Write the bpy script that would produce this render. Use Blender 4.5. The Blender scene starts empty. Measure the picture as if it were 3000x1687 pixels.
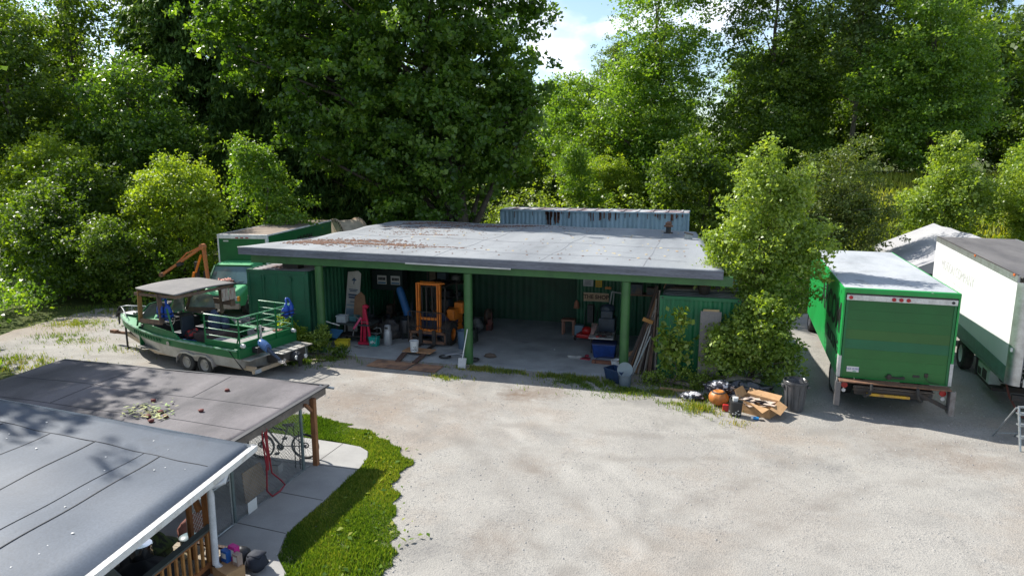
import bpy, bmesh, math, random
import numpy as np
from mathutils import Vector, Matrix
D = bpy.data; C = bpy.context; S = C.scene
R = math.radians
# ---------------------------------------------------------------- camera, sky, sun, exposure
cam = D.cameras.new('camera'); co = D.objects.new('camera', cam); S.collection.objects.link(co); S.camera = co
cam.sensor_width = 36; cam.lens = 24.0; cam.clip_start = .1; cam.clip_end = 2000
co.location = (0, 0, 6.9); co.rotation_euler = (R(90-10.7), 0, R(15.6))
SUN = Vector((-1.02, .36, 1.0)).normalized()
sun = D.lights.new('sun', 'SUN'); so = D.objects.new('sun', sun); S.collection.objects.link(so)
sun.energy = 4.7; sun.angle = R(.53); sun.color = (1, .955, .88)
so.rotation_euler = SUN.to_track_quat('Z', 'Y').to_euler()
W = D.worlds.new('World'); S.world = W; W.use_nodes = True
wn = W.node_tree.nodes; wl = W.node_tree.links
bg = wn['Background']; bg.inputs[1].default_value = .105
sky = wn.new('ShaderNodeTexSky'); sky.sky_type = 'NISHITA'; sky.sun_disc = False
sky.sun_elevation = math.asin(SUN.z); sky.sun_rotation = math.atan2(SUN.x, SUN.y)
sky.air_density = 1.0; sky.dust_density = .6; sky.ozone_density = 1.6
def N(t, kind, **kw):
    n = t.nodes.new(kind)
    for k, v in kw.items():
        if k.startswith('i_'): n.inputs[int(k[2:])].default_value = v
        else: setattr(n, k, v)
    return n
def ramp(t, stops, interp='LINEAR'):
    r = t.nodes.new('ShaderNodeValToRGB'); r.color_ramp.interpolation = interp
    e = r.color_ramp.elements
    e[0].position, e[0].color = stops[0][0], tuple(stops[0][1])+(1,)
    e[1].position, e[1].color = stops[-1][0], tuple(stops[-1][1])+(1,)
    for p, c in stops[1:-1]:
        k = e.new(p); k.color = tuple(c)+(1,)
    return r
# clouds: puffy noise over the sky dome, in the sky's own directions
t = W.node_tree
tc = N(t, 'ShaderNodeTexCoord'); mp = N(t, 'ShaderNodeMapping'); mp.inputs['Scale'].default_value = (1, 1, 2.1); mp.inputs['Location'].default_value = (.36, .1, .05)
wl.new(tc.outputs['Generated'], mp.inputs[0])
n1 = N(t, 'ShaderNodeTexNoise'); n1.inputs['Scale'].default_value = 4.6; n1.inputs['Detail'].default_value = 9; n1.inputs['Roughness'].default_value = .56
wl.new(mp.outputs[0], n1.inputs[0])
acc = n1.outputs[0]
for cx_, rad_, k_ in (((-.208, .963, .162), .055, .20), ((-.168, .975, .143), .05, .17), ((.124, .977, .172), .08, .12)):
    vd = N(t, 'ShaderNodeVectorMath', operation='DISTANCE'); wl.new(tc.outputs['Generated'], vd.inputs[0]); vd.inputs[1].default_value = cx_
    mr = N(t, 'ShaderNodeMapRange'); mr.inputs[1].default_value = 0; mr.inputs[2].default_value = rad_; mr.inputs[3].default_value = k_; mr.inputs[4].default_value = 0; wl.new(vd.outputs['Value'], mr.inputs[0])
    ad = N(t, 'ShaderNodeMath', operation='ADD'); wl.new(acc, ad.inputs[0]); wl.new(mr.outputs[0], ad.inputs[1]); acc = ad.outputs[0]
r1 = ramp(t, [(.50, (0, 0, 0)), (.62, (1, 1, 1))]); wl.new(acc, r1.inputs[0])
n2 = N(t, 'ShaderNodeTexNoise'); n2.inputs['Scale'].default_value = 9; n2.inputs['Detail'].default_value = 6; wl.new(mp.outputs[0], n2.inputs[0])
r2 = ramp(t, [(.35, (4.2, 5.0, 6.2)), (.6, (8.6, 8.8, 9.2))]); wl.new(n2.outputs[0], r2.inputs[0])
mx = N(t, 'ShaderNodeMix', data_type='RGBA'); wl.new(r1.outputs[0], mx.inputs[0]); wl.new(sky.outputs[0], mx.inputs[6]); wl.new(r2.outputs[0], mx.inputs[7])
wl.new(mx.outputs[2], bg.inputs[0])
S.view_settings.view_transform = 'Standard'; S.view_settings.look = 'None'; S.view_settings.exposure = .92; S.view_settings.gamma = 1
S.render.engine = 'CYCLES'; cy = S.cycles
cy.max_bounces = 7; cy.diffuse_bounces = 4; cy.glossy_bounces = 3; cy.transmission_bounces = 4; cy.transparent_max_bounces = 6
cy.caustics_reflective = False; cy.caustics_refractive = False; cy.sample_clamp_indirect = 6
try: cy.use_denoising = True
except Exception: pass
# ---------------------------------------------------------------- materials
MC = {}
def mat(name, col, rough=.6, metal=0., col2=None, scale=2.5, lo=.4, hi=.65, bump=0., bscale=60., spec=.5, coat=0., fine=.12, stretch=(1, 1, 1), detail=6):
    if name in MC: return MC[name]
    m = D.materials.new(name); m.use_nodes = True; t = m.node_tree; p = t.nodes['Principled BSDF']; L = t.links.new
    col2 = col2 or tuple(c*.72 for c in col)
    tc = N(t, 'ShaderNodeTexCoord'); mp = N(t, 'ShaderNodeMapping'); mp.inputs['Scale'].default_value = stretch; L(tc.outputs['Object'], mp.inputs[0])
    n = N(t, 'ShaderNodeTexNoise'); n.inputs['Scale'].default_value = scale; n.inputs['Detail'].default_value = detail; n.inputs['Roughness'].default_value = .6; L(mp.outputs[0], n.inputs[0])
    r = ramp(t, [(lo, col), (hi, col2)]); L(n.outputs[0], r.inputs[0])
    f = N(t, 'ShaderNodeTexNoise'); f.inputs['Scale'].default_value = bscale; f.inputs['Detail'].default_value = 3; L(mp.outputs[0], f.inputs[0])
    g = ramp(t, [(.3, (1-fine,)*3), (.7, (1+fine,)*3)]); L(f.outputs[0], g.inputs[0])
    mu = N(t, 'ShaderNodeMix', data_type='RGBA', blend_type='MULTIPLY'); mu.inputs[0].default_value = 1; L(r.outputs[0], mu.inputs[6]); L(g.outputs[0], mu.inputs[7])
    L(mu.outputs[2], p.inputs['Base Color'])
    p.inputs['Roughness'].default_value = rough; p.inputs['Metallic'].default_value = metal; p.inputs['Specular IOR Level'].default_value = spec
    if coat: p.inputs['Coat Weight'].default_value = coat
    if bump:
        b = N(t, 'ShaderNodeBump'); b.inputs['Strength'].default_value = bump; b.inputs['Distance'].default_value = .02; L(f.outputs[0], b.inputs['Height']); L(b.outputs[0], p.inputs['Normal'])
    MC[name] = m; return m
def leafmat(name, a, b, c, gloss=.45, trans=.35, spec=.5):
    m = D.materials.new(name); m.use_nodes = True; t = m.node_tree; L = t.links.new; p = t.nodes['Principled BSDF']; out = t.nodes['Material Output']
    at = N(t, 'ShaderNodeAttribute', attribute_name='tint')
    r = ramp(t, [(0, a), (.55, b), (1, c)]); L(at.outputs['Fac'], r.inputs[0])
    L(r.outputs[0], p.inputs['Base Color']); p.inputs['Roughness'].default_value = gloss; p.inputs['Specular IOR Level'].default_value = spec
    tr = N(t, 'ShaderNodeBsdfTranslucent')
    hs = N(t, 'ShaderNodeMix', data_type='RGBA', blend_type='MULTIPLY'); hs.inputs[0].default_value = 1; L(r.outputs[0], hs.inputs[6]); hs.inputs[7].default_value = (1.7, 1.65, .4, 1)
    L(hs.outputs[2], tr.inputs[0])
    mx = N(t, 'ShaderNodeMixShader'); mx.inputs[0].default_value = trans; L(p.outputs[0], mx.inputs[1]); L(tr.outputs[0], mx.inputs[2]); L(mx.outputs[0], out.inputs[0])
    return m
# ---------------------------------------------------------------- mesh helpers
def rotm(axis, deg): return Matrix.Rotation(R(deg), 3, axis)
class MB:
    def __init__(s): s.v = []; s.f = []
    def add(s, vs, fs):
        o = len(s.v); s.v += [tuple(v) for v in vs]; s.f += [tuple(i+o for i in f) for f in fs]; return s
    def box(s, x0, x1, y0, y1, z0, z1, rot=None, piv=None):
        vs = [Vector((x, y, z)) for z in (z0, z1) for y in (y0, y1) for x in (x0, x1)]
        if rot is not None:
            c = Vector(piv) if piv else Vector(((x0+x1)/2, (y0+y1)/2, (z0+z1)/2)); vs = [rot @ (v-c)+c for v in vs]
        return s.add(vs, [(0, 2, 3, 1), (4, 5, 7, 6), (0, 1, 5, 4), (2, 6, 7, 3), (0, 4, 6, 2), (1, 3, 7, 5)])
    def bar(s, a, b, w, h=None, roll=0):
        a, b = Vector(a), Vector(b); d = (b-a).normalized(); h = h or w
        u = Vector((0, 0, 1)) if abs(d.z) < .95 else Vector((1, 0, 0))
        x = d.cross(u).normalized(); y = x.cross(d).normalized()
        if roll: q = Matrix.Rotation(roll, 3, d); x = q @ x; y = q @ y
        vs = [p+x*sx*w/2+y*sy*h/2 for p in (a, b) for sx, sy in ((-1, -1), (1, -1), (1, 1), (-1, 1))]
        return s.add(vs, [(0, 1, 2, 3), (7, 6, 5, 4), (0, 4, 5, 1), (1, 5, 6, 2), (2, 6, 7, 3), (3, 7, 4, 0)])
    def path(s, pts, r, n=8, cap=True):
        pts = [Vector(p) for p in pts]; m = len(pts)
        if not hasattr(r, '__len__'): r = [r]*m
        vs = []; prev = None
        for i, p in enumerate(pts):
            d = (pts[min(i+1, m-1)]-pts[max(i-1, 0)]).normalized()
            if prev is None:
                u = Vector((0, 0, 1)) if abs(d.z) < .9 else Vector((1, 0, 0)); x = d.cross(u).normalized()
            else:
                x = (prev-d*prev.dot(d)); x = x.normalized() if x.length > 1e-6 else d.orthogonal().normalized()
            prev = x; y = d.cross(x)
            vs += [p+(x*math.cos(2*math.pi*k/n)+y*math.sin(2*math.pi*k/n))*r[i] for k in range(n)]
        fs = [(i*n+k, i*n+(k+1) % n, (i+1)*n+(k+1) % n, (i+1)*n+k) for i in range(m-1) for k in range(n)]
        if cap: fs += [tuple(range(n-1, -1, -1)), tuple(range((m-1)*n, m*n))]
        return s.add(vs, fs)
    def tube(s, a, b, r, r2=None, n=10): return s.path([a, b], [r, r if r2 is None else r2], n)
    def prism(s, poly, a, b, ax='z'):
        n = len(poly)
        def q(p, h): return {'z': (p[0], p[1], h), 'y': (p[0], h, p[1]), 'x': (h, p[0], p[1])}[ax]
        fs = [tuple(range(n-1, -1, -1)), tuple(range(n, 2*n))]+[(i, (i+1) % n, n+(i+1) % n, n+i) for i in range(n)]
        return s.add([q(p, a) for p in poly]+[q(p, b) for p in poly], fs)
    def lathe(s, prof, n=24, c=(0, 0, 0), ax='z'):
        vs = []
        for r, z in prof:
            for k in range(n):
                a = 2*math.pi*k/n; x, y = r*math.cos(a), r*math.sin(a)
                vs.append({'z': (c[0]+x, c[1]+y, c[2]+z), 'x': (c[0]+z, c[1]+x, c[2]+y), 'y': (c[0]+y, c[1]+z, c[2]+x)}[ax])
        m = len(prof); fs = [(i*n+k, i*n+(k+1) % n, (i+1)*n+(k+1) % n, (i+1)*n+k) for i in range(m-1) for k in range(n)]
        return s.add(vs, fs)
    def loft(s, rings, close=True, caps=True):
        n = len(rings[0]); m = len(rings); vs = [p for r in rings for p in r]
        rng = n if close else n-1
        fs = [(i*n+k, i*n+(k+1) % n, (i+1)*n+(k+1) % n, (i+1)*n+k) for i in range(m-1) for k in range(rng)]
        if caps: fs += [tuple(range(n-1, -1, -1)), tuple(range((m-1)*n, m*n))]
        return s.add(vs, fs)
    def grid(s, fn, nu, nv):
        vs = [fn(i/nu, j/nv) for j in range(nv+1) for i in range(nu+1)]
        return s.add(vs, [(j*(nu+1)+i, j*(nu+1)+i+1, (j+1)*(nu+1)+i+1, (j+1)*(nu+1)+i) for j in range(nv) for i in range(nu)])
    def blob(s, c, r, seed=0, amp=.2, n=14, m=9, flat=None, freq=2.):
        rd = random.Random(seed); ph = [(rd.uniform(0, 6.3), rd.uniform(.6, 1.4), rd.choice((2, 3, 4, 5, 7))) for _ in range(8)]
        def fn(u, v):
            a = 2*math.pi*u; b = math.pi*(v-.5); k = 1+amp*sum(math.sin(q*(a if i % 2 else 2*b)*1.0+p+b*w*freq)*w for i, (p, w, q) in enumerate(ph))/4*math.cos(b)
            z = r[2]*math.sin(b)*k
            if flat is not None: z = max(z, flat)
            return (c[0]+r[0]*math.cos(a)*math.cos(b)*k, c[1]+r[1]*math.sin(a)*math.cos(b)*k, c[2]+z)
        return s.grid(fn, n, m)
    def build(s, name, m, parent=None, smooth=False, bevel=0., loc=None, rz=None):
        me = D.meshes.new(name); me.from_pydata(s.v, [], s.f); me.update()
        bm = bmesh.new(); bm.from_mesh(me); bmesh.ops.recalc_face_normals(bm, faces=bm.faces); bm.to_mesh(me); bm.free()
        me.materials.append(m)
        if smooth:
            me.polygons.foreach_set('use_smooth', [True]*len(me.polygons))
            if smooth != 2: me.set_sharp_from_angle(angle=R(40))
        o = D.objects.new(name, me); S.collection.objects.link(o)
        if parent: o.parent = parent
        if loc: o.location = loc
        if rz is not None: o.rotation_euler = (0, 0, R(rz))
        if bevel:
            b = o.modifiers.new('bevel', 'BEVEL'); b.width = bevel; b.segments = 2; b.limit_method = 'ANGLE'
        return o
def tag(o, label=None, cat=None, group=None, kind=None):
    if label: o['label'] = label
    if cat: o['category'] = cat
    if group: o['group'] = group
    if kind: o['kind'] = kind
    return o
def thing(name, label, cat, loc=(0, 0, 0), rz=0, group=None):
    o = D.objects.new(name, None); S.collection.objects.link(o); o.location = loc; o.rotation_euler = (0, 0, R(rz)); o.empty_display_size = .2
    return tag(o, label, cat, group)
def copy_tree(o, parent=None):
    c = o.copy(); S.collection.objects.link(c); c.parent = parent
    for ch in list(o.children): copy_tree(ch, c)
    return c
def place(o, loc, rz=0, label=None, group=None, sc=1):
    if loc[1] > 41 and 'tree' in o.name+o.get('category', ''): loc = (loc[0], loc[1], hgt(loc[0], loc[1])-.1)
    o.location = loc; o.rotation_euler = (0, 0, R(rz)); o.scale = (sc,)*3
    if label: o['label'] = label
    if group: o['group'] = group
    return o
def text(name, body, size, m, parent, loc, rot, align='CENTER', ext=.002, bold=0., sx=1.):
    cu = D.curves.new(name, 'FONT'); cu.body = body; cu.size = size; cu.extrude = ext; cu.align_x = align; cu.align_y = 'CENTER'; cu.offset = bold
    cu.materials.append(m); o = D.objects.new(name, cu); S.collection.objects.link(o)
    o.parent = parent; o.location = loc; o.rotation_euler = tuple(R(a) for a in rot); o.scale = (sx, 1, 1); return o
rnd = random.Random(7); rng = np.random.default_rng(7)
# palette
GREEN = mat('green_paint', (.008, .135, .038), .4, col2=(.007, .105, .032), scale=1.4, spec=.5, fine=.06)
GREENB = mat('bright_green_paint', (.015, .30, .065), .3, col2=(.014, .24, .05), scale=1.2, fine=.05)
GPOST = mat('green_post_paint', (.040, .125, .035), .5, col2=(.030, .095, .030), scale=2, fine=.1)
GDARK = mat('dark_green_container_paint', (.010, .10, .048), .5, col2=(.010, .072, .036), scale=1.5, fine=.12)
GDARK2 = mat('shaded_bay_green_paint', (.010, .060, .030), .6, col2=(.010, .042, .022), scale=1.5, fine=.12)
RUST = mat('rusty_steel', (.20, .10, .055), .85, col2=(.11, .06, .04), scale=9, bump=.2, fine=.2)
STEEL = mat('grey_steel', (.22, .22, .23), .45, .7, col2=(.14, .13, .13), scale=6, fine=.15)
DSTEEL = mat('dark_steel', (.035, .035, .037), .6, .3, col2=(.06, .045, .035), scale=7, fine=.2)
ALU = mat('bare_aluminium', (.55, .56, .57), .38, .85, col2=(.42, .42, .42), scale=4, fine=.1)
ALUD = mat('dull_aluminium_sheet', (.46, .45, .42), .5, .45, col2=(.30, .28, .25), scale=1.8, fine=.15)
WHITE = mat('white_paint', (.66, .66, .64), .45, col2=(.58, .57, .54), scale=1.4, fine=.04)
BLACK = mat('black_plastic', (.018, .018, .02), .5, col2=(.03, .03, .032), scale=5)
RUBBER = mat('tyre_rubber', (.022, .022, .022), .85, col2=(.05, .047, .042), scale=6, fine=.2)
WOODB = mat('stained_wood', (.27, .115, .045), .65, col2=(.17, .07, .03), scale=5, stretch=(1, 1, .3), fine=.2)
WOODG = mat('weathered_wood', (.24, .20, .165), .85, col2=(.15, .12, .10), scale=5, stretch=(.4, 1, 1), fine=.2, bump=.2)
PLY = mat('plywood', (.48, .27, .14), .75, col2=(.38, .20, .10), scale=5, stretch=(.3, 1, 1), fine=.15)
CARD = mat('cardboard', (.42, .25, .12), .85, col2=(.35, .20, .09), scale=6, fine=.08)
ORANGE = mat('orange_paint', (.72, .20, .018), .42, col2=(.52, .15, .02), scale=5, fine=.1)
RED = mat('red_paint', (.50, .02, .02), .4, col2=(.36, .02, .02), scale=5)
GLASS = mat('dark_glass', (.03, .045, .05), .08, 0, spec=.8, fine=0)
CONC = mat('concrete', (.40, .39, .37), .85, col2=(.31, .30, .285), scale=1.6, bump=.15, fine=.10)
BLUEP = mat('blue_plastic', (.012, .05, .22), .4, col2=(.01, .035, .15), scale=4)
GALV = mat('galvanised_steel', (.36, .39, .40), .45, .6, col2=(.27, .29, .30), scale=8)
YEL = mat('yellow_plastic', (.62, .52, .03), .45)
# ---------------------------------------------------------------- ground
def hgt(x, y):
    k = min(max((y-35.5)/7, 0), 1); k = k*k*(3-2*k)
    a = min(max((y-41)/13, 0), 1); a = a*a*(3-2*a); b = min(max((x-1)/9, 0), 1); b = b*b*(3-2*b)
    return .75*k+4.6*a*b
def vnoise(x, y, s=0):
    return (math.sin(x*1.31+s)*math.cos(y*1.73-s*2)+math.sin(x*.53-y*.71+s*3)+.6*math.sin(x*2.9+y*2.3+s))/2.6
SOIL = mat('forest_soil', (.055, .075, .025), .95, spec=.05, col2=(.09, .10, .035), scale=.8, bump=.3, fine=.3, bscale=20)
gb = MB()
xs = [-500, -200]+[x for x in range(-90, 61, 5)]+[200, 500]; ys = [-100, -30, 0, 20, 30, 33]+[35.5+i for i in range(8)]+[46, 50, 54, 58, 62, 66, 80, 120, 200, 400, 900]
nx = len(xs)
gb.add([(x, y, hgt(x, y)-.004) for y in ys for x in xs], [(j*nx+i, j*nx+i+1, (j+1)*nx+i+1, (j+1)*nx+i) for j in range(len(ys)-1) for i in range(nx-1)])
tag(gb.build('ground', SOIL), kind='structure')
# gravel yard
def gravelmat():
    m = D.materials.new('pale_gravel'); m.use_nodes = True; t = m.node_tree; L = t.links.new; p = t.nodes['Principled BSDF']
    g = N(t, 'ShaderNodeNewGeometry'); P = g.outputs['Position']
    def noise(sc, det=5, ro=.6, stretch=None):
        n = N(t, 'ShaderNodeTexNoise'); n.inputs['Scale'].default_value = sc; n.inputs['Detail'].default_value = det; n.inputs['Roughness'].default_value = ro
        src = P
        if stretch:
            mp = N(t, 'ShaderNodeMapping'); mp.inputs['Scale'].default_value = stretch; mp.inputs['Rotation'].default_value = (0, 0, R(18)); L(P, mp.inputs[0]); src = mp.outputs[0]
        L(src, n.inputs[0]); return n.outputs[0]
    def mix(a, b, fac, mode='MIX'):
        x = N(t, 'ShaderNodeMix', data_type='RGBA', blend_type=mode)
        for k, s in ((0, fac), (6, a), (7, b)):
            if hasattr(s, 'links'): L(s, x.inputs[k])
            elif k == 0: x.inputs[0].default_value = s
            else: x.inputs[k].default_value = tuple(s)+(1,)
        return x.outputs[2]
    def rp(s, *st): r = ramp(t, list(st)); L(s, r.inputs[0]); return r.outputs[0]
    base = rp(noise(.35, 6), (.35, (.262, .250, .228)), (.52, (.310, .296, .268)), (.68, (.222, .213, .196)))
    tan = rp(noise(.16, 7, .65), (.50, (0, 0, 0)), (.66, (1, 1, 1)))
    c = mix(base, (.265, .225, .185), tan)
    dark = rp(noise(.5, 8, .7, (1, .45, 1)), (.56, (0, 0, 0)), (.78, (.8, .8, .8)))
    c = mix(c, (.155, .145, .132), dark)
    v = N(t, 'ShaderNodeTexVoronoi'); v.inputs['Scale'].default_value = 34; L(P, v.inputs[0])
    bw = N(t, 'ShaderNodeRGBToBW'); L(v.outputs['Color'], bw.inputs[0])
    stone = rp(bw.outputs[0], (.08, (.66, .68, .71)), (.35, (.96, .96, .97)), (.8, (1.08, 1.075, 1.07)))
    c = mix(c, stone, rp(noise(1.1, 5), (.38, (.3,)*3), (.6, (1,)*3)), 'MULTIPLY')
    fn = rp(noise(55, 4, .7), (.3, (.72,)*3), (.7, (1.22,)*3)); c = mix(c, fn, 1., 'MULTIPLY')
    # wheel tracks: arcs of compacted paler and darker gravel
    for (cx, cy, R0, tw) in ((9.0, 26.0, 15.6, .26), (9.0, 26.0, 17.2, .26), (-16, 4.0, 15.2, .22), (-16, 4.0, 16.7, .22), (14, 2, 16.5, .25), (14, 2, 18.0, .25), (-4, 34, 17.5, .2), (-4, 34, 19.0, .2), (-20, 30, 13.4, .22), (-20, 30, 14.9, .22)):
        vs = N(t, 'ShaderNodeVectorMath', operation='DISTANCE'); L(P, vs.inputs[0]); vs.inputs[1].default_value = (cx, cy, 0)
        wob = N(t, 'ShaderNodeMath', operation='MULTIPLY_ADD'); L(noise(.5, 4), wob.inputs[0]); wob.inputs[1].default_value = .9; L(vs.outputs['Value'], wob.inputs[2])
        sb = N(t, 'ShaderNodeMath', operation='SUBTRACT'); L(wob.outputs[0], sb.inputs[0]); sb.inputs[1].default_value = R0+.45; ab = N(t, 'ShaderNodeMath', operation='ABSOLUTE'); L(sb.outputs[0], ab.inputs[0])
        f = rp(ab.outputs[0], (tw*.35, (.55,)*3), (tw*1.5, (0,)*3)); g2 = rp(noise(.8, 6, .7), (.42, (0,)*3), (.6, (1,)*3)); f = mix(f, g2, 1., 'MULTIPLY')
        c = mix(c, (.36, .345, .315) if R0 % 1 > .55 else (.20, .185, .165), f)
    # oily brown spills that stay on the ground
    for (cx, cy, rr, k) in ((-5.0, 18.75, .75, .8), (-4.35, 19.2, .9, .6), (-6.2, 17.5, 1.3, .25), (6.2, 17.2, 1.0, .5), (-3.5, 14.2, .8, .3), (5.0, 18.2, 1.3, .35), (-9.4, 17.0, 2.0, .4), (1.5, 13.5, 2.2, .2), (-3.4, 11.0, .8, .35), (-2, 8.8, 1.2, .2)):
        vs = N(t, 'ShaderNodeVectorMath', operation='DISTANCE'); L(P, vs.inputs[0]); vs.inputs[1].default_value = (cx, cy, 0)
        ns = noise(2.6+rr, 6, .7); a = N(t, 'ShaderNodeMath', operation='MULTIPLY_ADD'); L(ns, a.inputs[0]); a.inputs[1].default_value = rr*2.4; L(vs.outputs['Value'], a.inputs[2])
        f = rp(a.outputs[0], (0, (k,)*3), (1, (0,)*3)); sc = N(t, 'ShaderNodeMath', operation='DIVIDE'); L(a.outputs[0], sc.inputs[0]); sc.inputs[1].default_value = rr*2.3
        t.links.remove(f.node.inputs[0].links[0]); L(sc.outputs[0], f.node.inputs[0]); f.node.color_ramp.elements[0].position = .45
        c = mix(c, (.13, .085, .055), f)
    L(c, p.inputs['Base Color']); p.inputs['Roughness'].default_value = .92; p.inputs['Specular IOR Level'].default_value = .2
    b = N(t, 'ShaderNodeBump'); b.inputs['Strength'].default_value = .38; b.inputs['Distance'].default_value = .02
    ad = N(t, 'ShaderNodeMath', operation='ADD'); L(v.outputs['Distance'], ad.inputs[0]); L(noise(18, 5, .7), ad.inputs[1]); L(ad.outputs[0], b.inputs['Height']); L(b.outputs[0], p.inputs['Normal'])
    return m
GRAV = gravelmat()
yard = [(-26.2, 18.2), (-26.8, 20.4), (-27.2, 22), (-27, 23.3), (-27.2, 24.9), (-25.5, 26), (-24, 27.3), (-20, 27.8), (-17, 27.2), (-13, 27), (-8, 27), (-2, 27.5), (2.2, 27), (3.0, 30), (5, 33), (8, 34), (12, 34), (18, 33), (40, 33), (40, -20), (-8, -20), (-8.2, 8), (-10, 14.6), (-13, 14.9), (-17, 15.2), (-20.5, 16), (-23, 16.9)]
ym = MB(); N_ = len(yard); pts = []
for i in range(N_):
    a, b = yard[i], yard[(i+1) % N_]; L_ = math.dist(a, b); k = max(1, int(L_/.35)) if a[0] < 20 and b[0] < 20 and a[1] > -5 else 1
    for j in range(k):
        q = j/k; x = a[0]+(b[0]-a[0])*q; y = a[1]+(b[1]-a[1])*q
        if k > 1: x += .25*vnoise(x*3, y*3, 1)+rnd.uniform(-.08, .08); y += .25*vnoise(x*3, y*3, 4)+rnd.uniform(-.08, .08)
        pts.append((x, y, 0.))
me = D.meshes.new('gravel_yard'); bm = bmesh.new(); vs = [bm.verts.new(p) for p in pts]; f = bm.faces.new(vs); bmesh.ops.triangulate(bm, faces=[f]); bmesh.ops.recalc_face_normals(bm, faces=bm.faces)
bm.to_mesh(me); bm.free(); me.materials.append(GRAV); o = D.objects.new('gravel_yard', me); S.collection.objects.link(o); tag(o, kind='structure')
# loose stones and clods over the gravel
def scatter_mesh(name, mat_, pos, size, seed, n=5, flat=.5, tint=None):
    r = np.random.default_rng(seed); k = len(pos); ang = np.linspace(0, 2*np.pi, n, endpoint=False)
    rad = size[:, None]*r.uniform(.7, 1.2, (k, n)); a = ang[None]+r.uniform(0, 6.3, (k, 1))
    base = np.stack([pos[:, 0:1]+rad*np.cos(a), pos[:, 1:2]+rad*np.sin(a), np.repeat(pos[:, 2:3]-.003, n, 1)], -1)
    top = np.stack([pos[:, 0:1]+.55*rad*np.cos(a), pos[:, 1:2]+.55*rad*np.sin(a), pos[:, 2:3]+flat*size[:, None]*r.uniform(.7, 1.3, (k, n))], -1)
    V = np.concatenate([base, top], 1).reshape(-1, 3); F = []
    o = (np.arange(k)*2*n)[:, None]
    q = np.array([[i, (i+1) % n, n+(i+1) % n, n+i] for i in range(n)]); quads = (o[:, :, None]+q[None]).reshape(-1, 4)
    tops = (o+n+np.arange(n)[None])
    me = D.meshes.new(name); me.vertices.add(len(V)); me.vertices.foreach_set('co', V.ravel())
    nl = len(quads)*4+len(tops)*n; me.loops.add(nl); me.loops.foreach_set('vertex_index', np.concatenate([quads.ravel(), tops.ravel()]))
    np_ = len(quads)+len(tops); me.polygons.add(np_)
    me.polygons.foreach_set('loop_start', np.concatenate([np.arange(len(quads))*4, len(quads)*4+np.arange(len(tops))*n]))
    me.update(calc_edges=True); me.validate(); me.materials.append(mat_)
    o = D.objects.new(name, me); S.collection.objects.link(o); return o
def inpoly(x, y, P):
    c = False; j = len(P)-1
    for i in range(len(P)):
        if (P[i][1] > y) != (P[j][1] > y) and x < (P[j][0]-P[i][0])*(y-P[i][1])/(P[j][1]-P[i][1])+P[i][0]: c = not c
        j = i
    return c
sp = []
while len(sp) < 9000:
    y = rnd.uniform(6, 27)**1; x = rnd.uniform(-25, 14)
    if x < -8.2 and y < 14.5: continue
    if -13 < x < -1.2 and y > 21: continue
    if inpoly(x, y, yard) and vnoise(x, y, 2)+rnd.uniform(-.6, .6) > .05: sp.append((x, y, 0))
STONE = mat('gravel_stone', (.20, .195, .19), .9, col2=(.34, .325, .30), scale=1.7, lo=.35, hi=.6, fine=.2)
sp = np.array(sp); tag(scatter_mesh('loose_stones', STONE, sp, rng.gamma(2.0, .0065, len(sp)).clip(.005, .028), 3), 'small loose grey stones strewn over the pale gravel', 'stones', kind='stuff')
# concrete path and slabs
PATHM = mat('path_concrete', (.31, .305, .29), .85, col2=(.25, .245, .235), scale=1.1, bump=.1, fine=.08)
pth = MB(); pth.prism([(-12, 12.8), (-8.4, 12.8), (-8.36, 3), (-6.2, 3), (-6.45, 9.0), (-6.95, 9.45), (-7.2, 10.1), (-7.2, 12.95), (-7.28, 13.5), (-7.45, 13.85), (-7.75, 14.04), (-8.2, 14.1), (-10, 14.2), (-12, 14.2)], -.02, .03)
pp = tag(pth.build('path', PATHM, bevel=.012), kind='structure')
JM = mat('joint_groove', (.10, .095, .085), .95)
jm = MB()
for a, b in (((-8.34, 10.2), (-7.22, 10.12)), ((-8.34, 11.5), (-7.22, 11.43)), ((-8.34, 12.86), (-7.2, 12.9)), ((-8.3, 12.95), (-8.25, 14.08)), ((-8.34, 8.9), (-6.5, 8.8))): jm.bar((a[0], a[1], .029), (b[0], b[1], .029), .02, .008)
jm.build('joint', JM, pp)
SLAB = mat('oily_shed_concrete', (.40, .42, .42), .7, col2=(.22, .23, .23), scale=.9, lo=.35, hi=.72, bump=.1, fine=.12)
sl = MB(); sl.box(-13.5, -2.6, 21.1, 28.2, -.05, .02); sl.box(-2.6, -1.25, 21.9, 28.2, -.05, .02); tag(sl.build('shed_floor', SLAB), kind='structure')
kf = MB(); kf.box(-16.5, -8.42, 8.0, 12.8, -.05, .015); tag(kf.build('kennel_floor', CONC), kind='structure')
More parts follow.
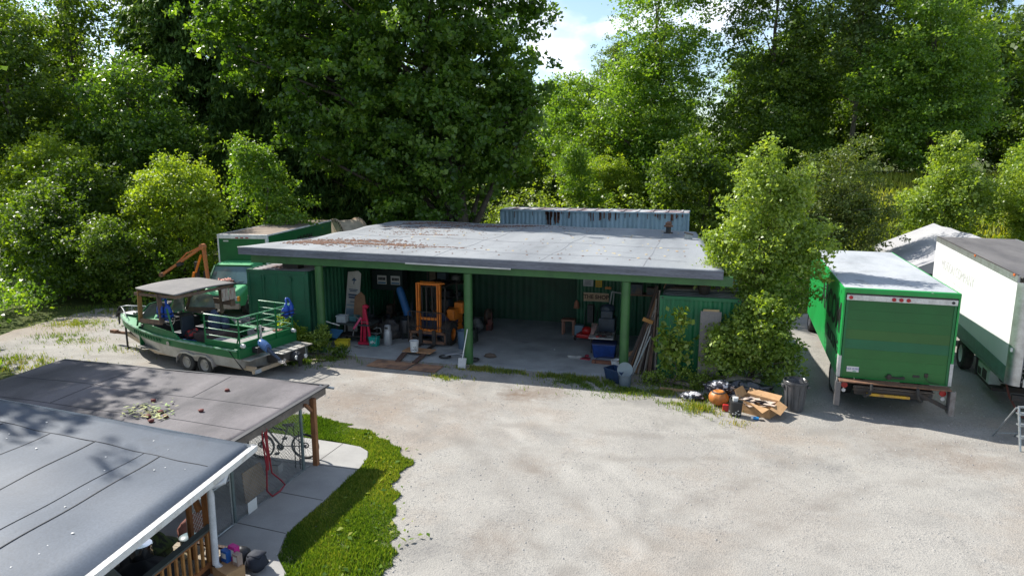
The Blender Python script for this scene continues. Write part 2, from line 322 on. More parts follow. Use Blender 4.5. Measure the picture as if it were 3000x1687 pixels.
# ---------------------------------------------------------------- open shed
def roofmat(name, a, b, c, sc=.35, streak=(1, .12, 1), rough=.75, bs=.25):
    m = D.materials.new(name); m.use_nodes = True; t = m.node_tree; L = t.links.new; p = t.nodes['Principled BSDF']
    tc = N(t, 'ShaderNodeTexCoord'); mp = N(t, 'ShaderNodeMapping'); mp.inputs['Scale'].default_value = streak; L(tc.outputs['Object'], mp.inputs[0])
    n = N(t, 'ShaderNodeTexNoise'); n.inputs['Scale'].default_value = sc; n.inputs['Detail'].default_value = 9; n.inputs['Roughness'].default_value = .62; L(mp.outputs[0], n.inputs[0])
    r = ramp(t, [(.34, a), (.5, b), (.68, c)]); L(n.outputs[0], r.inputs[0])
    n2 = N(t, 'ShaderNodeTexNoise'); n2.inputs['Scale'].default_value = 30; n2.inputs['Detail'].default_value = 5; L(tc.outputs['Object'], n2.inputs[0])
    r2 = ramp(t, [(.3, (.86,)*3), (.7, (1.12,)*3)]); L(n2.outputs[0], r2.inputs[0])
    n3 = N(t, 'ShaderNodeTexNoise'); n3.inputs['Scale'].default_value = 1.3; n3.inputs['Detail'].default_value = 8; n3.inputs['Roughness'].default_value = .7; L(tc.outputs['Object'], n3.inputs[0])
    r3 = ramp(t, [(.55, (1, 1, 1)), (.72, (.72, .71, .70))]); L(n3.outputs[0], r3.inputs[0])
    x = N(t, 'ShaderNodeMix', data_type='RGBA', blend_type='MULTIPLY'); x.inputs[0].default_value = 1; L(r.outputs[0], x.inputs[6]); L(r2.outputs[0], x.inputs[7])
    y = N(t, 'ShaderNodeMix', data_type='RGBA', blend_type='MULTIPLY'); y.inputs[0].default_value = 1; L(x.outputs[2], y.inputs[6]); L(r3.outputs[0], y.inputs[7])
    L(y.outputs[2], p.inputs['Base Color']); p.inputs['Roughness'].default_value = rough
    b = N(t, 'ShaderNodeBump'); b.inputs['Strength'].default_value = bs; b.inputs['Distance'].default_value = .02; L(n2.outputs[0], b.inputs['Height']); L(b.outputs[0], p.inputs['Normal'])
    return m
MEMB = roofmat('grey_roof_membrane', (.275, .29, .305), (.22, .235, .25), (.14, .152, .168))
FASC = mat('weathered_fascia', (.155, .165, .20), .7, col2=(.10, .105, .125), scale=3, stretch=(.25, 1, 3), fine=.25, bscale=25)
shed = thing('open_shed', 'long low open-fronted shed with flat pale grey membrane roof and round green posts', 'shed', (-7.5, 21.3, 0))
def sh(mb, name, m, **k): # world coordinates into the shed's frame
    mb.v = [(x+7.5, y-21.3, z) for x, y, z in mb.v]; return mb.build(name, m, shed, **k)
def shed_z(x, y):
    u = (x+16.2)/16.9; z = 3.80-.15*u-(y-21)*.021
    z += -.06*math.exp(-((y-24.5)/1.6)**2)*(1-.4*u)+.025*math.sin(x*1.15+y*.5)*min(1, (y-21)/2)+.02*math.sin(y*1.7)
    return z
def roof_fn(u, v):
    xl = -16.2+.75*math.sin(math.pi*min(1, v*1.3))*(1 if v < .77 else 0)-.3*v; xr = .68-1.0*v
    x = xl+(xr-xl)*u; yb = 34.9+.9*math.sin(u*2.4+.6); y = 21+(yb-21)*v
    return (x, y, shed_z(x, y))
rf = MB(); rf.grid(roof_fn, 60, 50); o = sh(rf, 'roof', MEMB, smooth=2); sol = o.modifiers.new('thick', 'SOLIDIFY'); sol.thickness = .05; sol.offset = -1
fa = MB(); n_ = 16
for i in range(n_):
    x0 = -16.17+16.83*i/n_; x1 = -16.17+16.83*(i+1)/n_; w = .004*math.sin(i*2.1)
    for (xa, xb) in ((x0, x1),):
        za, zb = shed_z(xa, 21)-.03, shed_z(xb, 21)-.03
        fa.add([(xa, 20.985+w, za), (xb, 20.985+w, zb), (xb, 20.985, zb-.245), (xa, 20.985, za-.245), (xa, 21.03, za), (xb, 21.03, zb), (xb, 21.03, zb-.245), (xa, 21.03, za-.245)], [(0, 1, 2, 3), (7, 6, 5, 4), (3, 2, 6, 7), (0, 4, 5, 1), (0, 3, 7, 4), (1, 5, 6, 2)])
sh(fa, 'fascia', FASC)
fe = MB()
for xx, x2 in ((-16.2, -15.55), (.64, .66)): fe.add([(xx, 21.04, shed_z(xx, 21)-.04), (x2-.3*(xx > 0), 27, shed_z(x2, 27)-.06), (x2-.3*(xx > 0), 27, shed_z(x2, 27)-.28), (xx, 21.04, shed_z(xx, 21)-.28), (xx+.04, 21.04, shed_z(xx, 21)-.04), (x2+.04-.3*(xx > 0), 27, shed_z(x2, 27)-.06), (x2+.04-.3*(xx > 0), 27, shed_z(x2, 27)-.28), (xx+.04, 21.04, shed_z(xx, 21)-.28)], [(0, 1, 2, 3), (7, 6, 5, 4), (3, 2, 6, 7), (0, 4, 5, 1), (0, 3, 7, 4), (1, 5, 6, 2)])
sh(fe, 'side_fascia', FASC)
tr = MB(); tr.box(-9.6, -5.9, 20.965, 20.982, 3.40, 3.45, rotm('Y', .6)); sh(tr, 'trim_strip', mat('peeling_white_trim', (.55, .54, .52), .7))
bm_ = MB(); bm_.add([(-15.75, 21.13, 3.53), (.96, 21.13, 3.42), (.96, 21.13, 3.13), (-15.75, 21.13, 3.21), (-15.75, 21.35, 3.53), (.96, 21.35, 3.42), (.96, 21.35, 3.13), (-15.75, 21.35, 3.21)], [(0, 1, 2, 3), (7, 6, 5, 4), (3, 2, 6, 7), (0, 4, 5, 1), (0, 3, 7, 4), (1, 5, 6, 2)])
sh(bm_, 'beam', GPOST)
for x, z in ((-13.08, 3.2), (-7.47, 3.17), (-2.22, 3.15)):
    pm = MB(); pm.lathe([(0, 0.02), (.15, .02), (.145, z-.02), (0, z-.02)], 28, (x, 21.27, 0)); sh(pm, 'post', GPOST, smooth=True)
rb = MB()
for y in (23.6, 25.9): rb.box(-13.2, -1.3, y, y+.14, 3.02, 3.26)
for x in np.arange(-12.6, -1.5, .8): rb.box(x, x+.05, 21.4, 28, 3.28, 3.42)
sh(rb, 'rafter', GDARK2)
cp = MB(); cp.box(-15.6, -15.15, 21.35, 24, 3.3, 3.5)
bl = MB(); bl.box(-14.85, -14.2, 21.7, 22.1, 2.94, 3.33); sh(bl, 'support_block', DSTEEL)
def corr(mb, x0, x1, y, z0, z1, pitch=.28, dep=.036, face=-1, ax='x'):
    n = max(1, int(round((x1-x0)/pitch))); p = (x1-x0)/n; pr = []
    for i in range(n):
        b = x0+i*p; pr += [(b, 0), (b+.26*p, 0), (b+.5*p, dep), (b+.76*p, dep)]
    pr.append((x1, 0)); vs = []
    for z in (z0, z1):
        for a, d in pr: vs.append((a, y+d*face*-1, z) if ax == 'x' else (y+d*face*-1, a, z))
    k = len(pr); return mb.add(vs, [(i, i+1, k+i+1, k+i) for i in range(k-1)])
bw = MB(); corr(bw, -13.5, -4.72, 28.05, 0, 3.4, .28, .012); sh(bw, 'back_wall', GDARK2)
bw = MB(); corr(bw, -4.72, -1.3, 26.55, 0, 3.4, .28, .04); sh(bw, 'partition_wall', GDARK)
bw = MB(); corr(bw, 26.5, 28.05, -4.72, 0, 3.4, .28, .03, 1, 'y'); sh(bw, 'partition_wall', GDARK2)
# vents standing on the roof
def vent(x, y):
    v = thing('roof_vent', 'rusty round metal vent with cap on the shed roof beside the pale blue container', 'roof vent', (x, y, shed_z(x, y)))
    m = MB(); m.lathe([(.22, 0), (.22, .04), (.12, .05), (.12, .32), (0, .32)], 16); m.build('pipe', DSTEEL, v, smooth=True)
    m = MB(); m.lathe([(.2, .3), (.22, .36), (.14, .40), (.16, .48), (.05, .56), (0, .56)], 16); m.build('cap', RUST, v, smooth=True)
vent(-1.55, 33.2)
v = thing('roof_flue_box', 'small boxy grey flue standing on the shed roof near its right end', 'flue', (-.55, 30.2, shed_z(-.55, 30.2)-.03))
m = MB(); m.box(-.16, .16, -.14, .14, 0, .25, rotm('Y', 12)); m.build('box', GALV, v); m = MB(); m.box(-.2, .2, -.18, .18, .26, .29, rotm('Y', 12)); m.build('cap', DSTEEL, v)
# leaf litter, twigs and scraps on the shed roof
LIT = mat('brown_leaf_litter', (.17, .085, .05), .95, col2=(.07, .04, .03), scale=9, fine=.3)
lp = []
def litter(cx, cy, sx, sy, n):
    for _ in range(n):
        x = rnd.gauss(cx, sx); y = rnd.gauss(cy, sy)
        if -15.4 < x < -.4 and 21.6 < y < 34.6 and vnoise(x*2.6, y*5, 3)+.5*vnoise(x*7, y*9, 1)+rnd.uniform(-.35, .35) > .0: lp.append((x, y, shed_z(x, y)+.012))
for a in ((-14.2, 23.5, .8, .5, 2200), (-12.6, 24.7, .8, .45, 1700), (-11.4, 23.6, .9, .4, 500), (-9, 22.4, 3, .5, 60), (-4, 22.9, 2.5, .8, 50), (-14.0, 22.6, .5, .15, 700), (-11.0, 24.0, .7, .15, 300), (-13.3, 22.9, .6, .12, 250), (-9.6, 23.4, .8, .1, 160), (-12.5, 29.5, 1.6, .7, 300), (-13.5, 33.6, 2.0, .6, 1600), (-10.2, 33.9, 1.8, .5, 1300), (-13.6, 31.2, 1.4, .25, 500), (-12.0, 27.8, 1., .15, 200), (-7, 28, 5, 4, 170)): litter(*a)
lp = np.array(lp); tag(scatter_mesh('leaf_litter', LIT, lp, rng.uniform(.02, .06, len(lp)), 5, 4, .2), 'brown leaf litter and twigs drifted on the pale shed roof', 'leaf litter', kind='stuff')
lp = np.array([(x, y, shed_z(x, y)+.012) for x, y in zip(rng.uniform(-14, -.5, 90), rng.uniform(22, 34, 90))])
tag(scatter_mesh('dropped_leaves', mat('yellow_dead_leaf', (.55, .48, .26), .8, col2=(.45, .28, .12)), lp, rng.uniform(.03, .065, len(lp)), 6, 5, .2), 'pale yellow fallen leaves dotted singly over the shed roof', 'leaves', kind='stuff')
# roof sheet laps
lm = MB()
for y in (22.8, 26.6, 30.5):
    pts = [(x, y+.04*math.sin(x*2), shed_z(x, y+.04*math.sin(x*2))+.003) for x in np.arange(-14.8, -.2, .35)]
    for a, b in zip(pts, pts[1:]): lm.bar(a, b, .02, .006)
for x in (-12.2, -8.6, -5.0, -1.7):
    pts = [(x, y, shed_z(x, y)+.003) for y in np.arange(21.1, 34.5, .4)]
    for a, b in zip(pts, pts[1:]): lm.bar(a, b, .018, .006)
sh(lm, 'roof_seam', mat('seam_grey', (.19, .20, .215), .8))

# ---------------------------------------------------------------- shipping containers
def container(name, label, loc, L_, Wd, H_, wallm, roofm, front='doors', door_m=None):
    """origin: front lower left corner, x right, y back"""
    t = thing(name, label, 'container', loc)
    wl_ = MB(); corr(wl_, .08, L_-.08, .03, .14, H_-.1, ax='y', face=-1); corr(wl_, .08, L_-.08, Wd-.03, .14, H_-.1, ax='y', face=1); corr(wl_, .08, Wd-.08, L_-.03, .14, H_-.1, face=1)
    if front == 'corrugated': corr(wl_, .1, Wd-.1, .03, .14, H_-.1)
    wl_.build('wall', wallm, t)
    fr = MB()
    for x in (0, Wd-.1):
        for y in (0, L_-.1): fr.box(x, x+.1, y, y+.1, 0, H_)
    for z in (0, H_-.11):
        for y in (0, L_-.08): fr.box(.1, Wd-.1, y, y+.08, z, z+.11+(.03 if z == 0 else 0))
        for x in (0, Wd-.06): fr.box(x, x+.06, .1, L_-.1, z, z+.11)
    fr.build('frame', wallm, t, bevel=.006)
    cc = MB()
    for x in (-.004, Wd-.17):
        for z in (-.0, H_-.115): cc.box(x, x+.174, -.005, .16, z, z+.118)
    cc.build('corner_casting', wallm, t)
    for x in (.06, Wd-.11): hl = MB(); hl.box(x, x+.05, -.007, -.003, H_-.085, H_-.03); hl.build('casting_hole', BLACK, t)
    r = MB(); n = max(1, int((L_-.2)/.25))
    for i in range(n): r.box(.07, Wd-.07, .1+i*(L_-.2)/n, .1+(i+.45)*(L_-.2)/n, H_-.055, H_-.012)
    r.box(.07, Wd-.07, .1, L_-.1, H_-.07, H_-.04); r.build('roof', roofm, t)
    if front == 'doors':
        for s in (0, 1):
            d = MB(); x0 = .1+s*(Wd-.2)/2; x1 = x0+(Wd-.2)/2-.006
            d.box(x0, x1, .02, .06, .14, H_-.11); w = (x1-x0)
            for k in range(2): a = x0+w*(.08+.5*k); d.box(a, a+w*.36, .004, .03, .2, H_/2-.12); d.box(a, a+w*.36, .004, .03, H_/2+.02, H_-.18)
            dd = d.build('door', door_m or wallm, t, bevel=.008)
    return t
CROOF = mat('chalky_container_roof', (.42, .40, .41), .8, col2=(.22, .12, .10), scale=2.2, lo=.45, hi=.7, fine=.2)
ct = container('shipping_container', 'dark green shipping container with double end doors left of the forklift bay', (-16.1, 21.28, 0), 12.1, 2.55, 2.92, GDARK, CROOF)
m = MB()
for x in (.72, 1.84): m.tube((x, -.03, .2), (x, -.03, 2.75), .014); m.box(x-.04, x+.04, -.05, .01, 2.55, 2.66); m.box(x-.04, x+.04, -.05, .01, .3, .38)
ct_bar = m.build('locking_bar', GDARK, ct)
DROOF = mat('dusty_grey_container_roof', (.20, .21, .20), .85, col2=(.12, .12, .11), scale=2)
GCONT = mat('mid_green_container_paint', (.010, .15, .055), .45, col2=(.008, .11, .045), scale=1.3, fine=.1)
ct2 = container('shipping_container', 'mid green shipping container with ribbed end wall behind the leaning grey board', (-1.18, 21.55, 0), 6.06, 2.44, 2.68, GCONT, DROOF, 'corrugated')
# old pale blue container behind the shed (long side to the camera)
BLUEC = roofmat('faded_blue_container_paint', (.34, .46, .56), (.29, .41, .51), (.22, .31, .38), .9, (3, 3, .25), .6)
OLDR = mat('rusty_container_roof', (.16, .12, .13), .9, col2=(.34, .36, .38), scale=1.2, lo=.45, hi=.6, stretch=(1.6, .4, 1), fine=.3)
ct3 = thing('shipping_container', 'long faded pale blue shipping container streaked with rust behind the shed', 'container', (-13.0, 43.6, .55))
m = MB(); corr(m, .1, 12.1, .04, .1, 3.0); corr(m, .1, 2.3, .03, .1, 3.0, ax='y'); m.build('wall', BLUEC, ct3)
m = MB(); m.box(0, 12.2, -.01, .06, 2.95, 3.06); m.box(0, .12, -.01, .12, 0, 3.02); m.box(12.08, 12.2, 0, .12, 0, 3.02); m.box(0, 12.2, 2.38, 2.44, 2.95, 3.06); m.box(0, .08, .1, 2.4, 2.95, 3.06); m.box(0, 12.2, -.01, .06, 0, .12); m.build('frame', BLUEC, ct3)
m = MB(); m.box(.05, 12.15, .05, 2.4, 3.0, 3.045)
for i in range(13): m.box(.6+i*.92, .74+i*.92, 0, 2.42, 3.05, 3.085)
m.build('roof', OLDR, ct3)
for _ in range(60):
    x = rnd.choice([rnd.uniform(.3, 12), rnd.gauss(3.6, .3), rnd.gauss(6.6, .5), rnd.gauss(11, .6)]); h = rnd.uniform(.08, .5)*(1.8 if abs(x-3.6) < .4 else 1)
    if .1 < x < 12.1: m = MB(); m.box(x, x+rnd.uniform(.03, .10), -.012, -.002, 2.93-h, 2.95+rnd.uniform(0, .06)); m.build('rust_streak', mat('dark_rust', (.09, .035, .03), .9, col2=(.2, .1, .06), scale=7), ct3)
# ---------------------------------------------------------------- wheels
def wheel(parent, x, y, z, r, w, rimm=WHITE, name='wheel', ax='x', dual=False, tread=False):
    m = MB(); h = w/2
    m.lathe([(r*.6, -h), (r*.92, -h), (r, -h*.7), (r, h*.7), (r*.92, h), (r*.6, h), (r*.6, -h)], 28, (x, y, z), ax)
    if tread:
        for k in range(22):
            a = k*2*math.pi/22
            for s in (-1, 1):
                c_ = (x+s*h*.5, y+r*math.cos(a+s*.12), z+r*math.sin(a+s*.12)) if ax == 'x' else (x+r*math.cos(a), y+s*h*.5, z+r*math.sin(a))
                m.box(c_[0]-h*.42, c_[0]+h*.42, c_[1]-.035, c_[1]+.035, c_[2]-.03, c_[2]+.03, Matrix.Rotation(a, 3, 'X'))
    o = m.build('tyre' if name == 'wheel' else name, RUBBER, parent, smooth=True)
    m = MB(); m.lathe([(0, -h*.5), (r*.25, -h*.62), (r*.3, -h*.35), (r*.5, -h*.45), (r*.6, -h*.85), (r*.6, h*.85), (r*.5, h*.45), (r*.3, h*.35), (r*.25, h*.62), (0, h*.5)], 24, (x, y, z), ax)
    m.build('rim', rimm, o, smooth=True); return o
# ---------------------------------------------------------------- green box truck on the right
gt = thing('box_truck', 'bright green box truck backed in with roll-up door and folded tail lift', 'truck', (5.14, 19.72, 0), -2.4)
hw = 1.37
m = MB(); m.box(-hw, -hw+.03, .03, 8.5, 1.0, 3.44); m.box(hw-.03, hw, .03, 8.5, 1.0, 3.44); m.box(-hw+.03, hw-.03, 8.47, 8.5, 1.0, 3.44); m.box(-hw+.03, hw-.03, .05, 8.47, 1.0, 1.08); m.build('box_body', GREENB, gt)
m = MB(); m.box(-hw+.02, hw-.02, .05, 8.48, 3.44, 3.475); TROOF = roofmat('pale_truck_roof', (.40, .42, .44), (.36, .38, .40), (.27, .29, .31), .8, (1, .35, 1)); m.build('roof', TROOF, gt)
m = MB()
for x in (-hw, hw-.055): m.box(x, x+.055, 0, .12, 1.0, 3.49)
m.box(-hw, hw, -.012, .12, 3.36, 3.5); 
for x in (-hw-.012, hw-.03): m.box(x, x+.042, .12, 8.5, 3.40, 3.485)
m.build('corner_rail', GREENB, gt, bevel=.02)
m = MB(); m.box(-hw+.075, hw-.075, -.006, .03, 3.33, 3.365); m.build('rubber_seal', DSTEEL, gt)
m = MB(); m.box(-hw+.07, hw-.07, -.02, .03, 3.18, 3.32); m.build('header_plate', mat('diamond_plate', (.62, .62, .62), .4, .6, bump=.5, bscale=25), gt)
for x in (-1.2, -.17, 0.0, .17):
    m = MB(); m.lathe([(.052, 0), (.05, -.02), (.03, -.035), (0, -.038)], 14, (x, -.02, 3.25), 'y'); m.build('marker_light', mat('red_lens', (.42, .01, .012), .25), gt, smooth=True)
m = MB(); m.lathe([(.04, 0), (.04, -.004), (0, -.004)], 12, (1.2, -.021, 3.25), 'y'); m.build('lamp_hole', BLACK, gt)
dg = [(.007, .085, .018), (.008, .088, .019), (.010, .088, .018), (.022, .092, .018), (.005, .092, .036), (.012, .098, .018), (.012, .105, .020), (.015, .112, .022)]
for i, c_ in enumerate(dg):
    c_ = tuple(q*1.25 for q in c_)
    z1_ = 3.17-i*.268; m = MB(); m.box(-1.24, 1.24, .03, .07, z1_-.266, z1_); m.build('door_panel', mat('door_green_%d' % i, c_, .4, col2=tuple(q*.86 for q in c_), scale=1.2, fine=.05), gt)
for x in (-1.3, 1.24): m = MB(); m.box(x, x+.06, .01, .06, 1.02, 3.2); m.build('door_track', GREEN, gt)
for x, x2 in ((-hw-.004, -hw-.006), (hw-.071, hw)): m = MB(); m.box(x, x+.075, -.008, .02, 1.02, 1.62); m.box(x2, x2+.006, -.006, .2, 1.02, 1.62); m.build('corner_guard', mat('scuffed_alu', (.55, .55, .55), .5, .4), gt)
m = MB(); m.box(-1.14, -.84, .018, .03, 1.18, 1.33); pl = m.build('number_plate', WHITE, gt)
text('lettering', 'NX·0395', .088, mat('plate_blue', (.02, .05, .28), .5), pl, (-.99, .016, 1.262), (90, 0, 0)); 
m = MB(); m.box(-.99, -.9, .0145, .0175, 1.19, 1.21); m.build('sticker', mat('plate_green', (.03, .3, .15), .5), pl)
m = MB(); m.box(-.18, .28, -.03, .02, 1.1, 1.14); m.box(-.14, -.05, -.05, .02, 1.06, 1.2); m.bar((.1, -.03, 1.12), (.26, -.05, 1.17), .03); m.box(.47, .63, .012, .03, 1.17, 1.23); m.box(.74, .82, -.01, .03, 1.2, 1.3); m.path([(.78, -.02, 1.25), (.78, -.03, 1.15), (.86, -.03, 1.08), (1.1, -.03, 1.04)], .008); m.build('door_latch', DSTEEL, gt)
m = MB(); m.box(-1.33, 1.33, -.30, 0.0, .955, .99); m.build('step_plate', RUST, gt, bevel=.006)
m = MB(); m.box(-1.33, 1.33, -.06, .1, .88, .95); m.box(-.9, .9, .05, .2, .55, .9); m.box(-.7, -.6, .2, 7, .6, .9); m.box(.6, .7, .2, 7, .6, .9); m.box(-.95, .95, -.12, .3, .70, .78); m.box(-.95, .95, -.14, .3, .82, .86)
m.bar((.55, -.1, .8), (1.3, -.15, .45), .07, .1); m.build('underframe', DSTEEL, gt)
m = MB(); m.box(-.62, .42, -.16, -.10, .60, .67); m.build('lift_bar', mat('yellow_lift_bar', (.55, .33, .02), .6, col2=(.3, .16, .05), scale=6), gt)
m = MB(); m.box(-.95, 1.0, -.1, -.04, .79, .815); m.build('lift_slat', WOODG, gt)
for s in (-1, 1):
    m = MB(); m.path([(s*.55, -.28, .97), (s*.55, -.33, .85), (s*.58, -.30, .7), (s*.68, -.2, .58)], .04, 8); m.build('lift_arm', RUBBER, gt, smooth=True)
    m = MB(); x = s*1.36; m.box(x-.06, x+.06, -.33, -.3, .3, .96); m.box(x-s*.06-.01, x-s*.06+.01, -.3, -.06, .34, .96); m.box(x+s*.06-.01, x+s*.06+.01, -.3, -.2, .3, .96)
    for z in (.4, .55, .7, .85): m.lathe([(.014, -.006), (0, -.008)], 8, (x, -.33, z), 'y')
    m.build('lift_bracket', STEEL if s > 0 else mat('worn_steel', (.17, .16, .16), .55, .4), gt)
    m = MB(); m.lathe([(.085, 0), (.08, -.03), (0, -.035)], 18, (s*1.18, -.08, .83), 'y'); m.build('tail_light', mat('red_lens', (.4, .01, .01)), gt, smooth=True)
    m = MB(); m.lathe([(.055, 0), (.05, -.03), (0, -.035)], 14, (s*1.19, -.08, .68), 'y'); m.build('reverse_light', mat('clear_lens', (.7, .7, .7), .2), gt, smooth=True)
    wheel(gt, s*1.12, 1.9, .46, .46, .28, WHITE); wheel(gt, s*.82, 1.9, .46, .46, .26, DSTEEL); wheel(gt, s*1.05, 9.6, .46, .46, .26, WHITE)
m = MB(); m.box(-1.36, -1.33, .0, 1.2, .45, .98); m.build('mud_panel', ALUD, gt)
m = MB(); m.loft([[(-1.05, 8.75, .6), (1.05, 8.75, .6), (1.05, 8.75, 2.3), (-1.05, 8.75, 2.3)], [(-1.05, 9.6, .6), (1.05, 9.6, .6), (1.0, 9.6, 2.3), (-1.0, 9.6, 2.3)], [(-1.05, 10.2, .6), (1.05, 10.2, .6), (1.0, 10.15, 1.5), (-1.0, 10.15, 1.5)], [(-1.0, 11.0, .6), (1.0, 11.0, .6), (.95, 10.95, 1.35), (-.95, 10.95, 1.35)]]); m.build('cab', GREEN, gt, bevel=.04)
TXT = mat('black_lettering', (.012, .014, .013), .5)
text('lettering', 'ARCOM', 1.15, TXT, gt, (-hw-.004, 2.35, 2.55), (90, 0, -90), bold=.03, sx=1.05)
text('lettering', 'TRUCKING', .5, TXT, gt, (-hw-.004, 1.55, 1.72), (90, 0, -90), bold=.015)
m = MB()
for cx, cy, r in ((-.78, 1.5, .13), (-.72, 1.15, .12), (-.7, .85, .11), (-.66, .62, .09)): m.lathe([(r, 3.477), (r*.8, 3.481), (0, 3.482)], 14, (cx, cy, 0))
for i in range(7): m.bar((.1+i*.09, 2.2-i*.35, 3.478), (.17+i*.09, 2.05-i*.35, 3.478), .035, .004)
m.build('roof_patch', mat('sealant_grey', (.33, .34, .34), .9), gt)
# ---------------------------------------------------------------- white box trailer
wt = thing('box_trailer', 'white box truck body with green sill and aluminium rounded corner behind a hanging generator', 'trailer', (9.28, 20.05, 0), -5.3)
hw = 1.3
m = MB(); m.box(-hw, -hw+.03, .28, 10.2, 1.45, 3.72); m.box(hw-.03, hw, .28, 10.2, 1.45, 3.72); m.box(-hw+.03, hw-.03, 10.17, 10.2, 1.1, 3.8); m.build('side_panel', mat('chalky_white_panel', (.62, .62, .62), .45, col2=(.57, .57, .57), scale=.9, fine=.03), wt)
m = MB(); m.box(-hw-.012, -hw+.03, .28, 10.2, 1.1, 1.448); m.box(hw-.03, hw+.012, .28, 10.2, 1.1, 1.448); m.build('lower_rail', mat('sea_green_rail', (.085, .21, .16), .5, col2=(.06, .16, .12), scale=3), wt)
m = MB(); m.box(-hw-.018, -hw+.03, .28, 10.2, 1.0, 1.1); m.build('bottom_edge', mat('mottled_green_sill', (.07, .16, .12), .6, col2=(.16, .23, .19), scale=14), wt)
m = MB()
for s in (-1, 1): m.loft([[(s*(hw+.012-.28*(1-math.cos(a))), .28-.28*math.sin(a), z) for a in [k*math.pi/12 for k in range(7)]]+[(s*(hw-.3), .05, z), (s*(hw-.05), .28, z)] for z in (1.0, 3.74)])
m.box(-hw+.27, hw-.27, 0, .05, 3.5, 3.74); m.build('corner_panel', ALU, wt, smooth=True)
m = MB(); m.box(-hw-.016, -hw+.04, .28, 10.2, 3.722, 3.90); m.box(hw-.04, hw+.016, .28, 10.2, 3.722, 3.90); m.box(-hw+.1, hw-.1, -.01, .1, 3.74, 3.9); m.build('top_rail', ALU, wt)
m = MB(); m.tube((-hw+.0, .3, 3.915), (-hw+.0, 10.1, 3.915), .016, n=6); m.build('roof_cable', DSTEEL, wt)
m = MB(); m.box(-hw+.04, hw-.04, .1, 10.17, 3.86, 3.895); m.build('roof', roofmat('weathered_brown_roof', (.15, .14, .135), (.115, .108, .105), (.075, .07, .07), 1.1, (1, .2, 1)), wt)
m = MB()
for i in range(46): m.lathe([(.013, -hw-.018), (0, -hw-.022)], 6, (0, .4+i*.21, 3.77), 'x')
for i in range(22): m.lathe([(.012, 0), (0, -.006)], 6, (-hw+.3, -.003, 1.15+i*.115), 'y')
m.build('rivet', WHITE, wt)
m = MB(); m.box(-hw+.36, hw-.1, .0, .05, 1.1, 3.5); m.build('rear_door', mat('grey_door', (.46, .48, .51), .5), wt)
m = MB(); m.box(-hw+.33, hw-.1, -.015, .06, 1.0, 1.22); m.build('rear_sill', ALU, wt)
m = MB(); m.box(-hw-.002, -hw+.06, .12, .22, 1.9, 2.0); m.lathe([(.12, -.03), (.12, -.045), (0, -.045)], 16, (-hw+.55, 0, 1.55), 'y'); m.box(-hw+.42, -hw+.72, -.06, -.02, 1.8, 2.15); m.build('latch', WHITE, wt)
for y in (.5, 4.4): 
    m = MB(); m.box(-hw-.04, -hw+.0, y, y+.12, 3.86, 3.92); m.build('marker_light', mat('amber_lens', (.6, .13, .03), .35), wt)
GH = mat('faded_ghost_lettering', (.30, .30, .30), .5, col2=(.52, .52, .51), scale=9, lo=.35, hi=.6)
text('lettering', 'MOTION COMPANY', .50, GH, wt, (-hw-.003, 6.6, 3.0), (90, 0, -90)); text('lettering', 'Home of Quality', .30, GH, wt, (-hw-.003, 6.9, 2.35), (90, 0, -90))
m = MB(); m.bar((-hw-.003, 5.3, 2.6), (-hw-.003, 9.2, 2.62), .004, .02); m.build('ghost_line', GH, wt)
m = MB(); m.box(-.5, -.4, .3, 10, .7, 1.0); m.box(.4, .5, .3, 10, .7, 1.0); m.box(-1.1, 1.1, .2, .3, .55, .7); m.build('underframe', DSTEEL, wt)
for s in (-1, 1): wheel(wt, s*1.08, 5.2, .5, .5, .3, WHITE); wheel(wt, s*1.08, 8.9, .5, .5, .3, DSTEEL)
m = MB()
for z in np.arange(1.05, 1.06): pass
m.box(-1.28, -.7, 3.1, 3.12, .4, 1.0); m.build('mud_flap', RUBBER, wt)
gn = thing('generator', 'pale box generator with round fan grille hung under the white truck body', 'generator', (9.28, 20.05, 0), -5.3)
m = MB(); m.prism([(-1.22, .45), (-1.22, .86), (-1.05, 1.0), (-.55, 1.0), (-.55, .45)], 1.9, 3.2, 'y'); m.build('casing', mat('pale_mint_steel', (.50, .56, .54), .45, col2=(.40, .46, .43), scale=4), gn, bevel=.02)
m = MB(); m.lathe([(.16, 0), (.16, -.012), (.05, -.02), (0, -.02)], 20, (-.83, 1.9, .70), 'y'); m.build('fan_grille', BLACK, gn)
m = MB(); m.box(-1.235, -1.22, 2.15, 2.55, .5, .78); m.box(-1.235, -1.22, 2.7, 3.0, .5, .7); m.build('vent', DSTEEL, gn)
m = MB(); m.box(-1.1, -.9, 1.88, 1.9, .9, .97); m.build('warning_label', YEL, gn)
m = MB(); m.box(-1.2, -.3, 1.6, 3.3, .36, .45); m.box(-1.0, -.4, 1.3, 1.6, .5, .6); m.build('cradle', DSTEEL, gn)
m = MB(); m.box(6.72, 6.98, 21.3, 21.32, 1.0, 1.28); tag(m.build('yellow_sign', YEL), 'small yellow sign plate seen past the green truck corner', 'sign')
for k, (pts, lb) in enumerate(((([(8.3, 21.2, .95), (8.35, 20.9, .5), (8.5, 20.5, .08), (8.9, 20.2, .03), (9.6, 20.4, .03)]), 'brown hose drooping to the ground from under the white truck body'), ([(8.95, 20.3, .8), (8.85, 20.1, .65), (8.8, 20.0, .35), (8.9, 20.0, .12), (9.2, 19.9, .05), (10, 20, .04)], 'pink rubber hose looped beside the step ladder'))):
    m = MB(); m.path(pts, .028, 8); tag(m.build('hose', mat('hose_%d' % k, [(.2, .06, .045), (.55, .12, .09)][k], .6), smooth=True), lb, 'hose')
ld = thing('step_ladder', 'open aluminium step ladder standing in front of the white truck body', 'ladder', (7.62, 18.1, 0), 12)
m = MB()
for s in (0, .48): m.bar((s, 0, 0), (s+.01, .28, 1.02), .05, .03)
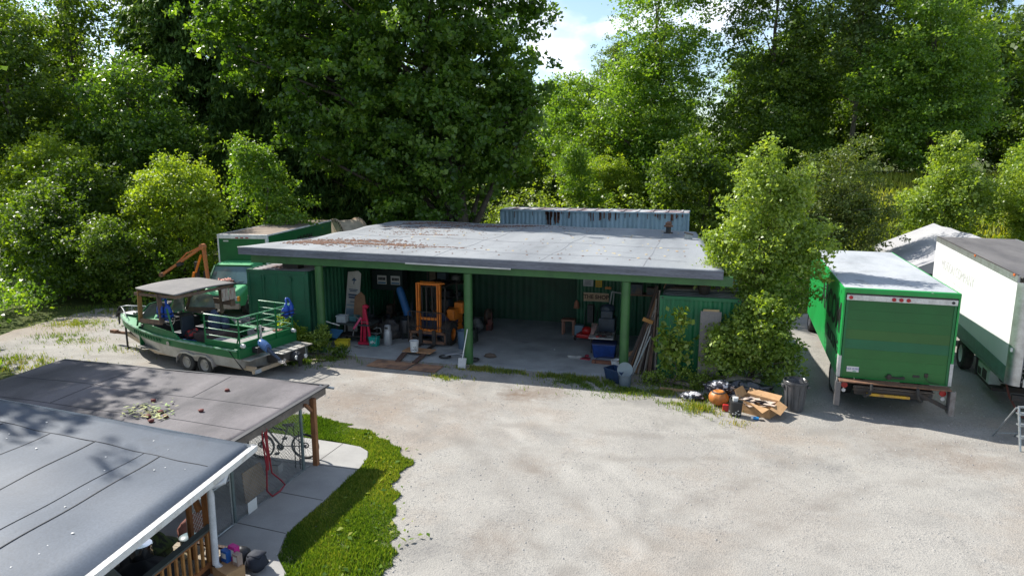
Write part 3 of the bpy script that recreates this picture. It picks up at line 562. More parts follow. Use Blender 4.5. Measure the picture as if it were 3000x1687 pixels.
m.bar((0, .28, 1.02), (.5, .28, 1.02), .04); m.build('front_rail', GALV, ld)
m = MB()
for s in (-.02, .5): m.bar((s-.04, .95, 0), (s, .3, 1.0), .04, .025)
m.bar((-.04, .85, .12), (.47, .85, .12), .025); m.build('rear_rail', GALV, ld)
for z in (.3, .58, .84):
    m = MB(); m.box(.0, .49, z*.27-.05, z*.27+.12, z, z+.03); m.build('step', GALV, ld)
# ---------------------------------------------------------------- carport tents
def carport(loc, L_, w, e, r, label):
    t = thing('carport_tent', label, 'tent', loc)
    mm = mat('grey_tent_fabric', (.34, .34, .345), .7, col2=(.27, .27, .285), scale=.8, stretch=(1, .3, 1))
    m = MB(); m.grid(lambda u, v: ((w*u, L_*v, e+(r-e)*(1-abs(2*u-1))-.05*math.sin(math.pi*v*3)**2)), 12, 12)
    for s in (0, w): m.grid(lambda u, v: (s, L_*u, e-.28*v), 8, 2)
    m.grid(lambda u, v: (w*u, 0, (e-.28)+v*(.28+(r-e)*(1-abs(2*u-1)))), 12, 2); m.build('canopy', mm, t, smooth=True)
    m = MB()
    for x in (.04, w-.04):
        for y in (.04, L_/2, L_-.04): m.tube((x, y, -.3), (x, y, e-.02), .03)
    m.build('frame', GALV, t)
    m = MB(); m.box(.1, w-.1, L_-.1, L_-.08, 0, e-.1); m.build('back_sheet', BLACK, t)
    return t
carport((9.1, 32.9, .1), 8, 5.4, 2.2, 3.45, 'grey fabric carport tent with a pitched roof behind the white truck body')
carport((20.5, 41, .6), 7, 4.5, 2.1, 3.2, 'smaller grey tent roof showing at the right edge among the brambles')
# ---------------------------------------------------------------- green cutaway van with box body (left, behind)
vt = thing('box_van', 'green cab-over box van with grey moss-stained roof parked behind the boat', 'van', (-20.75, 27.3, 0), 9)
m = MB(); m.box(-1.22, 1.22, 0, 8.0, .85, 3.33); m.build('box_body', GREEN, vt)
m = MB(); m.box(-1.21, 1.21, .05, 7.98, 3.33, 3.40); m.build('roof', roofmat('mossy_brown_roof', (.25, .20, .155), (.20, .155, .12), (.13, .10, .08), 1.2, (1, .5, 1), .9), vt)
m = MB(); m.box(-1.24, 1.24, -.04, .1, 3.22, 3.42); m.box(-1.24, -1.17, -.03, .08, .85, 3.22); m.box(1.12, 1.24, -.03, .12, .85, 3.22); m.box(1.221, 1.25, .1, 8.0, 3.34, 3.42); m.box(-1.25, -1.221, .1, 8.0, 3.34, 3.42); m.build('corner_trim', mat('white_fibreglass', (.74, .73, .72), .45), vt, bevel=.025)
for x in (-.25, 0, .25):
    m = MB(); m.box(x-.07, x+.07, -.06, -.04, 3.25, 3.29); m.build('marker_light', mat('red_lens', (.4, .01, .01)), vt)
m = MB(); m.box(-.95, -.7, -.012, 0, 3.08, 3.14); m.build('sticker', WHITE, vt)
text('lettering', 'ARCOM', .62, TXT, vt, (1.225, 4.2, 2.72), (90, 0, 90), bold=.03, sx=.9)
def sec(y, hw_, z0, z1, r=.12): return [(-hw_, y, z0), (hw_, y, z0), (hw_, y, z1-r), (hw_-r, y, z1), (-hw_+r, y, z1), (-hw_, y, z1-r)]
m = MB(); m.loft([sec(-.02, .98, .5, 2.2, .14), sec(-.85, .96, .5, 2.18, .14), sec(-1.0, .95, .5, 2.13, .14)]); m.build('cab_roof', mat('sun_bleached_green', (.08, .36, .15), .4, col2=(.06, .30, .12), scale=2), vt, bevel=.03, smooth=True)
m = MB(); m.loft([sec(-.9, .97, .45, 1.38, .1), sec(-1.7, .96, .45, 1.33, .12), sec(-2.25, .93, .5, 1.18, .2), sec(-2.4, .9, .55, 1.0, .2)]); m.build('hood', mat('sun_bleached_green', (.08, .36, .15), .4), vt, bevel=.04, smooth=True)
m = MB(); m.loft([[(-.95, -.9, 1.32), (.95, -.9, 1.32), (.92, -.95, 2.1), (-.92, -.95, 2.1)], [(-.94, -1.55, 1.36), (.94, -1.55, 1.36), (.86, -1.02, 2.06), (-.86, -1.02, 2.06)]]); m.build('windshield', mat('teal_reflection_glass', (.10, .17, .17), .12, spec=.8, fine=0), vt, bevel=.02)  # pale teal reflection put into the glass colour
m = MB(); 
for s in (-1, 1): m.bar((s*.95, -1.58, 1.36), (s*.88, -1.0, 2.1), .07, .05)
m.bar((-.88, -1.0, 2.11), (.88, -1.0, 2.11), .06); m.build('windshield_pillar', GREEN, vt)
m = MB(); m.bar((.1, -1.6, 1.385), (.75, -1.45, 1.47), .02); m.bar((-.6, -1.6, 1.385), (-.05, -1.45, 1.47), .02); m.build('wiper', BLACK, vt)
m = MB(); m.box(-.62, .62, -2.43, -2.36, .72, .98); m.build('grille', BLACK, vt)
for s in (-1, 1):
    m = MB(); m.box(min(s*.62, s*.85), max(s*.62, s*.85), -2.44, -2.37, .76, .96); h = m.build('headlight', mat('headlamp_glass', (.5, .55, .58), .12, .3), vt, bevel=.02)
    m = MB(); m.box(min(s*.85, s*.94), max(s*.85, s*.94), -2.42, -2.3, .76, .96); m.build('indicator', mat('amber_glass', (.75, .35, .05), .25), vt, bevel=.015)
    m = MB(); m.box(min(s*1.05, s*1.3), max(s*1.05, s*1.3), -1.3, -1.22, 1.45, 1.85); m.bar((s*.95, -1.25, 1.5), (s*1.1, -1.25, 1.5), .03); m.bar((s*.95, -1.25, 1.78), (s*1.1, -1.25, 1.78), .03); m.build('wing_mirror', BLACK, vt)
    m = MB(); m.box(s*.97-.006, s*.97+.006, -1.05, -.35, 1.4, 1.98); m.build('side_window', GLASS, vt)
    wheel(vt, s*.86, -1.55, .38, .38, .24, DSTEEL); wheel(vt, s*.95, 5.6, .4, .4, .26, WHITE)
m = MB(); m.box(-.98, .98, -2.55, -2.38, .42, .66); m.build('bumper', mat('tan_grey_bumper', (.26, .24, .20), .7), vt, bevel=.03)
m = MB(); m.box(-.7, .7, 0, 7.9, .55, .8); m.build('chassis', DSTEEL, vt)
RAG = mat('faded_rag', (.62, .42, .33), .95, col2=(.30, .09, .08), scale=14, lo=.42, hi=.55)
m = MB(); m.blob((0, 0, .08), (.36, .3, .16), 3, .5, 30, 16, flat=-.06, freq=3.5); 
for k in range(26): a = rnd.uniform(0, 6.3); r0 = rnd.uniform(.1, .35); m.path([(r0*math.cos(a+q*.9), r0*.9*math.sin(a+q*.9), .1+.08*math.sin(q*2+k)+rnd.uniform(0, .1)) for q in range(5)], .035, 6)
tag(m.build('rag_heap', RAG, smooth=2, loc=(-20.5, 25.58, 1.36)), 'crumpled pinkish rags heaped on the green van bonnet', 'rags')
# ---------------------------------------------------------------- jet boat on its trailer
BY = 170.
BL = (-13.6, 18.8, 0)
bt = thing('boat', 'green and bare aluminium river boat with hardtop and stern rails on a tandem trailer', 'boat', BL, BY)
# x forward, y toward camera (+), z up
def sheer(x): return 1.0+.24*(x/7.2)**2
def halfb(x):
    q = x/7.2
    return 1.3*(1-max(0, (q-.30)/.70)**2.2)**.8 if q < 1 else 0
def hring(x):
    q = x/7.2; hb = max(halfb(x), .02); zs = sheer(x); kz = .20+.0*q+.62*max(0, (q-.62)/.38)**2; cz = .40+.62*max(0, (q-.5)/.5)**1.8
    cb = hb*(.92-.28*max(0, (q-.5)/.5)); cz = min(cz, zs-.25); kz = min(kz, cz-.02)
    return [(hb, zs), (hb*.985, zs-.26), (cb, cz), (0, kz), (-cb, cz), (-hb*.985, zs-.26), (-hb, zs)]
XS = [0, .8, 1.6, 2.4, 3.2, 4., 4.6, 5.1, 5.6, 6., 6.35, 6.65, 6.9, 7.08, 7.19]
rings = [[(x, a, b) for a, b in hring(x)] for x in XS]
m = MB(); m.loft([[r[1], r[2], r[3], r[4], r[5]] for r in rings], close=False, caps=False)
r0 = rings[0]; m.add([r0[1], r0[2], r0[3], r0[4], r0[5]], [(0, 1, 2, 3, 4)]); hull = m.build('hull', ALUD, bt)
m = MB(); m.loft([[r[0], r[1]] for r in rings], close=False, caps=False); m.loft([[r[6], r[5]] for r in rings], close=False, caps=False); m.add([r0[0], r0[1], r0[5], r0[6]], [(0, 1, 2, 3)])
m.build('green_band', GREEN, bt)
m = MB(); m.path([(r[0][0], r[0][1]+.01, r[0][2]) for r in rings], .032, 6); m.path([(r[6][0], r[6][1]-.01, r[6][2]) for r in rings], .032, 6); m.build('gunwale', mat('pale_green_gunwale', (.24, .36, .27), .4, col2=(.03, .18, .06), scale=5), bt, smooth=True)
m = MB()
for i, ch in enumerate(range(11)): 
    x = 5.35-i*.17; m.bar((x, halfb(x)*.992+.006, sheer(x)-.09), (x-.05, halfb(x-.05)*.992+.006, sheer(x)-.2), .03, .012)
m.build('worn_lettering', mat('dark_worn_lettering', (.006, .075, .026), .6), bt)
m = MB(); m.lathe([(.075, 0), (0, .004)], 16, (3.15, 1.302, .875), 'y'); m.build('decal', mat('pale_decal', (.45, .40, .33), .6), bt)
m = MB()                                                     # fore deck
fx = [4.95, 5.2, 5.6, 6., 6.35, 6.65, 6.9, 7.08, 7.19]
m.loft([[(x, halfb(x)*.98, sheer(x)-.0), (x, 0, sheer(x)+.07), (x, -halfb(x)*.98, sheer(x))] for x in fx], close=False, caps=False)
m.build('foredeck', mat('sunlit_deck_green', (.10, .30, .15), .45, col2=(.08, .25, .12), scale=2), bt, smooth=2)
m = MB(); m.box(.1, 4.95, -1.1, 1.1, .5, .53); m.build('cockpit_floor', mat('grey_deck', (.16, .16, .15), .8, col2=(.08, .08, .075), scale=5), bt)
m = MB()
for s in (-1, 1):
    m.loft([[(x, s*(halfb(x)-.08), sheer(x)-.01), (x, s*(halfb(x)-.12), sheer(x)+h), (x, s*(halfb(x)-.15), sheer(x)+h), (x, s*(halfb(x)-.13), sheer(x)-.01)] for x, h in ((2.7, .0), (2.95, .2), (3.6, .21), (4.3, .22), (4.95, .24), (5.12, .02))])
    m.box(1.5, 3.5, s*1.08-.02, s*1.08+.02, .72, 1.02)
m.box(4.93, 4.97, -1.0, 1.0, .52, 1.2); m.build('coaming', GREEN, bt)
m = MB()
for s in (-1, 1): m.loft([[(x, s*(halfb(x)-.02), sheer(x)-.005), (x, s*(halfb(x)-.17), sheer(x)-.005), (x, s*(halfb(x)-.17), sheer(x)-.03), (x, s*(halfb(x)-.02), sheer(x)-.03)] for x in (1.5, 2.2, 3, 3.6, 4.2, 4.9)])
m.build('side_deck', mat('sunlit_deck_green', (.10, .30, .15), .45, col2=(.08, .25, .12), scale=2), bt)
# cabin: wooden hardtop frame, windscreen
HT = mat('black_canvas_top', (.125, .12, .12), .8, col2=(.17, .16, .155), scale=1.5, fine=.15)
def top(u, v):
    x = 2.62+2.2*u; w = 1.25-.18*max(0, (u-.75)/.25)**2; return (x, -w+2*w*v, 2.55+.07*u+.05*math.sin(math.pi*v)-.03*max(0, (u-.85)/.15))
m = MB(); m.grid(top, 16, 16); o = m.build('hardtop', HT, bt, smooth=2); sl_ = o.modifiers.new('t', 'SOLIDIFY'); sl_.thickness = .035
m = MB()
for s in (-1, 1): m.bar((4.9, s*.95, 1.42), (4.6, s*1.1, 2.58), .14, .03); m.bar((4.95, s*.98, 1.42), (3.6, s*1.1, 1.5), .03, .16)
m.bar((4.62, -1.1, 2.5), (4.62, 1.1, 2.5), .04, .16); m.bar((3.62, 1.12, 2.5), (3.62, 1.08, 1.45), .16, .04); m.bar((3.3, -1.12, 2.5), (3.3, -1.12, 1.4), .14, .04)
m.bar((4.86, 1.1, 2.38), (2.7, 1.16, 2.44), .03, .10); m.bar((4.86, -1.1, 2.38), (2.7, -1.16, 2.44), .03, .12); m.box(2.7, 2.76, -1.2, -1.04, 1.72, 2.5); m.box(2.7, 2.75, -1.2, 1.2, 2.4, 2.5); m.box(2.68, 4.3, -1.2, -1.16, 1.72, 1.92)
m.build('cabin_frame', mat('bare_timber', (.20, .125, .085), .8, col2=(.12, .085, .07), scale=5, fine=.25), bt)
m = MB(); m.bar((4.86, .96, 1.44), (4.6, 1.1, 2.5), .15, .035); m.build('door_post', mat('ochre_plywood', (.42, .24, .09), .7), bt)
m = MB(); m.path([(5.1, .92, 1.26), (5.02, .95, 1.5), (4.7, .7, 1.95), (4.68, 0, 2.0), (4.7, -.7, 1.95), (5.02, -.95, 1.5), (5.1, -.92, 1.26)], .03, 8); m.bar((5.02, 1.0, 1.22), (4.8, 1.03, 1.72), .05, .04); m.bar((3.0, 1.15, 1.2), (3.3, 1.1, 2.0), .05, .04); m.bar((4.7, .3, 2.0), (5.15, .3, 1.32), .03); m.bar((4.7, -.3, 2.0), (5.15, -.3, 1.32), .03)
m.build('windscreen_frame', GREEN, bt, smooth=True)
GW = mat('scratched_window', (.30, .33, .32), .18, 0, col2=(.20, .22, .22), scale=3, spec=.7)
for q in ([(5.08, .3, 1.33), (4.99, .93, 1.42), (4.73, .7, 1.9), (4.69, .3, 1.96)], [(5.08, -.3, 1.33), (4.99, -.93, 1.42), (4.73, -.7, 1.9), (4.69, -.3, 1.96)], [(5.0, -1.0, 1.5), (3.6, -1.12, 1.52), (3.7, -1.1, 2.05), (4.6, -1.08, 2.05)]):
    m = MB(); m.add(q, [(0, 1, 2, 3)]); o = m.build('window', GW, bt); o.modifiers.new('t', 'SOLIDIFY').thickness = .008
m = MB(); m.path([(4.2+.2*math.cos(a)*.25, .35+.2*math.sin(a), 1.38+.2*math.cos(a)) for a in np.linspace(0, 6.283, 20)], .014, 6)
for a in (0, 2.1, 4.2): m.bar((4.2, .35, 1.38), (4.2+.05*math.cos(a), .35+.19*math.sin(a), 1.38+.19*math.cos(a)), .012)
m.build('steering_wheel', mat('pale_wheel_rim', (.35, .34, .30), .5), bt, smooth=True)
m = MB(); m.box(4.25, 4.9, -.95, .95, .9, 1.28); m.box(4.35, 4.9, -.8, .1, 1.28, 1.36); m.build('dashboard', BLACK, bt, bevel=.03)
for y in (.42, -.5):
    m = MB(); m.box(3.25, 3.7, y-.24, y+.24, .95, 1.07); m.box(3.18, 3.28, y-.24, y+.24, 1.0, 1.62); m.tube((3.45, y, .53), (3.45, y, .95), .05); m.build('seat', mat('dark_vinyl', (.02, .028, .04), .5), bt, bevel=.04)
m = MB(); m.box(1.75, 2.75, -.5, .62, .53, 1.12); m.build('engine_cover', mat('dark_brown_carpet', (.05, .035, .03), .95, col2=(.09, .06, .05), scale=6), bt, bevel=.03)
m = MB(); m.box(.12, 1.5, .55, 1.12, .53, 1.12); m.box(.12, .7, -1.12, .55, .53, 1.1); m.box(.72, 1.5, -1.12, -.55, .53, 1.12); m.build('stern_box', mat('grey_carpeted_deck', (.27, .26, .25), .9, col2=(.19, .18, .17), scale=8), bt, bevel=.015)
m = MB(); m.box(.0, 1.52, 1.13, 1.19, 1.0, 1.2); m.box(.0, 1.52, -1.19, -1.13, 1.0, 1.2); m.box(0, .06, -1.13, 1.13, 1.0, 1.2); m.box(-.06, .0, -1.26, 1.26, .72, 1.02); m.box(-.02, .14, -1.28, 1.28, 1.0, 1.04); m.build('stern_bulwark', GREEN, bt, bevel=.01)
# stern rails
m = MB(); zt = 2.02; corners = [(1.5, 1.16), (.0, 1.16), (.0, -1.16), (1.5, -1.16)]
for k, z in enumerate((zt, 1.79, 1.57, 1.35)):
    m.path([(x, y, z) for x, y in corners], .020 if k == 0 else .013, 8)
m.build('rail', mat('sun_bleached_rail', (.20, .45, .27), .4, col2=(.06, .28, .10), scale=6), bt, smooth=True)
for (x, y) in ((1.5, 1.16), (0, 1.16), (.0, .38), (.0, -.4), (0, -1.16), (1.5, -1.16), (.75, -1.16)):
    m = MB(); m.bar((x, y, 1.03), (x, y, zt), .045, .03); 
    if x == 0: m.bar((x, y, 1.5), (-.05+.2*(abs(y) > 1), y+.02, 1.03), .045, .02)
    m.build('rail_post', GREEN, bt)
for y in (1.12, -1.1):
    m = MB(); m.lathe([(0, -.1), (.06, -.09), (.075, 0), (.05, .05), (0, .055)], 14, (-.06, y, 1.13), 'x'); m.build('stern_light', WHITE, bt, smooth=True)
m = MB(); m.tube((-.05, .32, 1.0), (-.05, .32, 1.62), .04); m.box(-.1, .0, .27, .37, 1.0, 1.08); m.build('rod_holder', ALU, bt, smooth=True)
m = MB(); m.box(-.82, -.06, -1.2, .22, .70, .735); m.box(-.35, -.06, .22, 1.15, .66, .70); m.build('swim_step', ALUD, bt, bevel=.008)
for y in (-.9, -.55, -.2, .1):
    m = MB(); m.box(-.82, -.1, y-.02, y+.02, .737, .75); m.build('grip_strip', mat('dark_grip', (.09, .09, .09), .9), bt)
m = MB(); m.prism([(-.06, .3), (-.75, .45), (-.75, .69), (-.06, .66)], -.9, .1, 'y'); m.build('jet_bracket', mat('oily_aluminium', (.12, .11, .10), .5, .4), bt)
m = MB(); m.tube((0, -.4, 1.4), (0, -.4, 1.02), .02); 
# outboard: tilted small motor
ob = thing('outboard_motor', 'small outboard motor with blue and black cowl tilted on the boat transom', 'outboard', (-13.6+.35*.993, 18.8-.35*.122+.0, 0), BY); ob.location = bt.matrix_basis @ Vector((0, 0, 0))
o = MB(); o.loft([[(-.28+c*dx, .62+.13*k*math.cos(a), 1.08+c2+.13*k*math.sin(a)) for a in np.linspace(0, 6.283, 13)[:-1]] for dx, c, c2, k in ((0, 0, .10, .55), (-.06, 1, .06, 1.05), (-.2, 1, 0, 1.25), (-.36, 1, -.08, 1.1))]); o.build('cowl', mat('blue_cowl', (.03, .10, .28), .3, col2=(.08, .15, .3), coat=.5), ob, smooth=True)
o = MB(); o.loft([[(-.64-.0*k, .62+r*math.cos(a), z+r*math.sin(a)) if False else (x, .62+r*math.cos(a)*.7, z+r*math.sin(a)) for a in np.linspace(0, 6.283, 11)[:-1]] for x, z, r in ((-.6, .98, .10), (-.8, .86, .075), (-1.0, .74, .06), (-1.12, .66, .07))]); o.build('leg', mat('dark_blue_leg', (.03, .045, .08), .35), ob, smooth=True)
o = MB(); o.lathe([(0, -.12), (.05, -.1), (.06, .08), (0, .12)], 12, (-1.15, .62, .62), 'x'); 
for k in range(3):
    a = k*2.09; o.bar((-1.26, .62, .62), (-1.27, .62+.12*math.cos(a), .62+.12*math.sin(a)), .1, .02)
o.build('propeller', mat('worn_white_hub', (.40, .36, .32), .5), ob, smooth=False)
o = MB(); o.box(-.3, -.05, .5, .74, .8, 1.0); o.build('clamp', BLACK, ob, bevel=.02)
ds = thing('stern_drive', 'dark jet drive nozzle with pale anodes at the boat stern', 'jet drive', bt.location, BY)
o = MB(); o.lathe([(.19, 0), (.17, -.3), (.12, -.42), (.09, -.42), (0, -.3)], 18, (-.62, -.35, .52), 'x'); o.box(-1.05, -.6, -.5, -.2, .42, .55); o.bar((-1.0, -.35, .6), (-1.02, -.35, .2), .12, .08); o.build('nozzle', BLACK, ds, smooth=True)
for y in (-.62, -.42, -.2):
    o = MB(); o.lathe([(0, -.02), (.07, -.01), (.07, .02), (0, .03)], 12, (-1.02, y, .5+.12*(y+.4)), 'x'); o.build('anode', WHITE, ds, smooth=True)
# bow gear
m = MB(); m.path([(6.2, .55, 1.28), (6.5, .42, 1.5), (7.1, .1, 1.52), (7.2, 0, 1.5), (7.1, -.1, 1.52), (6.5, -.42, 1.5), (6.2, -.55, 1.28)], .016, 7); m.bar((6.9, .15, 1.3), (6.9, .18, 1.52), .02); m.bar((6.9, -.15, 1.3), (6.9, -.18, 1.52), .02); m.build('bow_rail', ALU, bt, smooth=True)
m = MB(); m.bar((7.05, 0, 1.42), (7.5, .03, 1.25), .09, .05); m.bar((7.42, 0, 1.4), (7.45, .0, .8), .05, .03); m.bar((7.28, .0, 1.5), (7.52, 0, 1.1), .13, .05); m.build('anchor', BLACK, bt)
m = MB(); m.box(6.1, 6.9, -.22, .22, 1.31, 1.335); m.build('bow_plate', mat('white_deck_plate', (.62, .60, .62), .4), bt, bevel=.005)
m = MB(); m.box(6.02, 6.2, .1, .3, 1.33, 1.45); m.bar((5.9, .2, 1.36), (5.6, .3, 1.34), .03); m.build('cleat_winch', STEEL, bt, bevel=.02)
# things on the boat
def vest(name, label, wx, wy, wz, rz, s=1.):
    v = thing(name, label, 'life vest', (wx, wy, wz), rz)
    BV = mat('blue_nylon', (.008, .07, .40), .5, col2=(.006, .045, .27), scale=8)
    for q in (-1, 1):
        m = MB(); m.blob((q*.14*s, 0, -.18*s), (.13*s, .09*s, .30*s), 4+q, .12, 14, 12); m.build('panel', BV, v, smooth=2)
    m = MB(); m.blob((0, .1, -.26*s), (.27*s, .07*s, .24*s), 9, .1, 16, 12); m.build('back_panel', BV, v, smooth=2)
    for z in (-.22, -.36):
        m = MB(); m.box(-.28*s, .28*s, -.1*s, .17*s, z*s-.018, z*s+.018); m.build('strap', mat('navy_strap', (.012, .018, .05), .6), v)
    m = MB()
    for q in (-1, 1): m.path([(q*.12*s, -.02, .1*s), (q*.08*s, .03, .26*s), (q*.02, .06, .30*s)], .04*s, 8)
    m.build('shoulder_strap', BV, v, smooth=True)
    return v
mwb = Matrix.Rotation(R(BY), 4, 'Z'); 
def bw_(x, y, z): q = mwb @ Vector((x, y, z)); return (q.x+BL[0], q.y+BL[1], z)
vest('life_vest', 'blue life vest hanging from the boat cabin frame by the steering wheel', *bw_(3.55, 1.02, 2.02), 5)
v = vest('life_vest', 'royal blue life vest draped over the far corner of the boat stern rail', *bw_(.0, -1.02, 2.0), 80, .85)
m = MB(); m.box(-.27, .27, -.2, .2, 0, .34); m.box(-.29, .29, -.22, .22, .32, .36); tag(m.build('cooler_box', BLUEP, loc=bw_(2.85, .85, .53), rz=-5, bevel=.02), 'small blue plastic box on the boat floor behind the coaming', 'box')
m = MB(); m.blob((0, 0, .16), (.2, .16, .16), 5, .25); m.blob((.1, .1, .28), (.12, .08, .09), 6, .3); tag(m.build('red_bag', mat('red_black_cloth', (.38, .02, .015), .7, col2=(.03, .02, .02), scale=9, lo=.45, hi=.5), smooth=2, loc=bw_(3.0, .5, .86)), 'red and black bag lying beside the boat seat', 'bag')
for (x, y, z, lb) in ((4.5, .7, 2.3, 'yellow float tucked under the front of the boat hardtop'), (4.75, -.1, 1.5, 'yellow float on the boat dashboard behind the windscreen')):
    m = MB(); m.blob((0, 0, 0), (.16, .1, .09), 2, .1); tag(m.build('yellow_float', mat('yellow_float', (.75, .62, .02), .5), smooth=2, loc=bw_(x, y, z)), lb, 'float')
m = MB()
for k in range(4): m.box(-.16+k*.07, -.1+k*.07, -.03+.01*(k % 2), .02+.01*(k % 2), -.42, 0)
m.box(.14, .42, -.02, 0, -.42, -.02); tag(m.build('hanging_towel', mat('stained_cloth', (.50, .44, .38), .9, col2=(.30, .18, .14), scale=7, stretch=(4, 1, .5)), loc=bw_(2.62, -.75, 2.42), rz=80), 'striped cream towel hanging under the rear edge of the boat hardtop', 'towel')
m = MB(); m.blob((0, 0, .3), (.22, .2, .42), 12, .2); m.blob((.2, .25, .2), (.16, .2, .3), 14, .2); tag(m.build('dark_jacket', mat('dark_navy_cloth', (.02, .035, .07), .8, col2=(.05, .07, .12), scale=6), smooth=2, loc=bw_(2.45, -.05, 1.1)), 'dark navy jackets piled over the boat engine cover', 'clothes')
m = MB()
for k in range(9): m.path([(rnd.uniform(-.3, .3), rnd.uniform(-.3, .3), rnd.uniform(0, .25)) for _ in range(5)], .014, 6)
tag(m.build('cable_bundle', mat('grey_cable', (.2, .2, .2), .5), smooth=True, loc=bw_(2.0, -.9, 1.15)), 'tangle of grey cables on the far side of the boat engine cover', 'cables')
m = MB()
for k in range(4): m.blob((rnd.uniform(-.12, .12), rnd.uniform(-.12, .12), .06), (.09, .07, .06), k, .2)
tag(m.build('black_boots', BLACK, smooth=2, loc=bw_(.95, -.6, 1.12)), 'black boots lying on the boat stern deck under the far rail', 'boots')
m = MB()
for k in range(8): m.blob((.04*k-.15, .05*math.sin(k*2), .03), (.05, .04, .035), k, .2)
tag(m.build('brown_scraps', mat('brown_scrap', (.35, .18, .10), .8), smooth=2, loc=bw_(.4, -.85, 1.11)), 'brown scraps scattered in the far corner of the boat stern deck', 'scraps')
m = MB(); m.box(-.2, .2, -.18, .18, 0, .3); m.tube((0, 0, .3), (0, 0, .38), .05); tag(m.build('fuel_can', mat('dark_red_can', (.10, .012, .012), .4), loc=bw_(.95, .1, .56), bevel=.03), 'dark red fuel can sunk in the boat stern well', 'fuel can')
# trailer
tt = thing('boat_trailer', 'galvanised tandem axle trailer with tan painted frame carrying the green boat', 'trailer', BL, BY)
TAN = mat('tan_painted_steel', (.50, .38, .25), .6, col2=(.40, .31, .22), scale=3)
for s in (-1, 1):
    m = MB(); m.path([(-.3, s*.95, .36), (4.1, s*.95, .40), (6.9, s*.12, .47)], .001); m = MB(); m.bar((-.4, s*.95, .36), (4.3, s*.95, .40), .07, .15); m.bar((4.25, s*.95, .40), (6.9, s*.10, .52), .07, .14); m.build('frame_rail', TAN, tt)
m = MB()
for x in (-.35, 1.2, 3.0, 4.2): m.bar((x, -.92, .3), (x, .92, .3), .08)
m.bar((5.6, -.5, .45), (5.6, .5, .45), .08); m.build('crossmember', STEEL, tt)
m = MB(); m.bar((6.8, 0, .5), (7.75, 0, .46), .09, .09); m.box(7.65, 7.95, -.08, .08, .42, .54); m.bar((7.3, .12, .55), (7.25, .3, .6), .05); m.build('coupler', RUST, tt)
m = MB(); m.tube((6.85, .18, .0), (6.85, .18, .85), .035); m.bar((6.85, .18, .02), (6.85, .18, .03), .16, .16); m.bar((6.85, .1, .86), (6.85, .32, .86), .03); m.lathe([(0, -.05), (.09, -.05), (.09, .05), (0, .05)], 12, (6.62, .1, .62), 'y'); m.build('jack', DSTEEL, tt)
m = MB(); m.bar((6.3, 0, .5), (6.2, 0, 1.05), .07); m.bar((6.2, -.1, 1.0), (6.2, .1, 1.0), .12); m.build('winch_post', BLACK, tt)
for s in (-1, 1):
    for x in (2.38, 1.55): wheel(tt, x, s*1.16, .33, .33, .2, mat('cream_wheel', (.34, .31, .27), .5), ax='y')
    m = MB(); pr = [(2.80, .34), (2.77, .55), (2.6, .68), (2.3, .71), (1.98, .64), (1.7, .69), (1.4, .69), (1.18, .56), (1.12, .34)]
    m.loft([[(x, s*1.03, z), (x, s*1.30, z), (x, s*1.30, z-.02), (x, s*1.03, z-.02)] for x, z in pr]); m.loft([[(x, s*1.28, z-.005), (x, s*1.305, z-.005), (x, s*1.305, z-.07), (x, s*1.28, z-.07)] for x, z in pr]); m.build('fender', mat('scuffed_fender', (.50, .47, .46), .35, .5), tt, smooth=True)
m = MB(); m.box(-.45, -.38, -1.1, 1.1, .25, .36); m.build('rear_bar', TAN, tt)
m = MB(); m.box(-.47, -.45, .8, 1.05, .24, .36); m.build('tail_light', mat('pale_lamp', (.45, .48, .5), .3), tt)
m = MB(); m.bar((.35, 1.31, 1.0), (-.2, 1.2, .3), .05, .01); m.build('tie_down_strap', BLACK, tt)
# ---------------------------------------------------------------- behind the boat: engine hoist, tyres, spool, drum
hc = thing('backhoe_boom', 'rusty orange folded boom raised above the brambles beside the green van', 'boom', (-22.0, 25.4, 0))
OR2 = mat('faded_orange_steel', (.50, .17, .05), .6, col2=(.34, .12, .05), scale=5, fine=.2)
m = MB(); m.bar((.6, 0, 3.06), (-1.55, -.15, 1.75), .12, .10); m.bar((.55, 0, 3.08), (-.2, -.05, 2.75), .05); m.bar((-.2, -.05, 2.78), (-.75, -.08, 2.3), .05); m.build('boom', OR2, hc)
m = MB(); m.lathe([(0, -.1), (.11, -.08), (.11, .08), (0, .1)], 12, (-1.6, -.15, 1.72), 'y'); m.build('boom_eye', RUST, hc)
m = MB(); m.bar((.6, 0, 3.06), (.85, 0, .2), .09); m.bar((.6, .12, 3.06), (.65, .2, .2), .08); m.lathe([(0, -.13), (.13, -.1), (.13, .1), (0, .13)], 12, (.6, 0, 3.06), 'y'); m.build('mast', OR2, hc)
m = MB(); m.bar((.55, -.1, 2.7), (.2, -.1, 1.9), .07); m.bar((.1, -.1, 1.9), (-.25, -.1, .6), .08); m.build('strut', ORANGE, hc)
m = MB(); m.bar((.1, .1, 2.35), (.15, .1, .2), .14); m.box(-.25, .9, -.2, .3, .2, .5); m.bar((-.5, -.1, 2.28), (-.7, -.12, 2.2), .22, .16); m.build('hydraulic_cylinder', BLACK, hc)
m = MB(); m.box(0, 2.6, 0, .8, .3, 1.25); m.box(-.1, 2.7, -.05, .85, 1.25, 1.32); m.box(1.9, 2.6, .1, .7, 1.32, 1.6)
tag(m.build('farm_machine', mat('dark_machine', (.03, .045, .04), .6, col2=(.09, .09, .08), scale=4), loc=(-23.0, 28.0, 0.3), rz=5, bevel=.04), 'dark low machine half hidden behind the orange boom', 'machine')
m = MB(); m.box(1.9, 2.6, .1, .7, 1.32, 1.6)
sp_ = thing('cable_spool', 'big tan wooden cable reel lying on its side behind the shed', 'cable reel', (-20.7, 37.0, 1.8), -35)
FL = mat('pale_tan_wood', (.46, .36, .27), .8, col2=(.38, .29, .2), scale=3, fine=.15)
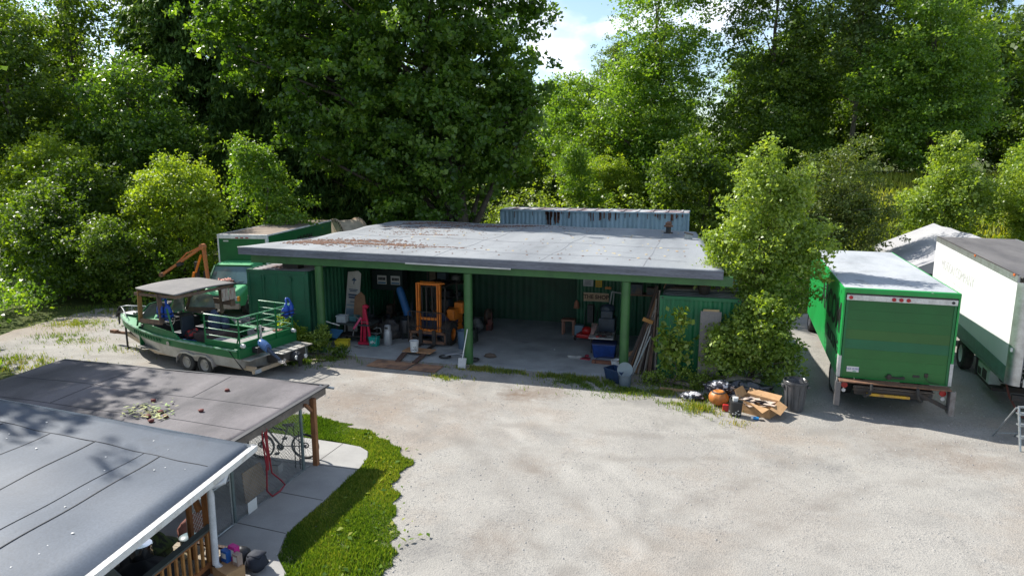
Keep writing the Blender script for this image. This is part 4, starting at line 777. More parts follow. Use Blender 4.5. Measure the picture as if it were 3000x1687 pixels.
for y, nm in ((-.75, 0), (.75, 1)):
    m = MB(); m.lathe([(0, -.05), (1.6, -.05), (1.6, .05), (0, .05)], 40, (0, y, 0), 'y'); m.build('flange', FL, sp_)
m = MB(); m.lathe([(1.48, -.72), (1.48, .72)], 40, (0, 0, 0), 'y'); m.build('drum', mat('cream_wrap', (.52, .44, .33), .7), sp_, smooth=True)
m = MB()
for k in range(44):
    a = k*2*math.pi/44; m.box(1.50*math.cos(a)-.02, 1.50*math.cos(a)+.02, -.83, -.80, 1.50*math.sin(a)-.07, 1.50*math.sin(a)+.07, Matrix.Rotation(-a+math.pi/2, 3, 'Y'))
m.build('rim_staples', mat('dark_gap', (.10, .07, .05), .9), sp_)
m = MB(); m.box(-.9, -.6, -.84, -.8, -.5, 1.2); m.build('orange_board', PLY, sp_)
def tyre(x, y, z, rz, tilt, label, r=.36):
    t = thing('loose_tyre', label, 'tyre', (x, y, z), rz); t.rotation_euler = (R(tilt), 0, R(rz))
    m = MB(); m.lathe([(r*.58, -.1), (r*.9, -.12), (r, -.08), (r, .08), (r*.9, .12), (r*.58, .1), (r*.58, -.1)], 26); m.build('tread', RUBBER, t, smooth=True)
tyre(-20.4, 21.5, 1.05, 20, 78, 'black tyre standing behind the boat bow rail, left one'); tyre(-19.6, 21.6, 1.0, -15, 85, 'black tyre standing behind the boat windscreen, right one')
mw = thing('riding_mower', 'dark riding mower parked behind the bow of the boat', 'mower', (-20.1, 22.3, 0), 10)
m = MB(); m.box(-.8, .7, -.4, .4, .35, .75); m.blob((.45, 0, .85), (.4, .3, .25), 3, .1); m.build('body', BLACK, mw, bevel=.05); m = MB(); m.box(-.75, -.3, -.28, .28, .75, 1.25); m.build('seat', BLACK, mw, bevel=.08)
for s in (-1, 1): wheel(mw, -.5, s*.4, .3, .3, .2, DSTEEL, ax='y'); wheel(mw, .5, s*.36, .2, .2, .15, DSTEEL, ax='y')
rd_ = thing('red_drum_trolley', 'red drum under a wire crate standing behind the boat stern', 'drum', (-16.75, 22.9, 0))
m = MB(); m.lathe([(0, 0), (.42, 0), (.42, 1.05), (.36, 1.22), (.15, 1.3), (0, 1.3)], 20); m.build('drum', mat('faded_red_plastic', (.60, .10, .06), .5, col2=(.5, .2, .1), scale=4), rd_, smooth=True)
m = MB()
for k in range(7):
    m.bar((-.36+k*.12, -.3, 1.32), (-.36+k*.12, -.3, 1.62), .014); m.bar((-.36+k*.12, .3, 1.32), (-.36+k*.12, .3, 1.62), .014)
for z in (1.32, 1.47, 1.62): m.path([(-.38, -.3, z), (.38, -.3, z), (.38, .3, z), (-.38, .3, z), (-.38, -.3, z)], .012, 6)
m.build('wire_crate', STEEL, rd_)
m = MB(); m.blob((0, 0, 1.44), (.3, .24, .13), 21, .35); m.build('rags', mat('mixed_rags', (.30, .06, .09), .9, col2=(.10, .12, .2), scale=10, lo=.45, hi=.5), rd_, smooth=2)
m = MB(); m.bar((-14.6, 20.95, 0), (-14.45, 21.2, 1.25), .16, .03); tag(m.build('leaning_board', WOODG), 'narrow grey board leaning on the dark green container door among weeds', 'board')
bk = thing('bucket', 'greyish white bucket in the weeds beside the left green post', 'bucket', (-13.55, 20.75, 0)); m = MB(); m.lathe([(0, 0), (.13, 0), (.155, .36), (.165, .36), (.165, .39), (.14, .39), (.125, .03), (0, .03)], 20); m.build('shell', mat('dusty_white_plastic', (.42, .43, .42), .6), bk, smooth=True)
for i, (a, b) in enumerate((((-14.9, 19.9, .03), (-12.4, 20.25, .04)), ((-14.6, 19.7, .03), (-13.2, 19.95, .04)))):
    m = MB(); m.bar(a, b, .14, .03); tag(m.build('scrap_plank', mat('bleached_plank', (.40, .32, .24), .8)), ('long' if i == 0 else 'short')+' bleached plank lying in the grass behind the boat stern', 'plank')
# ---------------------------------------------------------------- forklift
fk = thing('forklift', 'orange and blue forklift with tall mast parked inside the shed with forks lowered', 'forklift', (-9.72, 22.45, 0.02), -3)
m = MB()
for s in (-1, 1):
    m.box(s*.42-.07, s*.42-.02, .62, .76, .55, 2.36); m.box(s*.42+.02, s*.42+.07, .62, .76, .55, 2.36); m.box(s*.42-.02, s*.42+.02, .70, .74, .55, 2.3)
m.box(-.49, .49, .66, .74, 2.28, 2.36); m.path([(-.42, .62, 2.36), (.42, .62, 2.36), (.62, .75, 2.36), (.42, .88, 2.36), (-.42, .88, 2.36)], .03, 6); m.box(-.5, .5, .60, .7, .52, .62); m.box(-.4, .4, .70, .8, .95, 1.05)
m.build('mast', ORANGE, fk, bevel=.006)
m = MB(); m.tube((-.12, .74, .4), (-.12, .74, 2.2), .03); m.tube((.12, .74, .4), (.12, .74, 2.2), .03); m.path([(-.28, .72, 2.2), (-.28, .72, .5)], .012); m.path([(.28, .72, 2.2), (.28, .72, .5)], .012); m.build('lift_cylinder', DSTEEL, fk, smooth=True)
m = MB(); m.box(-.75, .75, .5, .58, .1, .2); m.box(-.75, .75, .5, .58, .46, .55)
for x in (-.72, -.3, .3, .68): m.box(x, x+.07, .5, .58, .1, .55)
m.build('carriage', RUST, fk, bevel=.004)
for x in (-.33, .22):
    m = MB(); m.box(x, x+.14, .44, .5, .06, .62); m.loft([[(x, .5, .05), (x+.14, .5, .05), (x+.14, .5, .09), (x, .5, .09)], [(x+.02, -.75, .05), (x+.12, -.75, .05), (x+.12, -.75, .06), (x+.02, -.75, .06)]]); m.build('fork', DSTEEL, fk)
m = MB()
m.path([(-.76, .48, .12), (-.76, .48, 1.25), (-.7, .48, 1.3), (.7, .48, 1.3), (.78, .48, 1.2), (.78, .48, .12)], .022, 6)
for x in np.linspace(-.6, .62, 9): m.bar((x, .48, .6), (x, .48, 1.3), .016)
m.bar((-.76, .48, .75), (.78, .48, .75), .02); m.build('load_guard', DSTEEL, fk)
m = MB(); m.loft([[(-.5, .95, .25), (.5, .95, .25), (.5, .95, 1.15), (-.5, .95, 1.15)], [(-.55, 1.5, .25), (.55, 1.5, .25), (.55, 1.5, .8), (-.55, 1.5, .8)], [(-.55, 2.2, .25), (.55, 2.2, .25), (.55, 2.2, .8), (-.55, 2.2, .8)]]); m.build('chassis', mat('navy_forklift', (.015, .03, .085), .45), fk, bevel=.03)
m = MB(); m.loft([[(-.5, 2.0, .3), (.5, 2.0, .3), (.5, 2.0, .98), (-.5, 2.0, .98)], [(-.5, 2.75, .35), (.5, 2.75, .35), (.5, 2.75, 1.05), (-.5, 2.75, 1.05)]]); m.box(.42, .72, 1.35, 1.8, .8, 1.25); m.box(.45, .8, 2.0, 2.5, .95, 1.4); m.box(.5, .7, 1.6, 2.2, .3, .6); m.build('counterweight', ORANGE, fk, bevel=.03)
m = MB(); m.box(-.5, .55, .9, 2.35, 2.16, 2.2)
for x in np.linspace(-.45, .5, 7): m.box(x, x+.04, .9, 2.35, 2.2, 2.23)
for s in (-1, 1):
    m.bar((s*.5, 1.0, 1.15), (s*.48, 1.15, 2.18), .06); m.bar((s*.5, 2.3, 1.0), (s*.48, 2.2, 2.18), .06)
m.build('overhead_guard', DSTEEL, fk)
m = MB(); m.box(-.25, .25, 1.55, 1.95, .95, 1.05); m.box(-.24, .24, 1.9, 2.0, 1.0, 1.5); m.build('seat', BLACK, fk, bevel=.05)
m = MB(); m.path([(.0+.17*math.cos(a), 1.3+.06*math.sin(a), 1.35+.15*math.sin(a)) for a in np.linspace(0, 6.283, 18)], .015, 6); m.tube((0, 1.05, 1.1), (0, 1.3, 1.35), .02); m.build('steering_wheel', BLACK, fk)
m = MB()
for s in (-1, 1): m.loft([[(s*.52, 1.0+.5*math.cos(a), .42+.5*math.sin(a)), (s*.86, 1.0+.5*math.cos(a), .42+.5*math.sin(a)), (s*.86, 1.0+.46*math.cos(a), .42+.46*math.sin(a)), (s*.52, 1.0+.46*math.cos(a), .42+.46*math.sin(a))] for a in np.linspace(.4, 2.6, 9)])
m.build('mudguard', DSTEEL, fk)
for s in (-1, 1): wheel(fk, s*.70, 1.0, .40, .40, .32, ORANGE, tread=True); wheel(fk, s*.5, 2.4, .27, .27, .2, ORANGE)
# ---------------------------------------------------------------- things in the forklift bay
def bucket(loc, label, m_, r=.145, h=.36, rz=0, handle=True, marks=None, name='bucket'):
    b = thing(name, label, 'bucket', loc, rz)
    m = MB(); m.lathe([(0, 0), (r*.85, 0), (r, h*.9), (r*1.06, h*.9), (r*1.06, h), (r*.95, h), (r*.8, .03), (0, .03)], 24); m.build('shell', m_, b, smooth=True)
    if handle:
        m = MB(); m.path([(r*1.05*math.cos(a), .02, h*.92+r*1.2*math.sin(a)) for a in np.linspace(0, math.pi, 12)], .006, 5); m.build('handle', STEEL, b, smooth=True)
    if marks:
        m = MB()
        for k in range(9):
            a = -math.pi/2+rnd.uniform(-.7, .7); z = rnd.choice((.08, .13, .18)); m.box(-.02, .02, -.003, .003, z, z+.02, rotm('Z', 0)); 
            m.v[-8:] = [((r*.93)*math.cos(a+q[0]/r), (r*.93+.002)*math.sin(a+q[0]/r), q[2]) if q[1] < 0 else ((r*.93-.01)*math.cos(a+q[0]/r), (r*.93-.01)*math.sin(a+q[0]/r), q[2]) for q in m.v[-8:]]
        m.build('print', marks, b)
    return b
WPL = mat('white_plastic', (.62, .63, .62), .45, col2=(.54, .54, .53), scale=5)
bucket((-9.68, 21.72, .155), 'white bucket standing on the plywood scrap over the forklift forks', WPL, .16, .40, 10, True, BLACK)
m = MB(); m.box(-.55, .55, -.28, .28, 0, .02); tag(m.build('plywood_scrap', PLY, loc=(-9.58, 21.92, .13), rz=-2), 'small plywood piece lying across the lowered forklift forks', 'plywood')
for i, (x, y, w, l, r, lb) in enumerate(((-9.98, 20.42, 1.45, .78, -3, 'left worn plywood sheet lying on the ground in front of the forklift'), (-8.68, 20.38, .98, .72, -2, 'right plywood sheet lying on the ground in front of the forklift'))):
    m = MB(); m.box(-w/2, w/2, -l/2, l/2, .024, .04); tag(m.build('plywood_sheet', mat('trodden_plywood', (.36, .20, .11), .8, col2=(.17, .10, .07), scale=2.2, lo=.42, hi=.62), loc=(x, y, 0), rz=r), lb, 'plywood')
for i, (a, b, lb) in enumerate((((-9.88, 20.75, .06), (-10.02, 21.62, .1), 'left dark beam ramped up to the forks'), ((-9.25, 20.72, .06), (-9.28, 21.66, .1), 'right dark beam ramped up to the forks'))):
    m = MB(); m.bar(a, b, .17, .05); tag(m.build('timber_block', mat('dark_old_timber', (.10, .055, .04), .85)), lb+' from the trodden plywood', 'timber')
gc = thing('gas_cylinder', 'tall grey gas cylinder standing on the shed floor left of the forklift', 'gas cylinder', (-11.18, 22.7, .02))
m = MB(); m.lathe([(0, 0), (.14, 0), (.155, .04), (.155, .48), (.13, .56), (.05, .60), (0, .61)], 24); m.build('body', mat('silver_paint', (.36, .37, .38), .4, .3), gc, smooth=True)
m = MB(); n = 20
m.lathe([(.12, .56), (.125, .76), (.11, .76), (.11, .56)], 20); m.build('collar', mat('silver_paint2', (.42, .43, .44), .4, .3), gc, smooth=True)
m = MB(); m.box(-.06, .06, -.128, -.11, .64, .72); m.tube((0, 0, .6), (0, 0, .72), .025); m.build('valve', BLACK, gc)
tb = thing('teal_tub', 'teal plastic tub with white lettering between red hoist and gas cylinder', 'tub', (-11.62, 22.45, .02), 3)
m = MB(); m.loft([[(-.15, -.12, 0), (.15, -.12, 0), (.15, .12, 0), (-.15, .12, 0)], [(-.17, -.14, .33), (.17, -.14, .33), (.17, .14, .33), (-.17, .14, .33)]]); m.box(-.185, .185, -.155, .155, .32, .36); m.build('tub', mat('teal_plastic', (.01, .30, .24), .45), tb, bevel=.015)
text('lettering', 'abc', .15, WHITE, tb, (0, -.137, .18), (86, 0, 0), bold=.004)
ch = thing('engine_hoist', 'folded crimson engine hoist standing on the shed floor', 'engine hoist', (-12.05, 22.5, .02), 4)
CR = mat('crimson_paint', (.46, .012, .05), .4, col2=(.33, .012, .04), scale=5)
m = MB(); m.bar((-.02, .1, .1), (0, .12, 1.5), .14, .12); m.bar((.02, .1, 1.5), (.16, .08, 1.42), .1); m.build('mast', CR, ch, bevel=.01)
m = MB(); m.bar((.06, 0, 1.38), (.28, -.05, .12), .08); m.build('boom', CR, ch, bevel=.01)
m = MB(); m.box(-.22, .25, -.12, .2, .03, .12); m.bar((-.1, -.1, .15), (-.06, -.02, 1.0), .07, .05); m.build('base', CR, ch, bevel=.01)
m = MB(); m.bar((-.1, 0, 1.05), (-.38, -.1, .62), .10, .08); m.build('leg', mat('pink_paint', (.50, .05, .14), .45), ch, bevel=.01)
m = MB(); m.bar((-.12, -.02, .95), (-.36, -.05, 1.12), .04); m.bar((-.2, -.05, .9), (.3, -.05, .88), .02); m.tube((-.38, -.1, .55), (-.40, -.12, .35), .028); m.build('ram', STEEL, ch)
m = MB(); m.path([(-.2, -.2, .02), (-.35, -.3, .03), (-.1, -.42, .03), (.25, -.3, .03), (.5, -.2, .25), (.45, .0, .45), (.2, .05, .5)], .012, 6); m.path([(.3, .1, .62), (.42, .1, .70), (.58, .1, .68), (.60, .1, .52), (.45, .1, .45), (.3, .1, .5)], .014, 6); tag(m.build('air_hose', mat('grey_hose', (.16, .18, .17), .5), smooth=True, loc=(-11.95, 22.4, .02)), 'thin grey hose looped on the floor around the crimson hoist', 'hose')
def crate(loc, w, d, h, m_, name, label, rz=0, lip=True):
    c = thing(name, label, 'crate', loc, rz); m = MB(); t_ = .012
    m.box(-w/2, w/2, -d/2, d/2, 0, t_); m.box(-w/2, w/2, -d/2, -d/2+t_, t_, h); m.box(-w/2, w/2, d/2-t_, d/2, t_, h); m.box(-w/2, -w/2+t_, -d/2+t_, d/2-t_, t_, h); m.box(w/2-t_, w/2, -d/2+t_, d/2-t_, t_, h); m.build('tray', m_, c)
    if lip:
        m = MB(); m.box(-w/2-.02, w/2+.02, -d/2-.02, -d/2, h-.04, h); m.box(-w/2-.02, w/2+.02, d/2, d/2+.02, h-.04, h); m.box(-w/2-.02, -w/2, -d/2, d/2, h-.04, h); m.box(w/2, w/2+.02, -d/2, d/2, h-.04, h); m.build('rim', m_, c)
    return c
crate((-12.72, 22.05, .02), .48, .36, .26, YEL, 'yellow_crate', 'yellow plastic crate on the shed floor near the left green post', 15)
crate((-13.0, 22.6, .82), .36, .28, .26, mat('pale_grey_plastic', (.42, .46, .48), .5), 'grey_crate', 'pale grey plastic crate on the dark bench at the left of the shed', 5)
crate((-12.65, 22.9, .82), .3, .26, .2, mat('teal_grey_plastic', (.08, .20, .22), .5), 'teal_crate', 'muted teal crate behind the pale grey crate on the dark bench', -8)
wb = thing('workbench', 'dark cluttered workbench along the left inner wall of the shed', 'workbench', (-12.75, 22.75, .02))
m = MB(); m.box(-.5, .95, -.35, .5, .74, .80); m.build('top', mat('dark_bench', (.035, .045, .045), .7), wb)
for x in (-.45, .85):
    for y in (-.3, .4):
        m = MB(); m.box(x, x+.06, y, y+.06, 0, .74); m.build('leg', DSTEEL, wb)
m = MB(); m.box(-.4, .9, -.2, .4, .25, .3); m.build('shelf', DSTEEL, wb)
m = MB(); m.box(-.3, .25, -.35, .1, .38, .42, rotm('X', 28)); m.v = [(x, y, z) for x, y, z in m.v]; tag(m.build('blue_board', mat('faded_blue_board', (.03, .13, .26), .7), loc=(-13.0, 22.15, .1), rz=-10), 'faded blue board propped above the yellow crate', 'board')
m = MB(); m.bar((-13.45, 21.95, 1.0), (-12.9, 22.2, .78), .03); tag(m.build('white_rod', WHITE), 'short white rod resting on the dark bench beside the left post', 'rod')
m = MB(); m.prism([(-.3, 0), (.28, 0), (.2, .95), (.05, 1.1), (-.2, .9)], -.02, .02, 'y'); tag(m.build('brown_paper_sack', mat('dull_brown_board', (.22, .12, .065), .85), loc=(-12.55, 23.2, .8), rz=5), 'brown cardboard sheet standing on the bench before the white banner board', 'cardboard')
sg = thing('banner_board', 'tall white printed banner board leaning on the left wall of the shed', 'banner', (-13.25, 23.6, .05)); sg.rotation_euler = (R(-7), R(4), R(8))
m = MB(); m.prism([(-.27, .0), (.27, .0), (.27, 2.45), (.15, 2.55), (-.27, 2.48)], -.015, .015, 'y'); m.build('board', mat('off_white_board', (.50, .48, .45), .7, col2=(.40, .37, .34), scale=3), sg)
m = MB(); m.box(-.24, .24, -.018, -.0155, .35, 1.05); m.box(-.24, .24, -.018, -.0155, 1.15, 1.2); m.build('blue_field', mat('washed_blue_print', (.20, .29, .36), .7), sg)
m = MB()
for z, w in ((1.78, .36), (1.72, .3), (1.55, .38), (1.45, .34), (1.3, .2)): m.box(-w/2, w/2, -.0195, -.0155, z, z+(.07 if z in (1.55, 1.45) else .035))
m.prism([(-.1, 2.15), (0, 2.28), (.11, 2.17), (.03, 2.14), (.02, 2.02), (-.02, 2.02), (-.01, 2.14)], -.0195, -.0155, 'y'); m.build('print', mat('navy_print', (.05, .09, .16), .7), sg)
cb = thing('wall_cabinet', 'dark wall cabinet with two white and blue labels at the back of the shed', 'cabinet', (-13.15, 25.9, 1.45))
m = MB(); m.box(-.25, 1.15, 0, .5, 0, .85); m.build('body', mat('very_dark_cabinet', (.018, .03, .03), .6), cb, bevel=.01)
for x in (.0, .62):
    m = MB(); m.box(x, x+.42, -.012, 0, .25, .62); q = m.build('label', WHITE, cb); m = MB(); m.box(x+.03, x+.39, -.016, -.012, .28, .34); m.build('blue_band', mat('label_blue', (.04, .2, .4), .5), q)
    m = MB()
    for k in range(5): m.box(x+.05+k*.066, x+.105+k*.066, -.016, -.012, .42, .54)
    m.build('dark_print', BLACK, q)
m = MB()
for x, c in ((-.1, 0), (.15, 1), (.35, 2), (.8, 1), (1.0, 0)): m.lathe([(0, 0), (.07, 0), (.07, .2), (.03, .26), (0, .26)], 12, (x, .2, .86))
cans = m.build('cans', mat('mixed_cans', (.30, .28, .25), .5, col2=(.05, .12, .2), scale=4, lo=.48, hi=.52), None, loc=(-13.15, 25.9, 1.45)); tag(cans, 'row of small cans and jars on top of the dark wall cabinet', 'cans')
SW = 1.75
sf = thing('storage_shelf', 'dark loaded shelving along the back wall behind the forklift', 'shelf', (-11.2, 26.6, .02))
for z in (.5, 1.1, 1.7, 2.3):
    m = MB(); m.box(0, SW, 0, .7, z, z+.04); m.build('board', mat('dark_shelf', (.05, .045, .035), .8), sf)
for x in (0, SW-.06):
    m = MB(); m.box(x, x+.06, 0, .06, 0, 2.7); m.build('upright', DSTEEL, sf)
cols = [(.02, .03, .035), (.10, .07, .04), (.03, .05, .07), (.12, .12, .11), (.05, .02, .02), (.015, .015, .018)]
k = 0
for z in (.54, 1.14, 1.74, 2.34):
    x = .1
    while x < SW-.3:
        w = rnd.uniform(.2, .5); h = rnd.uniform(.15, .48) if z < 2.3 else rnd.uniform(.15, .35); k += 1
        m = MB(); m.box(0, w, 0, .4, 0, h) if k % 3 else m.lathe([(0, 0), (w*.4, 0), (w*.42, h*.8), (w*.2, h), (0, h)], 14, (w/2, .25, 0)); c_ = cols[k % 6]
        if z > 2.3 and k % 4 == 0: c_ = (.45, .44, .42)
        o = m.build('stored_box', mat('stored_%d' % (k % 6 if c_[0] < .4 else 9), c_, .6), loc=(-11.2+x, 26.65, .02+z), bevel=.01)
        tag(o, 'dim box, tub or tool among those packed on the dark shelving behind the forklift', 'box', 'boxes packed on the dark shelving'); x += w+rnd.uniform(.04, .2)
m = MB(); m.lathe([(0, 0), (.13, 0), (.15, .1), (.15, 1.35), (.1, 1.5), (0, 1.52)], 16); o = tag(m.build('blue_roll', mat('dull_blue_tube', (.02, .12, .32), .6), smooth=True, loc=(-10.95, 24.3, .5)), 'long dull blue tube leaning left of the forklift', 'tube'); o.rotation_euler = (0, R(-18), 0)
m = MB(); m.blob((0, 0, .35), (.45, .35, .42), 31, .2, flat=-.34); m.box(-.6, .5, .1, .6, 0, .5); tag(m.build('dark_heap', mat('dark_clutter', (.03, .03, .035), .7, col2=(.07, .06, .05), scale=6), loc=(-11.5, 23.6, .02)), 'heap of dark bags behind the crimson hoist and gas cylinder', 'bags')
m = MB(); m.lathe([(0, 0), (.2, 0), (.22, .45), (.2, .5), (0, .5)], 18); tag(m.build('kettle_grill', BLACK, smooth=True, loc=(-10.8, 23.5, .35)), 'black round pot behind the gas cylinder', 'pot')
m = MB(); m.box(-.18, .25, -.1, .1, 0, .3); m.box(-.1, .15, -.12, -.1, .08, .2); tag(m.build('boxed_goods', mat('kraft_box', (.2, .12, .08), .8), loc=(-9.5, 26.0, 2.72)), 'small kraft box high on the shelving above the forklift mast', 'box')
bn = thing('barrel', 'grey blue plastic barrel behind the middle green post', 'barrel', (-8.28, 23.05, .02)); m = MB(); m.lathe([(0, 0), (.21, 0), (.24, .62), (.255, .62), (.255, .68), (.235, .68), (.2, .05), (0, .05)], 22); m.build('shell', mat('grey_blue_plastic', (.09, .14, .20), .5), bn, smooth=True)
sv = thing('snow_shovel', 'white handled shovel leaning on the middle green post', 'shovel', (-7.52, 20.75, .03), 0); m = MB(); m.tube((0, 0, .3), (.08, .32, 1.25), .017); m.build('handle', WHITE, sv); m = MB(); m.add([(-.13, -.1, 0), (.13, -.1, 0), (.14, .02, .32), (-.14, .02, .32), (-.13, -.07, 0), (.13, -.07, 0), (.14, .05, .32), (-.14, .05, .32)], [(0, 1, 2, 3), (7, 6, 5, 4), (0, 4, 5, 1), (3, 2, 6, 7), (0, 3, 7, 4), (1, 5, 6, 2)]); m.build('blade', mat('dirty_white_blade', (.5, .5, .49), .6), sv)
kb = thing('small_bicycle', 'small black bicycle frame lying on the shed floor by the middle post', 'bicycle', (-8.2, 21.7, .03), 10)
m = MB(); m.path([(-.3+.19*math.cos(a), .19*math.sin(a)*.9, .05) for a in np.linspace(0, 6.283, 20)], .03, 6); m.path([(.75+.19*math.cos(a), -.25+.19*math.sin(a)*.9, .05) for a in np.linspace(0, 6.283, 20)], .03, 6); m.build('wheel', RUBBER, kb)
m = MB(); m.path([(-.3, 0, .08), (.1, .1, .14), (.4, -.05, .12), (.75, -.25, .08)], .02, 6); m.path([(.1, .1, .14), (.3, .2, .18), (.5, .15, .2)], .018, 6); m.build('frame', mat('grey_frame', (.3, .31, .33), .4, .3), kb)
m = MB(); m.blob((0, 0, .02), (.3, .16, .035), 8, .3); tag(m.build('grey_rag', mat('grey_rag', (.28, .30, .32), .9), smooth=2, loc=(-8.45, 22.15, .02)), 'flattened grey rag behind the small bicycle frame', 'rag')
m = MB(); m.blob((0, 0, .05), (.22, .14, .09), 8, .5); tag(m.build('brown_debris', mat('debris', (.12, .09, .07), .9), smooth=2, loc=(-7.0, 22.2, .02)), 'brown debris on the shed floor right of the middle post', 'debris')
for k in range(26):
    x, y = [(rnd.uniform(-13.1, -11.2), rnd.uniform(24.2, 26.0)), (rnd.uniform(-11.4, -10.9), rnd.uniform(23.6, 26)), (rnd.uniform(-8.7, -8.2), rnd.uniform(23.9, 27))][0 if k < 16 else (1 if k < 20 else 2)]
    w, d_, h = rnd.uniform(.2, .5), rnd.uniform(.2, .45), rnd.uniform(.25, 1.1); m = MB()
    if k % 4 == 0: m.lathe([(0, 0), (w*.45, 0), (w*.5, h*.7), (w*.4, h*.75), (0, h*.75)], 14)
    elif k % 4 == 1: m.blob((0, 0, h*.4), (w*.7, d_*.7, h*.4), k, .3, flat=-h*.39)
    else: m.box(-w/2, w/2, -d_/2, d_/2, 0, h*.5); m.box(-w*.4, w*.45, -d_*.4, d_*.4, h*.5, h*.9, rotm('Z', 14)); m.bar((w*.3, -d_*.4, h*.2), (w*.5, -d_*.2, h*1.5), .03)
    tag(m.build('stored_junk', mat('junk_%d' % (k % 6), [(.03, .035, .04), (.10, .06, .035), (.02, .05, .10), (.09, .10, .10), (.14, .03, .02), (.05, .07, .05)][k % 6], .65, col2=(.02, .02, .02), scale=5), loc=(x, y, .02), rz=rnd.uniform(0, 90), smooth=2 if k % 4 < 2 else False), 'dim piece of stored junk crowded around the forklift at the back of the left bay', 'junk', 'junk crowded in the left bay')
# ---------------------------------------------------------------- things in the right bay
st = thing('wooden_stool', 'small reddish wooden stool against the dark back wall of the shed', 'stool', (-4.95, 26.15, .02))
m = MB(); m.box(-.27, .27, -.2, .2, .56, .62); m.build('seat', mat('reddish_wood', (.25, .12, .08), .7), st)
for x in (-.25, .17):
    for y in (-.18, .1):
        m = MB(); m.box(x, x+.08, y, y+.07, 0, .56); m.build('leg', mat('reddish_wood', (.2, .1, .08)), st)
m = MB(); m.box(-.17, .17, -.15, .15, 0, .42); tag(m.build('blue_tin', mat('pale_blue_tin', (.14, .22, .28), .5), loc=(-4.5, 26.1, .02)), 'pale blue tin box between the stool and the red mower', 'tin')
lm_ = thing('lawn_mower', 'red and black push mower standing at the back of the shed', 'lawn mower', (-4.1, 25.5, .02), -10)
m = MB(); m.box(-.35, .45, -.3, .3, .1, .26); m.blob((0, 0, .36), (.22, .2, .16), 2, .08); m.build('deck', RED, lm_, bevel=.05); m = MB(); m.path([(-.2, .2, .2), (-.25, .5, 1.05), (.25, .5, 1.05), (.2, .2, .2)], .018, 6); m.box(-.12, .12, .3, .48, .6, 1.3); m.build('handlebar', BLACK, lm_)
for x, y in ((-.38, -.3), (.45, -.3), (-.38, .3), (.45, .3)): wheel(lm_, x, y, .1, .1, .06, STEEL)
th = thing('shop_sign', 'wooden sign reading THE SHOP on the dark ribbed wall', 'sign', (-3.92, 26.46, 1.52), 0)
m = MB(); m.box(-.5, .5, -.02, .02, -.16, .16); m.build('board', mat('tan_sign_wood', (.42, .30, .19), .7, col2=(.34, .23, .14), scale=3, stretch=(.4, 1, 3)), th, bevel=.006)
text('lettering', 'THE SHOP', .215, mat('burnt_lettering', (.06, .03, .02), .7), th, (0, -.0225, .0), (90, 0, 0), bold=.007)
m = MB(); m.box(-.51, .51, -.028, -.02, .15, .17); m.box(-.51, .51, -.028, -.02, -.17, -.15); m.build('edge', mat('pale_edge', (.5, .42, .32), .7), th)
def paper(x, z, w, h, c, lb, lines, nm='notice', cc=(.1, .12, .15)):
    p = thing(nm, lb, 'notice', (x, 26.46, z)); m = MB(); m.box(-w/2, w/2, -.008, .008, -h/2, h/2); m.build('sheet', mat('sheet_%s' % nm, c, .7), p); m = MB()
    for i in range(lines): q = -h/2+h*(.15+.7*i/max(1, lines-1)); m.box(-w*.36, w*(.36-.1*(i % 2)), -.011, -.0085, q, q+h*.04)
    m.build('print', mat('print_ink', cc, .7), p)
paper(-4.25, 2.12, .40, .36, (.46, .47, .50), 'white printed notice on the ribbed wall above the wooden sign', 8); paper(-3.83, 2.08, .25, .32, (.55, .36, .02), 'yellow printed notice beside the white notice on the ribbed wall', 5, 'yellow_notice', (.25, .15, .01))
m = MB()
for i in range(5): m.prism([(i*.05, 0), (i*.05+.045, 0), (i*.05+.045, .1+.03*(i % 2)), (i*.05, .08)], -.01, .01, 'y')
tag(m.build('orange_sticker', mat('amber_letters', (.55, .22, .05), .6), loc=(-3.58, 26.45, 1.86)), 'small amber cut-out letters on the ribbed wall right of the yellow notice', 'sticker')
m = MB(); m.lathe([(0, 0), (.12, 0), (.09, .22), (.03, .32), (0, .33)], 12); tag(m.build('hanging_horn', mat('terracotta_dull', (.28, .12, .07), .7), smooth=True, loc=(-4.68, 26.35, 1.05)), 'dull terracotta bell shape hanging left of the wooden sign', 'bell')
m = MB(); m.bar((0, 0, 0), (.1, 0, .65), .05); m.bar((.14, 0, 0), (.18, 0, .60), .04); m.bar((.1, 0, .65), (.5, 0, .6), .045); tag(m.build('bent_bracket', mat('dull_white', (.38, .40, .40), .6), loc=(-3.38, 26.3, 1.15)), 'bent white frame hanging right of the wooden sign', 'frame')
tb2 = thing('work_table', 'white topped bench loaded with tools and dark engines', 'table', (-3.3, 24.3, .02), 3)
m = MB(); m.box(-.45, .42, -.95, .9, .62, .66); m.build('top', mat('grubby_white_top', (.45, .44, .42), .6, col2=(.3, .29, .27), scale=3), tb2)
for x in (-.4, .35):
    for y in (-.6, .8):
        m = MB(); m.box(x, x+.05, y, y+.05, 0, .62); m.build('leg', DSTEEL, tb2)
m = MB(); m.box(-.3, .3, 0, .55, 0, .5); m.box(-.22, .22, -.02, .4, .5, .78); m.blob((0, .2, .85), (.28, .22, .16), 5, .15); tag(m.build('tool_chest', mat('navy_black_plastic', (.02, .03, .045), .45, col2=(.04, .06, .09), scale=3), loc=(-3.2, 24.3, .68), bevel=.04), 'tall dark blue and black machine on the white topped bench', 'machine')
m = MB()
for k in range(10): m.blob((rnd.uniform(-.3, .3), rnd.uniform(-.15, .15), .06), (.1, .07, .06), k, .3)
tag(m.build('dark_tools', mat('oily_tools', (.05, .045, .04), .5), loc=(-3.2, 23.75, .68)), 'jumble of oily hand tools on the white topped bench', 'tools')
